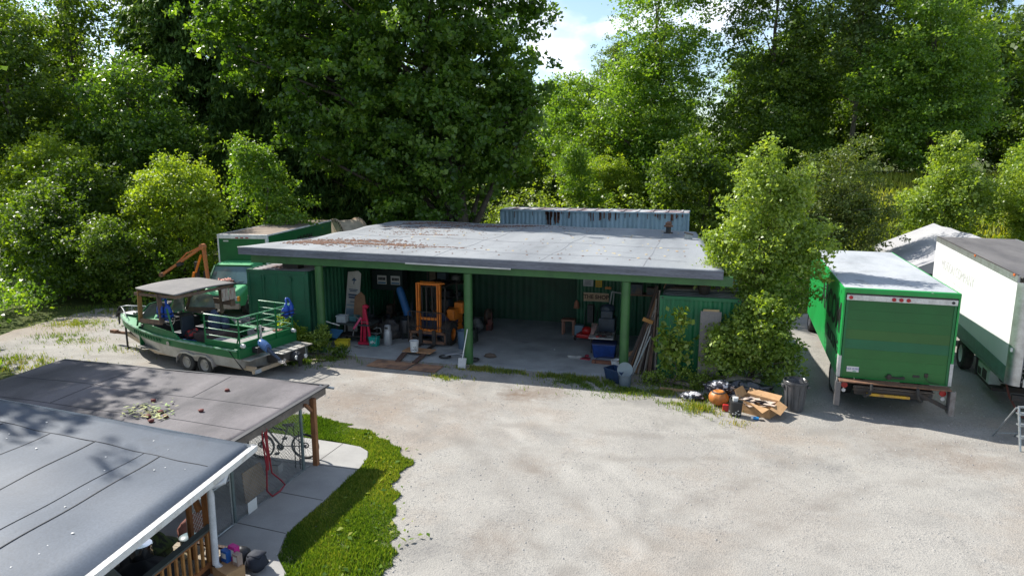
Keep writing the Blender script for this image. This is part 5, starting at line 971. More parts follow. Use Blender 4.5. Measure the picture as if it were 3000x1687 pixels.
m = MB(); m.box(-.2, 0, -.08, .06, 0, .05); m.box(.04, .2, -.03, .05, 0, .04); tag(m.build('red_block', mat('red_black_tool', (.3, .03, .03), .5, col2=(.03, .03, .03), scale=5, lo=.45, hi=.5), loc=(-3.25, 23.48, .68)), 'small red and black tool near the front edge of the bench', 'tool')
m = MB()
for k in range(5): m.bar((-.02*k, 0, 0), (-.05*k+.12, .3, .35), .018)
tag(m.build('pink_rods', mat('pinkish_rods', (.4, .25, .22), .6), loc=(-3.6, 23.75, .68)), 'bundle of thin pinkish rods at the left edge of the bench', 'rods')
bt2 = thing('storage_tote', 'deep blue storage tote under the front of the white topped bench', 'tote', (-3.12, 23.35, .02), 2)
m = MB(); m.loft([[(-.36, -.22, 0), (.36, -.22, 0), (.36, .22, 0), (-.36, .22, 0)], [(-.42, -.27, .5), (.42, -.27, .5), (.42, .27, .5), (-.42, .27, .5)]]); m.build('tub', BLUEP, bt2, bevel=.03); m = MB(); m.box(-.44, .44, -.29, .29, .5, .54); m.build('lid', mat('navy_lid', (.01, .02, .08), .4), bt2, bevel=.01)
m = MB(); m.box(-.45, .45, -.08, .08, 0, .1); tag(m.build('red_wood_block', mat('red_brown_timber', (.24, .10, .06), .75), loc=(-2.98, 22.5, .02), rz=-3), 'red brown timber block on the shed floor in front of the blue tote', 'timber')
m = MB(); m.path([(-.25, -.1, .02), (-.22, -.1, .2), (0, -.05, .26), (.4, -.05, .25), (.5, -.02, .1)], .013, 6); tag(m.build('power_cable', BLACK, smooth=True, loc=(-3.05, 22.5, .02)), 'black cord arched over the red brown timber block', 'cord')
bucket((-2.53, 22.15, .02), 'white rimmed bucket inside the shed beside the right green post', WPL, .2, .26, 0, False)
ms = thing('dust_mop', 'white string mop head and dustpan on the shed floor', 'mop', (-4.1, 22.95, .02))
m = MB(); m.blob((0, 0, .03), (.32, .13, .05), 6, .35, 24, 8); m.build('mop_head', mat('grey_white_strings', (.40, .40, .38), .9), ms, smooth=2); m = MB(); m.prism([(.2, -.15), (.55, -.2), (.55, .05), (.3, .05)], 0, .03); m.blob((.42, 0, .1), (.08, .06, .05), 2, .2); m.build('dustpan', mat('dark_red_pan', (.05, .02, .025), .5, col2=(.3, .03, .05), lo=.5, hi=.55), ms)
m = MB(); m.blob((0, 0, .004), (.22, .2, .006), 9, .4, 24, 6); tag(m.build('white_spill', mat('dried_white_spill', (.32, .33, .34), .8)), 'dried white spill mark on the shed floor', 'spill'); D.objects[-1] if False else None
bpy.data.objects['white_spill'].location = (-6.3, 24.55, .022)
m = MB(); m.blob((0, 0, .02), (.03, .03, .02), 9, .1); tag(m.build('paper_scrap', WHITE, loc=(-5.0, 23.7, .02)), 'tiny white paper ball on the open shed floor', 'paper')
rc = thing('recycling_bin', 'dark blue open recycling box in the grass before the right green post', 'recycling bin', (-2.35, 20.75, 0), -33)
BB = mat('dark_blue_box', (.012, .035, .09), .45, col2=(.012, .025, .06), scale=3); m = MB(); a_, b_ = .36, .24
m.loft([[(-a_*.8, -b_*.8, 0), (a_*.8, -b_*.8, 0), (a_*.8, b_*.8, 0), (-a_*.8, b_*.8, 0)], [(-a_, -b_, .42), (a_, -b_, .42), (a_, b_, .42), (-a_, b_, .42)]], caps=False); m.box(-a_*.8, a_*.8, -b_*.8, b_*.8, 0, .02); m.build('tub', BB, rc)
m = MB(); m.path([(-a_, -b_, .42), (a_, -b_, .42), (a_, b_, .42), (-a_, b_, .42), (-a_, -b_, .42)], .016, 6); m.build('rim', BB, rc)
ldd = thing('round_lid', 'grey oval tub with pale rim tipped against the dark blue recycling box', 'tub', (-2.06, 20.32, .0), 0); ldd.rotation_euler = (R(-8), R(0), R(10))
m = MB(); m.lathe([(0, 0), (.16, 0), (.2, .34), (.215, .34), (.215, .36), (.19, .36), (.15, .03), (0, .03)], 22); m.build('shell', mat('slate_plastic', (.09, .12, .15), .5), ldd, smooth=True)
m = MB(); m.lathe([(0, 0), (.22, 0), (.24, .02), (.24, .04), (.2, .03), (0, .03)], 24); o = m.build('lid', mat('slate_lid', (.16, .20, .21), .5), ldd, smooth=True); o.location = (.0, .12, .50); o.rotation_euler = (R(70), 0, 0)
# leaning lumber between right post and green container
LW = [mat('lumber_grey', (.28, .25, .22), .8, col2=(.2, .17, .15), scale=4), mat('lumber_brown', (.17, .10, .07), .8), mat('lumber_dark', (.06, .045, .04), .85), mat('lumber_tan', (.38, .22, .13), .75), mat('lumber_white', (.50, .50, .48), .6)]
for k in range(34):
    q = rnd.random(); x0 = -2.15+q*1.0+rnd.uniform(-.05, .05); y0 = 21.6+rnd.uniform(0, .5); L_ = rnd.uniform(2.0, 3.0)
    x1 = -1.22-rnd.uniform(0, .12)-.0*q; z1_ = min(2.9, 1.7+1.0*rnd.random()+.3*(1-q)); y1 = 22.0+rnd.uniform(0, .7)
    mi = rnd.choice((0, 0, 1, 1, 2, 2, 2, 3)); 
    if k in (3, 11): mi = 4
    m = MB(); m.bar((x0, y0, .03), (x1, y1, z1_), rnd.choice((.04, .05, .09, .12)), rnd.choice((.03, .04)), rnd.uniform(0, 1.5)); tag(m.build('leaning_plank', LW[mi]), 'length of lumber in the sheaf leaning between right post and green container', 'plank', 'lumber leaning on the green container')
m = MB(); m.bar((-2.2, 21.7, .03), (-.95, 23.0, 3.15), .03); tag(m.build('long_pole', LW[3]), 'longest thin brown pole sticking up out of the lumber sheaf', 'pole')
m = MB(); m.bar((-1.95, 21.5, .02), (-1.45, 21.9, 1.25), .03); tag(m.build('pale_pipe', mat('pale_blue_pipe', (.50, .56, .58), .5)), 'short pale blue pipe in front of the lumber sheaf', 'pipe')
m = MB(); m.box(-.17, .17, -.04, .04, -.06, .06, rotm('Y', 18)); tag(m.build('orange_offcut', mat('orange_wood', (.45, .22, .06), .7), loc=(-1.55, 21.95, 1.75)), 'orange brown offcut wedged among the leaning lumber', 'offcut')
m = MB(); m.bar((-2.75, 22.3, .03), (-2.05, 22.5, .55), .12, .03); m.bar((-2.6, 22.15, .03), (-1.95, 22.45, .6), .1, .03); tag(m.build('low_planks', LW[3]), 'two tan planks leaning low behind the right green post', 'planks')
mt = thing('hanging_shelf', 'dark shelf of clutter hanging at the top behind the right post', 'shelf', (-2.5, 24.2, 2.1)); m = MB(); m.box(0, 1.2, 0, .5, 0, .05); m.build('board', LW[1], mt); m = MB(); m.box(.1, .55, .05, .4, .05, .4); m.box(.7, 1.1, .05, .4, .05, .3); m.build('contents', mat('dark_blue_clutter', (.02, .04, .06), .6, col2=(.1, .07, .05), scale=5), mt)
fp = thing('planter_pot', 'dark planter with dried red flowers on top of the mid green container', 'planter', (.15, 22.2, 2.67)); m = MB(); m.lathe([(0, 0), (.14, 0), (.22, .28), (.2, .28), (0, .24)], 18); m.build('pot', mat('dark_pot', (.05, .04, .035), .8), fp, smooth=True); m = MB(); m.blob((0, 0, .29), (.17, .17, .06), 3, .5); m.build('dead_flowers', mat('dead_red', (.22, .05, .03), .9), fp)
for k in range(5):
    m = MB(); y = 22.5+k*.3; m.bar((-1.0+.1*k, y, 2.72), (1.2, y+.2, 2.72+.02*k), .1, .03); tag(m.build('stored_board', LW[k % 3]), 'grey board lying on the roof of the mid green container under the shed roof', 'board', 'boards on the mid green container')
# ---------------------------------------------------------------- yard clutter in front of the mid green container
m = MB(); m.box(-.31, .31, -.012, .012, 0, 2.33); o = tag(m.build('grey_board', mat('weathered_grey_board', (.23, .205, .19), .85, col2=(.17, .15, .145), scale=1.3, lo=.4, hi=.7, fine=.12, bscale=30), loc=(.38, 20.95, 0)), 'tall weathered grey board leaning on the mid green container', 'board'); o.rotation_euler = (R(-11), R(1), R(4))
m = MB(); m.box(-.24, .24, -.02, .02, 0, 2.38); o = tag(m.build('yellow_board', mat('yellow_pine', (.48, .34, .16), .7), loc=(.42, 21.02, 0)), 'yellow pine board peeping above the tall grey board', 'board'); o.rotation_euler = (R(-10.5), 0, R(4))
bn2 = thing('trash_can', 'tall black plastic trash can standing on the gravel between bush and green truck', 'trash can', (2.72, 19.62, 0)); RB = mat('scuffed_black_bin', (.05, .052, .055), .5, col2=(.10, .10, .105), scale=3, stretch=(2, 2, .5))
m = MB(); m.lathe([(0, 0), (.24, 0), (.25, .08), (.30, .78), (.335, .80), (.335, .86), (.31, .87), (.29, .80), (.235, .04), (0, .04)], 30)
for k in range(10):
    a = k*.628; m.bar((.255*math.cos(a), .255*math.sin(a), .1), (.302*math.cos(a), .302*math.sin(a), .74), .03, .014)
m.build('shell', RB, bn2, smooth=True)
for s in (-1, 1):
    m = MB(); m.box(s*.33-.035, s*.33+.035, -.09, .09, .66, .74); m.build('handle', RB, bn2, bevel=.015)
m = MB(); m.lathe([(.318, .83), (.33, .88), (.30, .87), (.27, .55)], 24); m.build('bin_liner', mat('glossy_black_liner', (.02, .02, .022), .25), bn2, smooth=2)
BAGM = mat('black_bin_bag', (.022, .024, .03), .28, spec=.7)
for (x, y, rx, ry, rz_, sd, lb, mm) in ((1.45, 20.15, .62, .35, .30, 41, 'large shiny black rubbish bag lying in front of the bush', BAGM), (1.85, 20.0, .35, .28, .24, 42, 'smaller shiny black rubbish bag beside the large one', BAGM)):
    m = MB(); m.blob((0, 0, rz_*.8), (rx, ry, rz_), sd, .42, 40, 22, flat=-rz_*.75, freq=4); tag(m.build('rubbish_bag', mm, smooth=2, loc=(x, y, 0)), lb, 'rubbish bag')
PAT = mat('patterned_cloth', (.55, .54, .56), .8, col2=(.03, .03, .04), scale=7, lo=.46, hi=.5)
m = MB(); m.blob((0, 0, .15), (.36, .26, .2), 51, .35, 34, 18, flat=-.14, freq=4); tag(m.build('patterned_bag', PAT, smooth=2, loc=(.72, 19.95, .22)), 'black and white patterned cloth heaped behind the orange pot', 'cloth')
m = MB(); m.blob((0, 0, .1), (.32, .22, .13), 52, .35, 34, 18, flat=-.1, freq=4); tag(m.build('patterned_cloth', PAT, smooth=2, loc=(-.05, 19.72, .0)), 'white and navy patterned cloth lying alone in the weeds', 'cloth')
m = MB(); m.add([(-.3, 0, 0), (.5, -.1, 0), (.45, .45, .35), (-.05, .4, .55), (.1, .1, .4)], [(0, 1, 4), (1, 2, 4), (2, 3, 4), (3, 0, 4)]); o = m.build('tan_tarp', mat('tan_tarp', (.27, .25, .20), .8), loc=(1.05, 20.5, .05)); tag(o, 'crumpled tan sheet leaning behind the rubbish bags', 'sheet')
m = MB(); m.box(-.5, .75, -.02, .02, 0, .42); o = tag(m.build('low_board', WOODG, loc=(1.15, 20.85, 0)), 'brown board standing low behind the rubbish bags', 'board'); o.rotation_euler = (R(-15), 0, R(-4))
pk = thing('orange_pot', 'round orange pot like a pumpkin at the foot of the rubbish heap', 'pot', (.68, 19.42, 0)); m = MB(); m.lathe([(0, 0)]+[(.27*math.cos(a)*(1), .23+.23*math.sin(a)) for a in np.linspace(-1.2, 1.1, 12)]+[(.08, .42), (0, .40)], 28)
m.v = [(x*(1+.05*math.cos(9*math.atan2(y, x))), y*(1+.05*math.cos(9*math.atan2(y, x))), z) for x, y, z in m.v]; m.build('body', mat('pumpkin_orange', (.48, .17, .03), .5, col2=(.36, .12, .03), scale=4), pk, smooth=True); m = MB(); m.lathe([(.2, .40), (.16, .42), (.1, .36), (0, .36)], 20); m.build('opening', BLACK, pk)
bb = bucket((1.13, 18.72, 0), 'black bucket with printed label and pale tub on top, right of the orange pot', BLACK, .17, .42, 0, True, WHITE)
m = MB(); m.lathe([(0, 0), (.07, 0), (.08, .1), (0, .12)], 16); tag(m.build('paint_tub', WPL, smooth=True, loc=(1.1, 18.7, .43)), 'pale small tub standing on the lid of the black bucket', 'tub')
m = MB(); m.lathe([(0, 0), (.165, 0), (.165, .015), (0, .02)], 20); m.build('lid', BLACK, bb, loc=(0, 0, .41))
m = MB(); m.box(-.08, .08, -.05, .05, 0, .2); tag(m.build('red_jug', RED, loc=(.87, 18.98, 0), bevel=.02), 'small red jug half hidden between orange pot and black bucket', 'jug')
cx = thing('cardboard_box', 'torn open cardboard box full of papers on the gravel', 'cardboard box', (1.72, 19.15, 0), -28)
m = MB(); w, d_, h = .46, .30, .36
m.box(-w, w, -d_, d_, 0, .01); m.add([(-w, -d_, 0), (w, -d_, 0), (w, -d_-.02, h*.8), (-w, -d_, h)], [(0, 1, 2, 3)]); m.add([(-w, d_, 0), (w, d_, 0), (w, d_, h), (-w, d_, h*1.05)], [(0, 1, 2, 3)]); m.add([(-w, -d_, 0), (-w, d_, 0), (-w, d_, h), (-w, -d_, h)], [(0, 1, 2, 3)]); m.add([(w, -d_, 0), (w, d_, 0), (w, d_, h), (w, -d_, h*.8)], [(0, 1, 2, 3)])
o = m.build('carton', CARD, cx); o.modifiers.new('t', 'SOLIDIFY').thickness = .008
for vs in ([(-w, -d_, h), (-w, d_, h), (-w-.14, d_, h+.2), (-w-.12, -d_+.05, h+.22)], [(w, -d_, h*.8), (w, d_, h), (w+.26, d_-.05, h-.1), (w+.3, -d_, h*.5)], [(-w, d_, h), (w, d_, h), (w, d_+.2, h+.1), (-w, d_+.18, h+.12)], [(-.1, -d_-.01, h*.9), (w, -d_-.02, h*.8), (w-.1, -d_-.22, h*.55)]):
    m = MB(); m.add(vs, [tuple(range(len(vs)))]); o = m.build('flap', CARD, cx); o.modifiers.new('t', 'SOLIDIFY').thickness = .008
m = MB()
for k in range(16): x, y = rnd.uniform(-.38, .38), rnd.uniform(-.24, .24); m.box(x-.15, x+.15, y-.1, y+.1, .24+.008*k, .245+.008*k, rotm('Z', rnd.uniform(0, 90)) @ rotm('X', rnd.uniform(-18, 18)))
m.build('papers', mat('mixed_papers', (.52, .42, .34), .8, col2=(.08, .06, .07), scale=4, lo=.42, hi=.6), cx)
cn = thing('drink_can', 'blue and white can lying on the gravel by the cardboard box', 'can', (1.62, 18.55, .04), 80); m = MB(); m.lathe([(0, -.1), (.045, -.1), (.045, .03), (.045, .1), (0, .1)], 16, (0, 0, 0), 'y'); m.build('body', mat('cyan_blue_can', (.02, .22, .50), .35), cn, smooth=True); m = MB(); m.lathe([(.046, .04), (.046, .1), (0, .102)], 16, (0, 0, 0), 'y'); m.build('white_end', WHITE, cn)
m = MB(); m.box(-.06, .06, -.04, .04, 0, .03); tag(m.build('black_scrap', BLACK, loc=(1.8, 18.5, 0), bevel=.01), 'small black scrap beside the blue can', 'scrap')
m = MB(); m.bar((-1.0, 20.35, .04), (.0, 20.25, .05), .09, .06); tag(m.build('tan_lumber', mat('tan_lumber', (.40, .25, .14), .75)), 'tan length of lumber lying in the grass before the sapling', 'lumber')
m = MB(); m.tube((-1.1, 21.15, .1), (-.1, 20.75, .08), .07); tag(m.build('grey_log', WOODG, smooth=True), 'grey round log lying in the weeds at the foot of the sapling', 'log')
# ---------------------------------------------------------------- kennel with low roof, fence, bicycle
TAR = roofmat('weathered_dappled_asphalt_roof', (.135, .122, .128), (.078, .070, .076), (.028, .026, .032), .8, (1, .5, 1), .7)  # weathered streaks, plus dark tree-shade dapples put into the colour contrast
kn = thing('kennel', 'low dark flat-roofed dog kennel with wooden corner post beside the concrete path', 'kennel', (-8.4, 12.8, 0))
def kz(x, y): return 1.72+.012*math.sin(x*1.7)+.01*math.sin(y*2.3+x)
def kb_(mb, name, m, **k): mb.v = [(x+8.4, y-12.8, z) for x, y, z in mb.v]; return mb.build(name, m, kn, **k)
m = MB(); m.grid(lambda u, v: ((-16.0-.05*v)+(7.72+.05*v)*u, 9.9+(3.62-.0)*v, kz(-16+7.7*u, 9.9+3.6*v)), 40, 20); o = kb_(m, 'roof', TAR, smooth=2); q = o.modifiers.new('t', 'SOLIDIFY'); q.thickness = .04; q.offset = -1
m = MB(); m.box(-8.33, -8.29, 9.9, 13.5, 1.50, 1.70); m.box(-16, -8.33, 13.44, 13.48, 1.52, 1.69); kb_(m, 'fascia', mat('grey_brown_fascia', (.20, .17, .15), .8, col2=(.12, .10, .09), scale=4, fine=.2))
m = MB(); m.box(-8.30, -8.2, 9.9, 13.53, 1.705, 1.735); m.box(-16.0, -8.3, 13.48, 13.53, 1.70, 1.73); kb_(m, 'roof_edge', mat('black_drip_edge', (.05, .05, .055), .6))
m = MB()
for a, b in (((-15.9, 10.9), (-8.4, 10.7)), ((-15.9, 12.1), (-8.4, 11.9)), ((-13.4, 10.85), (-13.5, 13.4)), ((-10.7, 11.95), (-10.8, 13.4))):
    for i in range(24):
        p = [(a[0]+(b[0]-a[0])*t_, a[1]+(b[1]-a[1])*t_) for t_ in (i/24, (i+1)/24)]; m.bar((*p[0], kz(*p[0])+.004), (*p[1], kz(*p[1])+.004), .012, .006)
kb_(m, 'roof_seam', mat('black_seam', (.06, .058, .065), .8))
m = MB(); m.box(-8.29, -8.18, 12.8, 12.91, 0, 1.62); kb_(m, 'post', WOODB, bevel=.006)
m = MB(); m.bar((-8.24, 12.85, 1.3), (-8.24, 12.55, 1.58), .07, .06); kb_(m, 'brace', WOODB)
m = MB(); m.tube((-8.42, 13.46, 1.69), (-8.1, 13.56, 1.64), .03); kb_(m, 'gutter_spout', GALV)
m = MB(); m.box(-15.95, -8.35, 12.9, 13.0, 1.42, 1.52); m.box(-15.9, -15.8, 9.9, 13.4, 0, 1.68); kb_(m, 'beam', WOODB)
# chain-link panels
def chainlink(parent, a, b, z0, z1, name='mesh', sp=.085):
    a, b = Vector((*a, 0)), Vector((*b, 0)); L_ = (b-a).length; d = (b-a)/L_; H_ = z1-z0; m = MB()
    n = int((L_+H_)/sp)
    for i in range(n):
        s = i*sp
        for sg_ in (1, -1):
            u0, v0 = (s, 0) if s <= L_ else (L_, s-L_); u1, v1 = (s-H_, H_) if s-H_ >= 0 else (0, s)
            if sg_ < 0: u0, u1 = L_-u0, L_-u1
            if abs(u0-u1) > 1e-3: m.bar(a+d*u0+Vector((0, 0, z0+v0)), a+d*u1+Vector((0, 0, z0+v1)), .004, .004)
    return m.build(name, GALV, parent)
fn = thing('chain_link_fence', 'grey chain link fence with steel posts under the kennel roof along the concrete path', 'fence', (0, 0, 0))
chainlink(fn, (-8.38, 10.2), (-8.38, 12.52), .05, 1.5); chainlink(fn, (-8.4, 12.72), (-12.5, 12.72), .05, 1.5)
for x, y in ((-8.37, 12.55), (-8.37, 10.19), (-8.36, 9.62), (-10.5, 12.72)):
    m = MB(); m.tube((x, y, 0), (x, y, 1.52), .036); m.build('post', mat('green_grey_galv', (.17, .22, .22), .5, .4), fn, smooth=True)
m = MB(); m.tube((-8.37, 10.2, 1.48), (-8.37, 12.5, 1.48), .018); m.tube((-8.4, 12.72, 1.48), (-12.5, 12.72, 1.48), .018); m.box(-8.42, -8.34, 9.6, 12.75, .0, .05); m.build('rail', GALV, fn)
gate = thing('kennel_gate', 'chain link gate in a pale steel frame between downpipe and fence', 'gate', (0, 0, 0))
m = MB()
for a, b in (((8.95, .06), (8.95, 1.4)), ((10.07, .06), (10.07, 1.4)), ((8.95, .06), (10.07, .06)), ((8.95, 1.4), (10.07, 1.4)), ((8.95, .98), (10.07, .98))): m.tube((-8.33, *a), (-8.33, *b), .02)
m.build('frame', GALV, gate, smooth=True); chainlink(gate, (-8.33, 8.97), (-8.33, 10.05), .08, 1.38)
m = MB(); m.blob((0, 0, .22), (.12, .35, .3), 5, .3); tag(m.build('brown_blanket', mat('reddish_blanket', (.22, .09, .07), .9), smooth=2, loc=(-8.75, 9.5, 0)), 'reddish brown blanket heaped behind the kennel gate', 'blanket')
m = MB(); m.add([(0, 10.85, .05), (0, 11.62, .05), (.05, 11.32, .75), (.05, 10.74, .76)], [(0, 1, 2, 3)]); o = tag(m.build('tan_board', mat('dusty_tan_board', (.34, .26, .19), .8), loc=(-8.62, 0, 0)), 'tan board leaning inside the chain link fence', 'board'); o.modifiers.new('t', 'SOLIDIFY').thickness = .015
m = MB(); m.box(-.2, .2, -.1, .1, 0, .2); m.box(.02, .16, -.101, -.04, .06, .2); tag(m.build('concrete_block', CONC, loc=(-9.0, 12.3, .015), rz=6, bevel=.01), 'single concrete block on the kennel floor by the far fence', 'block')
m = MB(); m.path([(-8.3, 11.08, 1.56), (-8.31, 11.12, 1.14), (-8.30, 11.16, .71), (-8.29, 11.12, .46), (-8.29, 11.1, .25), (-8.28, 11.25, .06), (-8.27, 11.5, .05), (-8.28, 11.7, .10), (-8.29, 11.59, .25), (-8.30, 11.31, .55), (-8.31, 11.25, 1.21), (-8.3, 11.23, 1.55)], .016, 7)
m.path([(-8.32, 11.2, 1.5), (-8.3, 11.22, 1.1), (-8.3, 11.2, .66)], .02, 7); m.path([(-8.31, 11.12, 1.3), (-8.29, 11.19, 1.0), (-8.31, 11.15, .66)], .017, 7); tag(m.build('red_hose', mat('dark_red_hose', (.30, .015, .03), .45), smooth=True), 'dark red hose hanging in loops on the chain link fence', 'hose')
sn = thing('fence_notice', 'small white notice with pale blue print low on the chain link fence', 'notice', (-8.32, 10.66, .14), -90); m = MB(); m.box(-.14, .14, -.004, .004, -.11, .13); m.build('sheet', WHITE, sn); m = MB()
for k in range(4): m.box(-.1, .1-.03*(k % 2), -.0065, -.0045, -.07+k*.045, -.05+k*.045)
m.box(-.14, .14, -.0065, -.0045, -.11, -.09); m.build('print', mat('pale_blue_print', (.25, .42, .60), .6), sn)
bc = thing('bicycle', 'black mountain bicycle leaning on the far chain link fence beside the wooden post', 'bicycle', (-9.15, 12.98, .03), 12); bc.rotation_euler = (R(8), 0, R(14))
for x in (-.52, .52):
    m = MB(); m.lathe([(.285, -.022), (.325, -.018), (.325, .018), (.285, .022), (.285, -.022)], 40, (x, 0, .325), 'y'); w_ = m.build('tyre', RUBBER, bc, smooth=True)
    m = MB()
    for k in range(20): a = k*.314; m.bar((x, .02*(-1)**k, .325), (x+.285*math.cos(a), 0, .325+.285*math.sin(a)), .004)
    m.lathe([(0, -.04), (.025, -.04), (.025, .04), (0, .04)], 10, (x, 0, .325), 'y'); m.lathe([(.05, .03), (.08, .03), (.08, .034), (.05, .034), (.05, .03)], 20, (x, 0, .325), 'y'); m.build('spokes', STEEL, w_)
BF = mat('charcoal_frame', (.035, .04, .05), .4); m = MB()
for a, b, r in (((-.05, .32), (-.33, .78), .022), ((-.05, .32), (.16, .78), .017), ((-.31, .84), (.13, .72), .022), ((-.05, .32), (.52, .325), .012), ((.13, .7), (.52, .325), .012), ((-.30, .88), (-.36, .7), .02)): m.tube((a[0], 0, a[1]), (b[0], 0, b[1]), r)
m.build('frame', BF, bc, smooth=True); m = MB()
for s in (-.045, .045): m.tube((-.36, s, .72), (-.52, s, .325), .016)
m.bar((-.36, -.06, .72), (-.36, .06, .72), .03); m.build('fork', BF, bc, smooth=True)
m = MB(); m.path([(-.36, -.33, .93), (-.33, -.1, .92), (-.33, .1, .92), (-.36, .33, .93)], .014, 7); m.tube((-.3, 0, .86), (-.33, 0, .93), .016); m.build('handlebar', BLACK, bc, smooth=True)
m = MB(); m.loft([[(.04, -.02, .86), (.04, .02, .86), (.04, .02, .89), (.04, -.02, .89)], [(.3, -.075, .86), (.3, .075, .86), (.3, .07, .90), (.3, -.07, .90)]]); m.tube((.13, 0, .72), (.17, 0, .87), .014); m.build('saddle', mat('grey_saddle', (.12, .12, .13), .5), bc, bevel=.01)
m = MB(); m.lathe([(0, -.05), (.09, -.05), (.09, -.04), (0, -.04)], 18, (-.05, 0, .32), 'y'); m.bar((-.05, -.06, .32), (-.12, -.06, .17), .02); m.bar((-.05, .06, .32), (.02, .06, .47), .02); m.box(-.18, -.08, -.12, -.04, .15, .175); m.box(-.02, .08, .04, .12, .46, .485); m.build('crank', DSTEEL, bc)
m = MB()
for k in range(2): m.tube((-8.5-.12*k, 12.62, .0), (-8.52-.12*k, 12.66, .9+.1*(k % 2)), .012)
tag(m.build('black_rods', BLACK), 'thin black rods standing inside the fence corner by the bicycle', 'rods')
for i in range(7):
    x, y = [(-10.66, 10.68), (-10.41, 10.49), (-10.32, 10.77), (-9.87, 11.26), (-10.6, 10.95), (-10.2, 12.5), (-11.3, 11.5)][i]
    m = MB(); m.blob((0, 0, .03), (.06, .05, .035), i, .35, 12, 8); tag(m.build('pine_cone', mat('red_brown_cone', (.18, .05, .04), .8), smooth=2, loc=(x, y, kz(x, y))), 'reddish brown cone lying on the kennel roof', 'cone', 'cones on the kennel roof')
# green sprigs fallen on the kennel roof
def flatleaves(name, pts, size, m_, label, cat):
    mb = MB(); 
    for (x, y, z) in pts:
        a = rnd.uniform(0, 6.3); s_ = size*rnd.uniform(.6, 1.4); c_, q = math.cos(a)*s_, math.sin(a)*s_
        mb.add([(x-c_, y-q, z), (x-q*.35, y+c_*.35, z+.01), (x+c_, y+q, z+.02), (x+q*.35, y-c_*.35, z+.01)], [(0, 1, 2, 3)])
    return tag(mb.build(name, m_), label, cat, kind='stuff')
flatleaves('roof_sprigs', [(rnd.gauss(-10.85, .28), rnd.gauss(10.95, .22), 1.74+rnd.uniform(0, .05)) for _ in range(120)], .06, mat('fresh_sprig', (.20, .30, .07), .6, col2=(.35, .30, .12)), 'fallen green sprigs on the kennel roof', 'sprigs')
# ---------------------------------------------------------------- house with porch (bottom left)
hs = thing('house', 'grey flat-roofed house porch with white gutter and orange brown railing', 'house', (-7.41, 9.54, 0))
A = Vector((-7.41, 9.54, 2.0)); U = Vector((-5.03, -.45, .50))/5.03; V = Vector((.47, -3.82, 0))/3.85
def hp(u, v, dz=0): p = A+U*u+V*v; return (p.x+7.41, p.y-9.54, p.z+dz)
def roofz(u, v):
    w = .07+.085*v; k = max(0, 1-(u-.02)/w) if u < w else 0; return -.13*k*k*min(1, .35+v*.25)+.012*math.sin(u*3+v)+.008*math.sin(v*4.1)
us = [0, .02, .05, .09, .14, .2, .28, .36, .45, .55, .7]+[.7+.4*i for i in range(1, 26)]; vs_ = [.15*i for i in range(60)]
m = MB(); m.add([hp(u, v, roofz(u, v)) for v in vs_ for u in us], [(j*len(us)+i, j*len(us)+i+1, (j+1)*len(us)+i+1, (j+1)*len(us)+i) for j in range(len(vs_)-1) for i in range(len(us)-1)])
HR = roofmat('sky_tinted_roll_roofing', (.082, .103, .135), (.055, .073, .100), (.028, .042, .066), .45, (1, .35, 1), .62, .08)  # blue of the reflected sky tinted into the roofing colour
o = m.build('roof', HR, hs, smooth=2); q = o.modifiers.new('t', 'SOLIDIFY'); q.thickness = .04; q.offset = -1
m = MB(); m.add([hp(0, -.02, -.16), hp(0, -.02, .01), hp(9, -.02, .01), hp(9, -.02, -.16), hp(0, .02, -.16), hp(0, .02, 0), hp(9, .02, 0), hp(9, .02, -.16)], [(0, 1, 2, 3), (7, 6, 5, 4), (0, 4, 5, 1), (0, 3, 7, 4)]); m.build('rear_fascia', mat('off_white_trim', (.6, .6, .58), .6), hs)
# roofing laps: measured seams
def hlap(p, q, w=.014):
    m_ = MB(); n = 40
    P_ = [Vector(p)+(Vector(q)-Vector(p))*i/n for i in range(n+1)]
    for a, b in zip(P_, P_[1:]):
        aw = .012*math.sin(a.x*7+a.y*3); bw__ = .012*math.sin(b.x*7+b.y*3)
        m_.bar(hp(a.x, a.y+aw, roofz(a.x, a.y)+.004), hp(b.x, b.y+bw__, roofz(b.x, b.y)+.004), w, .006)
    return m_
def uv_of(x, y): # plan position to roof coordinates
    d = Vector((x+7.41, y-9.54)); a_ = Vector((U.x, U.y)); b_ = Vector((V.x, V.y)); det = a_.x*b_.y-a_.y*b_.x
    return ((d.x*b_.y-d.y*b_.x)/det, (a_.x*d.y-a_.y*d.x)/det)
SE = mat('dark_lap_line', (.035, .038, .045), .8)
hlap(uv_of(-14.5, 8.25), uv_of(-8.45, 8.57)).build('roof_seam', SE, hs); hlap(uv_of(-8.45, 8.57), uv_of(-7.5, 8.58)).build('roof_seam', SE, hs)
for a, b in (((-10.53, 8.44), (-10.30, 3.0)), ((-9.65, 8.52), (-9.30, 3.0)), ((-8.70, 8.55), (-8.45, 3.0)), ((-8.41, 8.57), (-8.05, 3.0)), ((-11.46, 8.37), (-11.2, 3))): hlap(uv_of(*a), uv_of(*b), .018 if a[0] != -8.7 else .008).build('roof_seam', SE, hs)
wp = np.array([(lambda q: (q[0]-7.41, q[1]+9.54, q[2]+.004))(hp(rnd.uniform(.4, 5), rnd.uniform(.3, 4.5))) for _ in range(60)])
tag(scatter_mesh('bird_droppings', WHITE, wp, rng.uniform(.006, .022, 60), 8, 6, .15), 'tiny white specks spotted over the blue grey house roof', 'specks', kind='stuff')
m = MB()   # gutter
def gp(u, v, z): return hp(u, v, z)
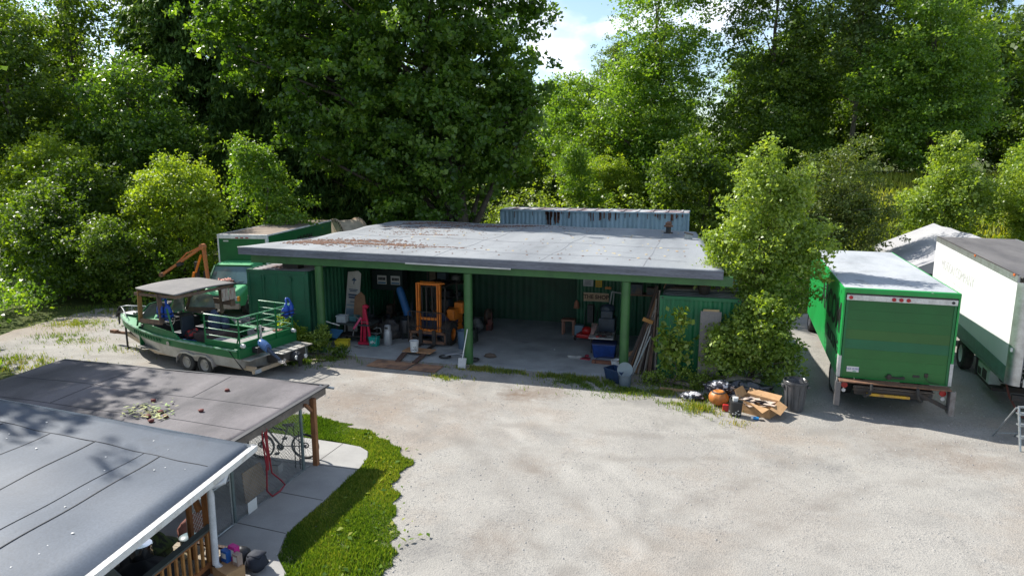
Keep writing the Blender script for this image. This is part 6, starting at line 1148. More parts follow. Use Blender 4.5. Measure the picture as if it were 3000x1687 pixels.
for (u0, u1, z0, z1) in ((-.115, -.10, -.10, .0), (-.10, .0, -.10, -.085), (-.01, .0, -.10, -.02)):
    m.add([gp(u0, -.05, z0), gp(u1, -.05, z0), gp(u1, -.05, z1), gp(u0, -.05, z1), gp(u0, 8.5, z0), gp(u1, 8.5, z0), gp(u1, 8.5, z1), gp(u0, 8.5, z1)], [(0, 1, 2, 3), (7, 6, 5, 4), (0, 4, 5, 1), (1, 5, 6, 2), (2, 6, 7, 3), (3, 7, 4, 0)])
m.add([gp(-.10, -.05, -.02), gp(.0, -.05, -.02), gp(.0, 8.5, -.02), gp(-.10, 8.5, -.02)], [(0, 1, 2, 3)])
m.add([gp(-.112, -.06, -.1), gp(.02, -.06, -.1), gp(.02, -.06, .0), gp(-.112, -.06, .0)], [(0, 1, 2, 3)])
m.build('gutter', mat('dirty_white_gutter', (.66, .66, .65), .5, col2=(.40, .37, .33), scale=5, lo=.5, hi=.72), hs)
m = MB(); m.path([hp(-.05, .85, -.1), hp(-.06, .95, -.2), (.02, -1.08, 1.75), (.01, -1.05, 1.6), (-.01, -1.05, .38), (.03, -.98, .26), (.22, -1.1, .06)], .055, 10); m.build('downpipe', mat('white_downpipe', (.66, .68, .72), .4), hs, smooth=True)
m = MB(); m.lathe([(0, -.16), (.05, -.14), (.075, -.06), (.08, .06), (.06, .1), (0, .12)], 16, (-.07, -.7, 1.76)); m.build('white_lamp', WHITE, hs, smooth=True)
m = MB(); m.path([(.01, -1.1, .36), (-.05, -1.1, .36), (-.05, -1.0, .36), (.03, -.99, .36)], .008, 5); m.build('pipe_clip', BLACK, hs)
POST = mat('orange_brown_post', (.30, .115, .035), .6, col2=(.20, .075, .025), scale=4, stretch=(1, 1, .3), fine=.15)
for x, y, w in ((-.30, -.80, .12), (-.62, -.86, .07)):
    m = MB(); m.box(x-w/2, x+w/2, y-w/2, y+w/2, 0, 1.88); m.build('post', POST, hs, bevel=.005)
m = MB(); m.bar((-.32, -.8, 1.35), (-.6, -.55, 1.8), .09, .05); m.bar((-.62, -.86, 1.75), (-.42, -.85, 1.15), .1, .05); m.build('brace', POST, hs)
m = MB(); m.box(-3.6, -.4, -.62, -.5, 1.72, 1.9); m.box(-3.6, -.3, -.45, -.38, 0, .25); m.box(-3.6, -.3, -8, -.4, .0, .22); m.build('deck_frame', mat('dark_deck_frame', (.07, .04, .025), .8), hs)
rv = [Vector((-.20, -.86)), Vector((.02, -5.0))]
m = MB(); m.bar((rv[0].x, rv[0].y, .93), (rv[1].x, rv[1].y, .93), .13, .035); m.build('handrail', mat('grey_green_cap', (.075, .085, .075), .7), hs)
m = MB(); m.bar((rv[0].x, rv[0].y, .885), (rv[1].x, rv[1].y, .885), .05, .06); m.bar((rv[0].x, rv[0].y, .3), (rv[1].x, rv[1].y, .3), .05, .08); m.build('rail_frame', POST, hs)
for k in range(26):
    p = rv[0]+(rv[1]-rv[0])*((.12+k*.15)/4.15); m = MB(); m.box(p.x-.02, p.x+.02, p.y-.02, p.y+.02, .3, .87); m.build('baluster', mat('amber_baluster', (.40, .19, .055), .6, col2=(.28, .12, .035), scale=5), hs)
m = MB(); m.box(-.02, .06, -.98, -.9, .2, .93); m.v = [(x-.22, y+.02, z) for x, y, z in m.v]; m.build('newel', POST, hs)
DECKM = mat('worn_deck_board', (.30, .25, .18), .8, col2=(.19, .16, .12), scale=3, stretch=(.3, 2, 1), fine=.15)
m = MB()
for k in range(34): m.box(-3.6, -.24, -.5-.125*(k+1), -.5-.125*k-.008, .222, .25)
m.build('deck', DECKM, hs)
m = MB(); m.box(-4.2, -4.1, -8, -.3, 0, 2.3); m.build('wall', mat('dim_brown_wall', (.10, .08, .065), .8), hs)
for (x, y, w, l, rz, lb) in ((-1.45, -.82, 1.5, .14, -4, 'pale yellow plank at the back edge of the porch deck'), (-1.2, -1.05, .9, .12, -6, 'shorter pale plank lying on the porch deck')):
    m = MB(); m.box(-w/2, w/2, -l/2, l/2, 0, .03); tag(m.build('pale_plank', mat('pale_yellow_plank', (.50, .40, .22), .75), loc=(-7.41+x, 9.54+y, .26), rz=rz), lb, 'plank')
m = MB(); m.lathe([(0, 0), (.13, 0), (.14, .16), (.15, .17), (.1, .2), (0, .2)], 20); tag(m.build('blue_lidded_pot', mat('dusty_blue_enamel', (.12, .19, .22), .4), smooth=True, loc=(-8.35, 8.95, .28)), 'dusty blue lidded pot on the back of the porch deck', 'pot')
m = MB(); m.lathe([(0, 0), (.17, 0), (.18, .02), (.18, .27), (.19, .28), (.18, .285), (.165, .27), (0, .262)], 30); tag(m.build('steel_pot', mat('polished_steel', (.60, .60, .60), .12, 1., col2=(.5, .5, .5)), smooth=True, loc=(-8.52, 8.12, .5)), 'shiny stainless steel pot on a black bag under the porch roof', 'pot')
m = MB(); m.blob((0, 0, .12), (.5, .32, .2), 61, .25, 30, 16, flat=-.1); tag(m.build('black_bag', mat('black_fabric', (.015, .017, .022), .7), smooth=2, loc=(-8.35, 8.02, .25)), 'black fabric bag under the stainless pot', 'bag')
m = MB(); m.blob((0, 0, .2), (.38, .3, .3), 62, .25, 30, 16, flat=-.2); tag(m.build('striped_sack', mat('green_black_weave', (.05, .075, .015), .8, col2=(.015, .018, .012), scale=6, stretch=(1, 3, 1), lo=.45, hi=.55), smooth=2, loc=(-8.75, 8.5, .25)), 'dark green striped sack behind the stainless pot', 'sack')
gp_ = thing('enamel_sheet', 'pale grey green metal panel standing behind the porch gutter', 'panel', (-8.3, 7.45, .35)); m = MB(); m.add([(-.3, -.02, -.1), (.36, -.26, -.1), (.34, -.28, .55), (-.30, .0, .55), (-.3, .0, -.1), (.36, -.24, -.1), (.34, -.26, .55), (-.30, .02, .55)], [(0, 1, 2, 3), (7, 6, 5, 4), (3, 2, 6, 7), (0, 3, 7, 4), (1, 5, 6, 2)]); m.build('sheet', mat('grey_green_enamel', (.30, .34, .32), .5, col2=(.24, .27, .26), scale=2), gp_)
pl_ = thing('porch_lamp', 'dark cylinder lamp under the porch gutter with a pale glass globe', 'lamp', (-8.0, 6.83, 1.28)); m = MB(); m.lathe([(0, -.14), (.08, -.14), (.085, .12), (0, .14)], 18, (0, 0, 0), 'x'); m.build('housing', mat('charcoal_lamp', (.05, .05, .052), .5), pl_, smooth=True); m = MB(); m.blob((-.05, -.05, -.22), (.1, .1, .1), 1, .0); m.build('globe', mat('pale_globe', (.40, .46, .46), .3), pl_, smooth=2)
cb1 = tag(MB().box(-.2, .2, -.17, .17, 0, .28).build('parcel_carton', CARD, loc=(-7.25, 8.58, .03), rz=-20, bevel=.005), 'brown carton standing on the path at the foot of the white downpipe', 'carton')
for (x, y, z, w, d_, h, c, nm, lb) in ((-7.38, 8.70, .31, .16, .1, .2, (.02, .12, .42), 'blue_carton', 'blue product box on the brown carton by the downpipe'), (-7.27, 8.76, .31, .17, .1, .26, (.55, .02, .25), 'pink_carton', 'bright pink product box on the brown carton by the downpipe'), (-7.13, 8.66, .31, .13, .1, .2, (.35, .26, .22), 'tan_carton', 'tan and white product box at the right of the pink one')):
    b_ = thing(nm, lb, 'box', (x, y, z), -15); m = MB(); m.box(-w/2, w/2, -d_/2, d_/2, 0, h); m.build('carton', mat(nm+'_print', c, .5), b_, bevel=.004); m = MB(); m.box(-w*.3, w*.35, -d_/2-.002, -d_/2, h*.35, h*.8); m.build('label', WHITE, b_)
m = MB(); m.blob((0, 0, .16), (.16, .16, .17), 7, .12, flat=-.15); tag(m.build('black_sack', BLACK, smooth=2, loc=(-7.35, 9.05, .03)), 'black bag behind the product boxes on the path', 'bag')
m = MB(); m.blob((0, 0, .16), (.2, .17, .17), 9, .15, flat=-.15); m.box(-.1, .14, -.1, .1, .28, .31); tag(m.build('navy_backpack', mat('navy_black_cloth', (.02, .025, .04), .8), smooth=2, loc=(-7.02, 8.98, .03)), 'dark navy backpack with tan flap right of the product boxes', 'backpack')
# ---------------------------------------------------------------- vegetation
def quadmesh(name, P4, tint, m_):
    k = len(P4); me = D.meshes.new(name); me.vertices.add(k*4); me.vertices.foreach_set('co', P4.reshape(-1).astype(np.float32))
    me.loops.add(k*4); me.loops.foreach_set('vertex_index', np.arange(k*4, dtype=np.int32)); me.polygons.add(k)
    me.polygons.foreach_set('loop_start', np.arange(0, k*4, 4, dtype=np.int32)); me.update(calc_edges=True)
    at = me.attributes.new('tint', 'FLOAT', 'FACE'); at.data.foreach_set('value', tint.astype(np.float32)); me.materials.append(m_); return me
def unit(v): return v/np.maximum(np.linalg.norm(v, axis=-1, keepdims=True), 1e-6)
def leaf_quads(r, pos, nrm, size, wid=.62, dirv=None):
    k = len(pos); t_ = dirv if dirv is not None else r.normal(size=(k, 3)); t_ = unit(t_-nrm*(t_*nrm).sum(-1, keepdims=True)); b = np.cross(nrm, t_)
    L_ = (size*r.choice([.6, .8, 1., 1.25, 1.55], k)*r.uniform(.85, 1.15, k))[:, None]; W_ = L_*wid*r.uniform(.8, 1.2, k)[:, None]
    sag = nrm*L_*-.12
    return np.stack([pos-t_*L_/2+sag, pos+b*W_/2, pos+t_*L_/2+sag, pos-b*W_/2], 1)
def crown_mesh(name, lobes, n, size, m_, seed, clump=.8, up=.45, mode='leaf', inner=.28, wid=.62, spread=.5):
    r = np.random.default_rng(seed); L_ = np.array(lobes, float); area = (L_[:, 3]*L_[:, 4]+L_[:, 3]*L_[:, 5]+L_[:, 4]*L_[:, 5]); nc = max(8, int(area.sum()*4.2/(clump**2*1.6)))
    li = r.choice(len(L_), nc, p=area/area.sum()); d = unit(r.normal(size=(nc, 3))+np.array([0, 0, .15])); rad = r.uniform(.62, 1.04, nc); sh_ = r.random(nc) < .10; rad[sh_] = r.uniform(1.08, 1.34, sh_.sum())
    rad[(r.random(nc) < inner) & ~sh_] *= .66
    cc = L_[li, :3]+d*L_[li, 3:6]*rad[:, None]; cr = clump*r.uniform(.55, 1.25, nc); cr[sh_] *= .5; ct_ = r.random(nc)
    ci = r.choice(nc, n, p=cr**2/(cr**2).sum()); off = r.normal(size=(n, 3))*spread; off[:, 2] *= .62
    pos = cc[ci]+off*cr[ci][:, None]; out = unit(pos-L_[li[ci], :3])
    nrm = unit(r.normal(size=(n, 3))*.75+out*.45+np.array([0, 0, up]))
    tint = np.clip(.5*ct_[ci]+.5*r.random(n), 0, 1)
    if mode == 'droop':
        dv = unit(out*np.array([1, 1, .2])*.7+r.normal(size=(n, 3))*.35+np.array([0, 0, -1.1])); return quadmesh(name, leaf_quads(r, pos, unit(r.normal(size=(n, 3))+out*.8), size, wid, dv), tint, m_), cc
    return quadmesh(name, leaf_quads(r, pos, nrm, size, wid), tint, m_), cc
BARK = mat('grey_brown_bark', (.11, .09, .07), .9, col2=(.06, .05, .04), scale=6, stretch=(2, 2, .4), fine=.3, bump=.3)
BARKP = mat('pale_bark', (.24, .22, .18), .85, col2=(.13, .11, .09), scale=5, stretch=(2, 2, .5), fine=.2)
def trunk_mb(base, lobes, cc, r0, seed, nl=18, top=None):
    rd = random.Random(seed); mb = MB(); top = top or max(l[2]+l[5]*.5 for l in lobes); cx = sum(l[0] for l in lobes)/len(lobes); cy_ = sum(l[1] for l in lobes)/len(lobes)
    n = 9; pts = [(base[0]+(cx-base[0])*(i/(n-1))**1.4+(.12*math.sin(i*1.7+seed) if i else 0), base[1]+(cy_-base[1])*(i/(n-1))**1.4+(.12*math.cos(i*2.1) if i else 0), base[2]-.2+(top-base[2])*i/(n-1)) for i in range(n)]
    mb.path(pts, [r0*(1.25 if i == 0 else 1)*(1-.88*i/(n-1)) for i in range(n)], 8)
    for k in range(nl):
        c = cc[rd.randrange(len(cc))]; z = min(max(base[2]+.3, c[2]-rd.uniform(.8, 2.5)*r0*6), top*.9); q = min(max((z-base[2]+.2)/(top-base[2]), .05), .95)*(n-1); i = int(q); f = q-i; a = [pts[i][j]*(1-f)+pts[min(i+1, n-1)][j]*f for j in range(3)]
        m_ = [(a[j]+c[j])/2+(.06*math.dist(a, c) if j == 2 else 0) for j in range(3)]; rr = r0*(1-.85*q/(n-1))*.5
        mb.path([a, m_, tuple(c)], [rr, rr*.6, rr*.15], 5, cap=False)
    return mb
def tree(name, label, loc, lobes, n, size, lm, seed, r0=.2, clump=.8, group=None, bark=None, cat='tree', base=None, nl=18, **kw):
    """lobes in local coordinates"""
    if loc[1] > 41: loc = (loc[0], loc[1], hgt(loc[0], loc[1])-.1)
    t = thing(name, label, cat, loc, 0, group); me, cc = crown_mesh('crown', lobes, n, size, lm, seed, clump, **kw)
    o = D.objects.new('crown', me); S.collection.objects.link(o); o.parent = t
    trunk_mb(base or (0, 0, 0), lobes, cc, r0, seed, nl).build('trunk', bark or BARK, t, smooth=2); return t
MAPLE = leafmat('glossy_maple_leaf', (.040, .095, .017), (.095, .185, .028), (.24, .36, .065), .36, .5, .5)
ALDER = leafmat('alder_leaf', (.068, .15, .024), (.145, .255, .038), (.28, .39, .065), .42, .52)
DARKL = leafmat('dark_leaf', (.042, .088, .014), (.095, .165, .022), (.21, .29, .042), .45, .48)
BRIGHT = leafmat('bright_leaf', (.12, .20, .02), (.22, .31, .035), (.37, .45, .055), .5, .5)
WILLOW = leafmat('willow_leaf', (.12, .19, .035), (.21, .30, .05), (.36, .44, .12), .38, .45, .5)
CEDAR = leafmat('cedar_spray', (.040, .092, .022), (.085, .165, .034), (.20, .30, .06), .6, .2, .3)
OLIVE = leafmat('olive_bush_leaf', (.055, .10, .02), (.11, .155, .03), (.19, .22, .06), .5, .38)
BRAM = leafmat('bramble_leaf', (.09, .15, .024), (.19, .27, .04), (.36, .44, .10), .42, .45)
BIRCH = leafmat('pale_birch_leaf', (.065, .12, .035), (.12, .19, .05), (.22, .29, .09), .4, .42)
# the big maple behind the shed
tree('maple_tree', 'huge glossy-leaved broadleaf tree spreading over the middle of the picture behind the shed', (-15.5, 41, .7), [(-11.8, -2, 14.8, 4.8, 3.6, 4.2), (-6.2, -2.4, 10.0, 4.6, 3.6, 4.8), (-7.2, -1, 16.5, 5.5, 4.2, 5), (-1.2, -1.5, 14.5, 5.5, 4.5, 6.5), (-.8, -2.2, 7.2, 4.6, 3.4, 5.2), (-3.0, -2.0, 7.0, 3.6, 2.6, 3.2), (2.0, .5, 13, 4.6, 4.5, 8), (2.4, 0, 8.2, 3.7, 3.4, 4.3), (-.2, .8, 4.6, 2.6, 2.4, 4), (-1.5, -3, 2.4, 2.6, 1.8, 2.2)], 120000, .27, MAPLE, 11, .55, .85, base=(1.0, 0, -.2), nl=40, spread=.40)
# cedars at the back left
ced = [(0, 0, 3.0, 4.0, 4.0, 3.0), (0, 0, 7, 3.8, 3.8, 3.6), (0, 0, 11.5, 3.3, 3.3, 3.6), (0, 0, 16, 2.7, 2.7, 3.8), (0, 0, 20.5, 1.9, 1.9, 3.6), (0, 0, 24.5, 1.0, 1.0, 3)]
c0 = tree('cedar_tree', 'dark cedar with drooping boughs right behind the left bushes', (-44.5, 49, .75), ced, 60000, .42, CEDAR, 21, .35, .62, 'cedars in the dark stand at the left', mode='droop', wid=.3, nl=30)
for (x, y, rz_, sc_, lb) in ((-40.6, 47, 80, 1.0, 'dark cedar second from the left in the tall dark stand'), (-36.8, 50, 200, 1.12, 'tallest dark cedar in the middle of the tall dark stand'), (-32.2, 48, 130, .98, 'dark cedar partly hidden by the left limb of the huge glossy tree'), (-28.0, 45.5, 20, .95, 'dark cedar seen through the gap under the huge glossy tree'), (-23.5, 46, 260, .9, 'dark cedar directly behind the huge glossy tree'), (-50.5, 58, 300, .95, 'cedar far back at the upper left against the sky'), (-61, 56, 40, .8, 'lower cedar at the far upper left corner')):
    place(copy_tree(c0), (x, y, .75), rz_, lb, None, sc_)
sm = tree('small_cedar', 'small pointed cedar in front of the dark stand', (-33.2, 43, .75), [(0, 0, 3, 2.3, 2.3, 2.6), (0, 0, 6, 1.7, 1.7, 2.6), (0, 0, 9, 1.0, 1.0, 2.6), (0, 0, 11, .5, .5, 1.6)], 16000, .36, CEDAR, 22, .16, .5, mode='droop', wid=.3)
# broadleaves on the left
tl = tree('broadleaf_tree', 'glossy mid-green tree at the upper left in front of the cedars', (-35.3, 36.5, .7), [(0, 0, 9.4, 3.6, 3, 3.4), (2.4, -.5, 7.2, 2.6, 2.2, 2.4), (-2.2, 0, 7.0, 2.8, 2.4, 2.6), (.3, 0, 4, 2.8, 2.2, 2.4)], 30000, .20, MAPLE, 31, .2, .7)
gl = tree('leaning_tree', 'tall loose tree with thin limbs against the sky at the upper left', (-45.5, 42, .75), [(0, 0, 15, 3.2, 3, 3), (-1.5, 0, 11, 3.6, 3, 3), (1.6, 0, 18, 2.6, 2.2, 2.6)], 15000, .21, DARKL, 32, .22, .7)
gl2 = tree('dark_tree', 'dark dense tree at the left edge of the picture', (-42, 34, .5), [(0, 0, 10.5, 3.6, 3.2, 3.8), (-1, -1, 6, 3.8, 3.2, 3.6), (1.8, -.6, 4, 3.2, 2.6, 3), (.5, 0, 13.5, 2.2, 2.2, 2.6)], 38000, .19, DARKL, 33, .25, .75)
place(copy_tree(gl2), (-46.5, 36, .5), 140, 'tall dark tree at the very left edge behind the bright shrub', None, 1.15)
place(copy_tree(gl2), (-51, 40, .6), 60, 'dark dense tree beyond the left edge tree', None, .9)
bs = tree('bright_shrub', 'bright yellow-green shrub high at the left edge', (-36.0, 31, .2), [(0, 0, 5.8, 2.4, 2.0, 2.5), (-1.8, .2, 5.0, 1.9, 1.6, 2.2), (1.7, 0, 4.6, 1.8, 1.6, 2.0)], 24000, .15, BRIGHT, 41, .13, .6)
b2 = tree('locust_shrub', 'pale lime feathery shrub catching the sun left of the green van', (-25.9, 29.3, .0), [(0, 0, 5.6, 1.9, 1.6, 1.5), (-1.3, -.2, 4.4, 1.5, 1.3, 1.4), (1.3, -.2, 4.2, 1.6, 1.3, 1.6), (0, -.3, 2.6, 2.3, 1.6, 1.7)], 26000, .13, BRIGHT, 42, .12, .5)
b3 = tree('grey_green_shrub', 'grey-green leggy shrub behind the lime shrub', (-23.6, 33.2, .2), [(0, 0, 4.8, 1.8, 1.5, 2.2), (1.4, 0, 3.2, 1.7, 1.4, 1.7), (-.8, 0, 6.6, 1.2, 1.0, 1.2)], 16000, .14, ALDER, 43, .1, .55)
dk = tree('dark_shrub', 'dark green shrub in shade at the left edge', (-30.5, 26.3, 0), [(0, 0, 2.7, 2.5, 2.0, 2.2), (1.6, -.3, 1.7, 1.9, 1.5, 1.5), (-1.5, 0, 3.6, 1.9, 1.6, 1.9)], 24000, .14, DARKL, 44, .1, .55)  # shade over these shrubs put into the darker leaf colour
for (x, y, rz_, sc_, lb) in ((-27.4, 27.0, 100, .75, 'dark shrub between the left edge and the lime shrub'), (-33.5, 29, 200, 1.25, 'larger dark shrub below the bright shrub at the left'), (-30.2, 32.5, 300, 1.1, 'tall dark shrub behind the lime shrub'), (-24.0, 33.5, 20, .6, 'low dark shrub right of the lime shrub')):
    place(copy_tree(dk), (x, y, 0), rz_, lb, None, sc_)
# shade trees just outside the left edge, standing up-sun of the yard
for (x, y, rz_, sc_, lb) in ((-30.8, 15.6, 30, 1.08, 'tall tree standing left of the yard, casting dapples on the kennel roof'), (-26.2, 13.2, 160, 1.0, 'second tall tree left of the yard')):
    place(copy_tree(tl), (x, y, 0), rz_, lb, None, sc_*1.25)
# right of the sky gap
ta = tree('alder_tree', 'tall sunny green alder right of the sky gap', (-5.0, 60, .75), [(1.1, 0, 14.5, 3.1, 3.2, 4.6), (1.9, 0, 18, 2.2, 2.4, 3.2), (-.3, -.3, 9, 3.4, 3.3, 4.0), (1.6, 0, 9.5, 3.0, 3, 4.5), (-1.0, -.6, 4.4, 3.1, 2.8, 3.2), (1.6, -.6, 4.0, 3.2, 2.6, 3.0)], 64000, .17, ALDER, 51, .24, .65, nl=30)
ta.scale = (1.32, 1.2, 1.2)
tb_ = tree('dark_alder', 'darker upright tree with sunny tips right of the sunny alder', (4.3, 58, .75), [(0, 0, 12, 3.0, 2.8, 5), (.4, 0, 17.5, 2.2, 2.2, 4), (.2, 0, 6, 3.4, 3, 4.2), (1.8, .5, 9, 2.4, 2.4, 4)], 42000, .18, DARKL, 52, .22, .65)
tb_.scale = (1.2,)*3
tc_ = tree('birch_tree', 'pale fine-leaved birch rising behind at the upper right', (11, 60, 3.5), [(0, 0, 15, 4.6, 3.6, 4.4), (-2, 0, 10, 3.4, 3, 4), (2.4, 0, 11, 3.8, 3, 5), (0, 0, 19, 3.6, 3, 3.4)], 34000, .24, BIRCH, 53, .22, .8, bark=BARKP)
td = tree('green_tree', 'broad mid-green tree with layered boughs at the right', (15.4, 56, 2.6), [(-.6, 0, 9.0, 3.5, 3.6, 4.2), (-3, -.4, 6.6, 3.2, 2.8, 3.2), (1.6, 0, 6.6, 2.4, 3, 3.6), (-.3, -.8, 3.6, 3.6, 3.2, 3.0)], 50000, .19, ALDER, 54, .24, .75)
place(copy_tree(td), (19.0, 47, 2.0), 130, 'broad bright tree at the right edge of the picture', None, .5)
place(copy_tree(td), (6.5, 60, 2.5), 60, 'mid-green tree behind the olive bush', None, .85)
po = tree('poplar_tree', 'slim upright poplar behind the right trees', (24.0, 77, 5), [(0, 0, 8, 2.6, 2.6, 6), (.2, 0, 15, 2.6, 2.6, 6), (0, 0, 21, 2.0, 2, 5), (0, 0, 25.5, 1.1, 1.1, 3)], 22000, .3, BIRCH, 55, .25, .9, 'poplars at the upper right', wid=.45)
place(copy_tree(po), (20.5, 75, 5), 70, 'poplar left of the sky gap at the upper right', None, .95); place(copy_tree(po), (30.6, 86, 5), 150, 'lone poplar at the right edge against the sky', None, .62)
ob_ = tree('olive_bush', 'round olive-brown bush with bare twigs below, right of the shed tree', (6.4, 37.5, .3), [(.1, 0, 5.6, 2.0, 1.8, 2.4), (-.9, 0, 3.6, 2.3, 1.8, 2.0), (1.2, 0, 3.2, 1.7, 1.5, 1.8)], 30000, .11, OLIVE, 61, .09, .5, nl=40, bark=BARKP)
rb_ = tree('young_poplar', 'young leafy tree behind the grey tent', (13.2, 43.6, .8), [(0, 0, 5.0, 1.3, 1.2, 2.2), (.3, 0, 3.4, 2.1, 1.7, 2.2), (-1.0, 0, 2.6, 1.7, 1.4, 1.8)], 20000, .14, WILLOW, 62, .08, .5)
place(copy_tree(rb_), (17.2, 44.6, .8), 100, 'leafy young tree right of the one behind the grey tent', None, .9); place(copy_tree(b2), (17.8, 43.5, .5), 30, 'lime shrub at the right edge above the white truck body', None, .8)
place(copy_tree(dk), (.2, 51, .75), 40, 'dark shrub under the darker upright tree', None, 1.4); place(copy_tree(b3), (-9.2, 52, .75), 60, 'leafy shrub at the foot of the sky gap', None, .95); place(copy_tree(bs), (-7.6, 56, .75), 200, 'bright shrub in the gap between the huge tree and the alder', None, .8); place(copy_tree(dk), (-11.5, 66, .75), 210, 'dark shrub beneath the sky gap', None, 1.5)
for k, (x, y, s_) in enumerate(((9.5, 70, 2.3), (15, 72, 2.5), (21, 70, 2.4), (3, 68, 2.2), (12.0, 64, 1.5), (17.5, 65, 1.6), (23, 64, 1.5), (27, 74, 2.2), (-5.5, 63, 1.9), (-20, 64, 2.2), (-28, 66, 2.4))):
    place(copy_tree(dk), (x, y, 1), k*50, 'shadowy bush mass closing the background behind the trees', 'background bushes', s_)
# far trees closing the gaps
for k, (x, y, s_, src) in enumerate(((-17.5, 92, 1.25, td), (-12.8, 104, 1.05, tc_), (-21.5, 118, .52, c0), (-8.5, 98, 1.05, td), (-15.2, 122, .55, c0), (-3.5, 110, 1.2, td), (-25, 90, 1.3, td), (6, 95, 1.3, td), (14, 100, 1.35, td), (40, 100, .7, td), (-40, 80, 1.5, td), (-58, 78, 1.4, td), (-75, 70, 1.4, td), (48, 80, 1.1, td))):
    lb = ['distant broad tree low in the sky gap, left part', 'distant pale tree in the middle of the sky gap', 'distant pointed conifer left in the sky gap', 'distant broad tree at the right of the sky gap', 'distant pointed conifer in the middle of the sky gap'] 
    c_ = place(copy_tree(src), (x, y, .75 if x < 2 else 5), k*67, lb[k] if k < 5 else 'far tree of the wood behind the nearer trees', 'far trees of the wood behind' if k >= 5 else None, s_)
    if k < 5 and 'group' in c_: del c_['group']
place(copy_tree(td), (-13.4, 74, .75), 80, 'broad sunny tree closing the bottom of the sky gap', None, 1.15)
# tree in front of the containers
wt_ = tree('willow_tree', 'bushy light green young tree growing between green container and green truck', (1.8, 22.3, 0), [(.1, .1, 4.4, 1.6, 1.35, 1.3), (-.1, .1, 5.6, 1.1, 1.0, 1.2), (1.5, .1, 4.3, .7, .7, .8), (-1.3, 0, 4.3, .4, .35, .45), (.75, 0, 5.7, .45, .45, .6), (-.6, .1, 6.5, .28, .3, .5), (-1.5, .1, 3.3, .45, .35, .35), (1.1, 0, 6.3, .25, .25, .4), (0.05, 0, 6.6, .55, .55, .95), (-.75, 0, 3.7, 1.0, .9, .9), (.9, .0, 3.4, .95, .9, 1.2), (.2, -.4, 2.5, .9, .9, .8)], 27000, .10, WILLOW, 71, .07, .26, nl=50, inner=.2, spread=.55)
lb_ = tree('leafy_bush', 'dense glossy bush in front of the mid green container beside the rubbish', (1.55, 21.1, 0), [(0, 0, 1.55, 1.25, .75, .85), (-.6, -.2, 1.2, .75, .6, .8), (.7, -.1, 1.1, .75, .6, .9), (.3, -.1, 2.2, .8, .7, .6), (.4, -.2, 2.7, .5, .4, .35)], 13000, .105, WILLOW, 72, .05, .30, cat='bush', nl=40)
sp_l = [(0, 0, 1.2, .42, .3, .55), (.15, 0, 1.9, .22, .2, .45), (-.25, 0, .8, .3, .25, .35), (.05, 0, 2.3, .12, .1, .2), (-.35, 0, 1.55, .15, .15, .5)]
tree('sapling', 'young sapling with pale sunlit leaves before the mid green container', (-.62, 20.75, 0), sp_l, 900, .135, leafmat('sapling_leaf', (.10, .18, .03), (.20, .28, .05), (.34, .38, .10), .3, .45, .6), 73, .02, .22, nl=16, wid=.75)
# weeds by the posts
def weed(name, label, loc, lobes, n, size, lm, seed): return tree(name, label, loc, lobes, n, size, lm, seed, .012, .18, cat='weed', nl=10)
weed('tall_weed', 'tall bright weeds growing at the left container door behind the boat', (-14.2, 20.75, 0), [(0, 0, .9, .32, .25, .55), (-.45, 0, .5, .4, .3, .45), (.4, .1, .5, .35, .3, .5)], 2600, .08, BRIGHT, 81)
weed('tall_weed', 'leafy weed clump at the foot of the left green post', (-13.2, 20.9, 0), [(0, 0, .45, .5, .3, .4), (.3, .1, .75, .25, .2, .3)], 2000, .07, BRAM, 82)
weed('dark_weed', 'dark thistle on the shed slab edge right of the left post', (-12.2, 20.75, 0), [(0, 0, .22, .35, .2, .22), (.2, 0, .4, .15, .12, .15)], 700, .07, DARKL, 83)
weed('green_weed', 'green weeds at the foot of the sapling and container corner', (-1.2, 20.8, 0), [(0, 0, .2, .5, .25, .25), (.8, .1, .3, .4, .25, .3), (1.4, 0, .25, .4, .25, .25)], 2400, .06, BRAM, 84)
# bramble cover
def cover(name, label, regions, m_, seed, size=.16, dens=95, clump=.55):
    r = np.random.default_rng(seed); allp = []; allt = []; alln = []
    for (x0, x1, y0, y1, h, ex) in regions:
        nc = int((x1-x0)*(y1-y0)*1.1/(clump**2)); cx = r.uniform(x0, x1, nc); cyy = r.uniform(y0, y1, nc)
        hh = np.array([h*(.72+.34*vnoise(a*.9, b*.9, seed))*min(1, .35+min(a-x0, x1-a, b-y0, y1-b)*.8) for a, b in zip(cx, cyy)]); gz = np.array([hgt2(a, b) for a, b in zip(cx, cyy)])
        cz = gz+np.maximum(.12, hh)*r.uniform(.35, 1.0, nc); k = int(nc*dens*clump**2*.9); ci = r.integers(0, nc, k)
        off = r.normal(size=(k, 3))*clump*.42; off[:, 2] *= .55; p = np.stack([cx, cyy, cz], 1)[ci]+off; p[:, 2] = np.maximum(p[:, 2], gz[ci]+.03)
        allp.append(p); allt.append(.5*r.random(nc)[ci]+.5*r.random(k)); alln.append(unit(r.normal(size=(k, 3))*.7+np.array([-.2, -.1, .9])))
    P_ = np.concatenate(allp); T_ = np.concatenate(allt); N__ = np.concatenate(alln)
    me = quadmesh(name, leaf_quads(r, P_, N__, size, .8), T_, m_); o = D.objects.new(name, me); S.collection.objects.link(o); return tag(o, label, 'brambles', kind='stuff')
def hgt2(x, y):
    g = hgt(x, y); return g
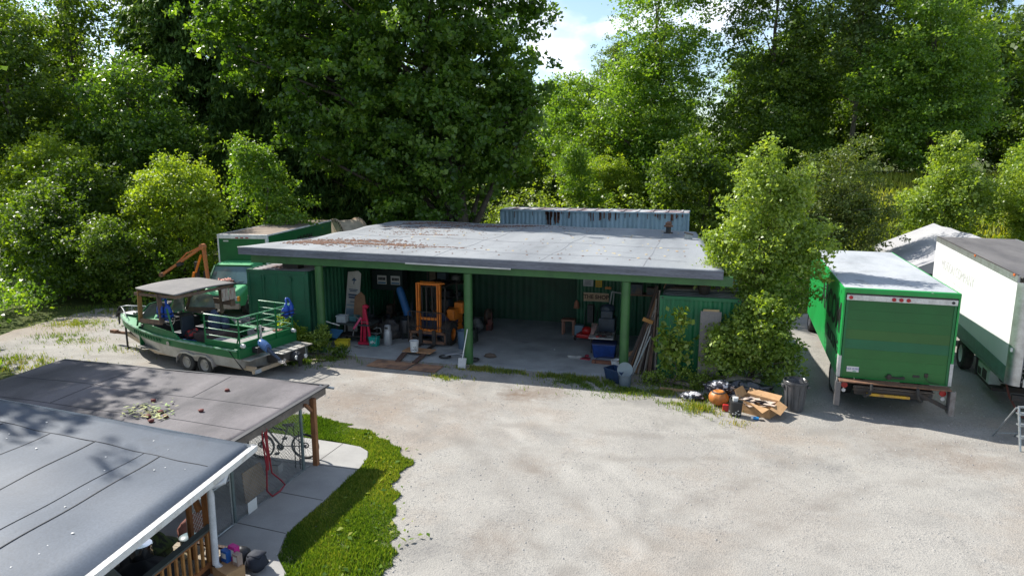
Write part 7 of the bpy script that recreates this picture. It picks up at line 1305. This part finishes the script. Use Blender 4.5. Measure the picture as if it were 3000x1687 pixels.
cover('brambles', 'bramble thicket covering the bank behind the shed, van and trucks', [(-26, -23, 33, 40, 2.2, 0), (-17.4, -14.8, 35.3, 40, 2.0, 0), (-23, -17.4, 40, 42, 2.6, 0), (-14.5, -1, 36.4, 42.2, .5, 0), (-18.5, 3.5, 46.3, 50.2, 5.0, 0), (-16.5, -8, 50.2, 57, 5.4, 0), (-1, 4, 33, 42, 2.3, 0), (4, 9, 35, 41, 2.4, 0), (13.5, 24, 41.8, 46, 1.6, 0), (5.5, 22, 41.2, 43, .8, 0), (15, 26, 50, 52.5, 1.2, 0), (-1.2, 0, 34.6, 36, 1.2, 0)], BRAM, 91, .17, 60)
cover('left_brambles', 'shaded bramble thicket along the left side of the gravel', [(-36, -24.2, 25.5, 33, 2.4, 0), (-38, -27.6, 19.5, 25.5, 1.7, 0), (-24.2, -22.4, 27.8, 33, 1.5, 0), (-33, -26.5, 15.5, 19.5, .9, 0), (-26, -22.6, 14.2, 16.6, .6, 0)], ALDER, 92, .15, 80)
cover('sunny_brambles', 'sunlit pale bramble thicket behind the orange boom', [(-27, -22.2, 27.2, 32, 2.3, 0), (-25.5, -22.9, 33, 38, 1.8, 0), (-25.2, -22.0, 26.2, 28.6, .9, 0)], BRAM, 93, .15, 80)
# grass
def blades(name, label, pts, hgt_, m_, seed, lean=.35, w=.010, cat='grass'):
    r = np.random.default_rng(seed); P_ = np.array(pts); k = len(P_); h = hgt_*r.uniform(.4, 1.35, k)*np.array([.75+.5*vnoise(p[0]*1.7, p[1]*1.7, 8)+.25*vnoise(p[0]*5, p[1]*5, 2) for p in P_]).clip(.25, 1.6); a = r.uniform(0, 6.283, k); ln = h*lean*r.uniform(.2, 1.6, k)
    d = np.stack([np.cos(a), np.sin(a), np.zeros(k)], 1); b = np.stack([-np.sin(a), np.cos(a), np.zeros(k)], 1)*(w*r.uniform(.7, 1.5, k))[:, None]
    tip = P_+d*ln[:, None]+np.array([0, 0, 1.])*h[:, None]; mid = P_+d*ln[:, None]*.35+np.array([0, 0, 1.])*h[:, None]*.6
    me = quadmesh(name, np.stack([P_-b, mid-b*.6+b*0, tip, P_+b], 1), np.clip(.42+.42*np.array([vnoise(p[0]*1.1, p[1]*1.1, 3) for p in P_])+r.uniform(-.3, .45, k), 0, 1), m_); o = D.objects.new(name, me); S.collection.objects.link(o); return tag(o, label, cat, kind='stuff')
GRASS = leafmat('lawn_blade', (.05, .11, .016), (.125, .21, .028), (.30, .31, .07), .75, .35, .15)
WEEDG = leafmat('yellow_weed_blade', (.07, .14, .02), (.16, .23, .03), (.34, .30, .08), .5, .35)
lawn = [(-10.9, 15.25), (-10.15, 15.5), (-8.88, 15.3), (-8.24, 15.1), (-7.75, 14.75), (-6.85, 14.35), (-6.29, 13.55), (-6.15, 12.9), (-6.05, 12.3), (-5.66, 11.64), (-5.30, 10.84), (-4.97, 9.97), (-4.85, 9.2), (-4.9, 5), (-6.2, 5), (-6.45, 9.0), (-6.93, 9.45), (-7.18, 10.1), (-7.18, 12.95), (-7.25, 13.5), (-7.43, 13.85), (-7.75, 14.06), (-8.2, 14.12), (-10.3, 14.25), (-12, 14.4)]
_l = []
for i in range(len(lawn)):
    a, b = lawn[i], lawn[(i+1) % len(lawn)]; k = max(1, int(math.dist(a, b)/.12)) if i < 14 else 1
    for j in range(k):
        x, y = a[0]+(b[0]-a[0])*j/k, a[1]+(b[1]-a[1])*j/k; q = .16*vnoise(x*4, y*4, 1)+.1*vnoise(x*11, y*9, 2)+rnd.uniform(-.05, .05) if k > 1 else 0; _l.append((x+q, y+q*.4))
lawn = _l
me = D.meshes.new('lawn_soil'); bm = bmesh.new(); vs = [bm.verts.new((x, y, .006)) for x, y in lawn]; bmesh.ops.triangulate(bm, faces=[bm.faces.new(vs)]); bmesh.ops.recalc_face_normals(bm, faces=bm.faces); bm.to_mesh(me); bm.free(); me.materials.append(mat('lawn_soil', (.07, .10, .025), .95, col2=(.13, .13, .06), scale=3)); o = D.objects.new('lawn_soil', me); S.collection.objects.link(o); tag(o, kind='structure')
pts = []
while len(pts) < 60000:
    x, y = rnd.uniform(-11.2, -4.6), rnd.uniform(8.2, 15.6)
    if not inpoly(x, y, lawn): continue
    e = vnoise(x*2.2, y*2.2, 5); dg_ = min(1, (min(abs(x-(-4.9-.09*(y-9.2)**1.15 if y > 9.2 else -4.9)), 1.0))*1.6) if y < 13.5 else 1
    if rnd.random() < (.35+.65*dg_)*(1 if e > -.65 else .45): pts.append((x, y, .006))
blades('grass', 'long green lawn grass between the concrete path and the gravel', pts, .085, GRASS, 101)
fr_ = [] 
for _ in range(2600):   # ragged fringe and broad dock leaves spilling into the gravel
    i = rnd.randrange(3, 12); a, b = lawn[i], lawn[i+1]; q = rnd.random(); x = a[0]+(b[0]-a[0])*q+abs(rnd.gauss(0, .16)); y = a[1]+(b[1]-a[1])*q+rnd.gauss(0, .1)
    if vnoise(x*3, y*3, 7) > -.1: fr_.append((x, y, .004))
blades('grass_fringe', 'sparse grass fringe spilling from the lawn into the gravel', fr_, .035, GRASS, 102)
pts = [(rnd.gauss(x, .3), rnd.gauss(y, .3), .05+rnd.random()*.06) for x, y in ((-5.7, 10.3), (-5.35, 9.6), (-5.9, 9.3), (-5.6, 11.2), (-6.3, 12.2), (-5.3, 10.6), (-6.6, 13.6), (-7.8, 14.6)) for _ in range(14)]
r_ = np.random.default_rng(5); me = quadmesh('dock_leaves', leaf_quads(r_, np.array(pts), unit(r_.normal(size=(len(pts), 3))*.35+np.array([0, 0, 1.])), .10, .55), r_.random(len(pts)), GRASS); o = D.objects.new('dock_leaves', me); S.collection.objects.link(o); tag(o, 'broad weed leaves among the lawn grass', 'weeds', kind='stuff')
pts = []
def strip(cx, cy, sx, sy, n, rot=0):
    for _ in range(n):
        a, b = rnd.gauss(0, sx), rnd.gauss(0, sy); c_, s_ = math.cos(rot), math.sin(rot); x, y = cx+a*c_-b*s_, cy+a*s_+b*c_
        if -8.2 > x and 12.8 > y: continue
        if inpoly(x, y, [(-13.4, 21.15), (-2.6, 21.15), (-2.6, 21.95), (-1.2, 21.95), (-1.2, 28), (-13.4, 28)]): continue
        if vnoise(x*4, y*4, 6)+rnd.uniform(-.5, .5) < -.05: continue
        pts.append((x, y, .004))
for a in ((-6.6, 20.75, .8, .12, 1800), (-4.6, 20.7, 1.0, .12, 2000), (-3.2, 20.4, .5, .2, 2200), (-7.6, 19.65, .35, .15, 500), (-2.4, 20.0, .8, .22, 2800), (-.9, 19.95, .7, .22, 2400), (.2, 20.1, .5, .3, 1500), (-.3, 20.8, 1.0, .3, 2500), (.4, 18.75, .35, .2, 700), (.0, 19.1, .3, .15, 500), (-.7, 19.2, .2, .1, 200), (1.0, 18.1, .3, .15, 160), (-13.8, 20.2, .7, .35, 3500), (-13.0, 19.7, .5, .2, 800), (-12.4, 20.4, .6, .15, 900), (-19.0, 16.6, 2.2, .35, 4500), (-21.5, 17.4, 1.5, .3, 1500), (-23.6, 20.2, .7, .35, 1400), (-25.5, 22.3, .9, .5, 2400), (-24.6, 17.4, 1.2, .5, 2000), (-16.5, 15.6, 1.8, .25, 2200), (-26.5, 25, 1, .6, 2000), (-7.2, 20.9, .3, .15, 900), (-20.5, 19.5, 1.2, .3, 350), (-2, 19.2, 1.2, .12, 250)): strip(*a[:4], a[4])
blades('weedy_grass', 'sunlit tufts of weedy grass growing through the gravel edge', pts, .13, WEEDG, 103)
pts = [(rnd.uniform(4, 26), rnd.uniform(41, 70)) for _ in range(26000)]
pts = [(x, y, hgt(x, y)) for x, y in pts]
blades('meadow_grass', 'bright meadow grass on the slope behind the tents', pts, .5, leafmat('meadow_blade', (.20, .27, .03), (.30, .36, .045), (.42, .42, .10), .6, .4), 104, w=.05)
# ---------------------------------------------------------------- lettering becomes plain mesh
dg = C.evaluated_depsgraph_get()
for o in [o for o in S.objects if o.type == 'FONT']:
    me = D.meshes.new_from_object(o.evaluated_get(dg)); n = D.objects.new('lettering', me); S.collection.objects.link(n); n.parent = o.parent; n.matrix_basis = o.matrix_basis.copy(); D.objects.remove(o)
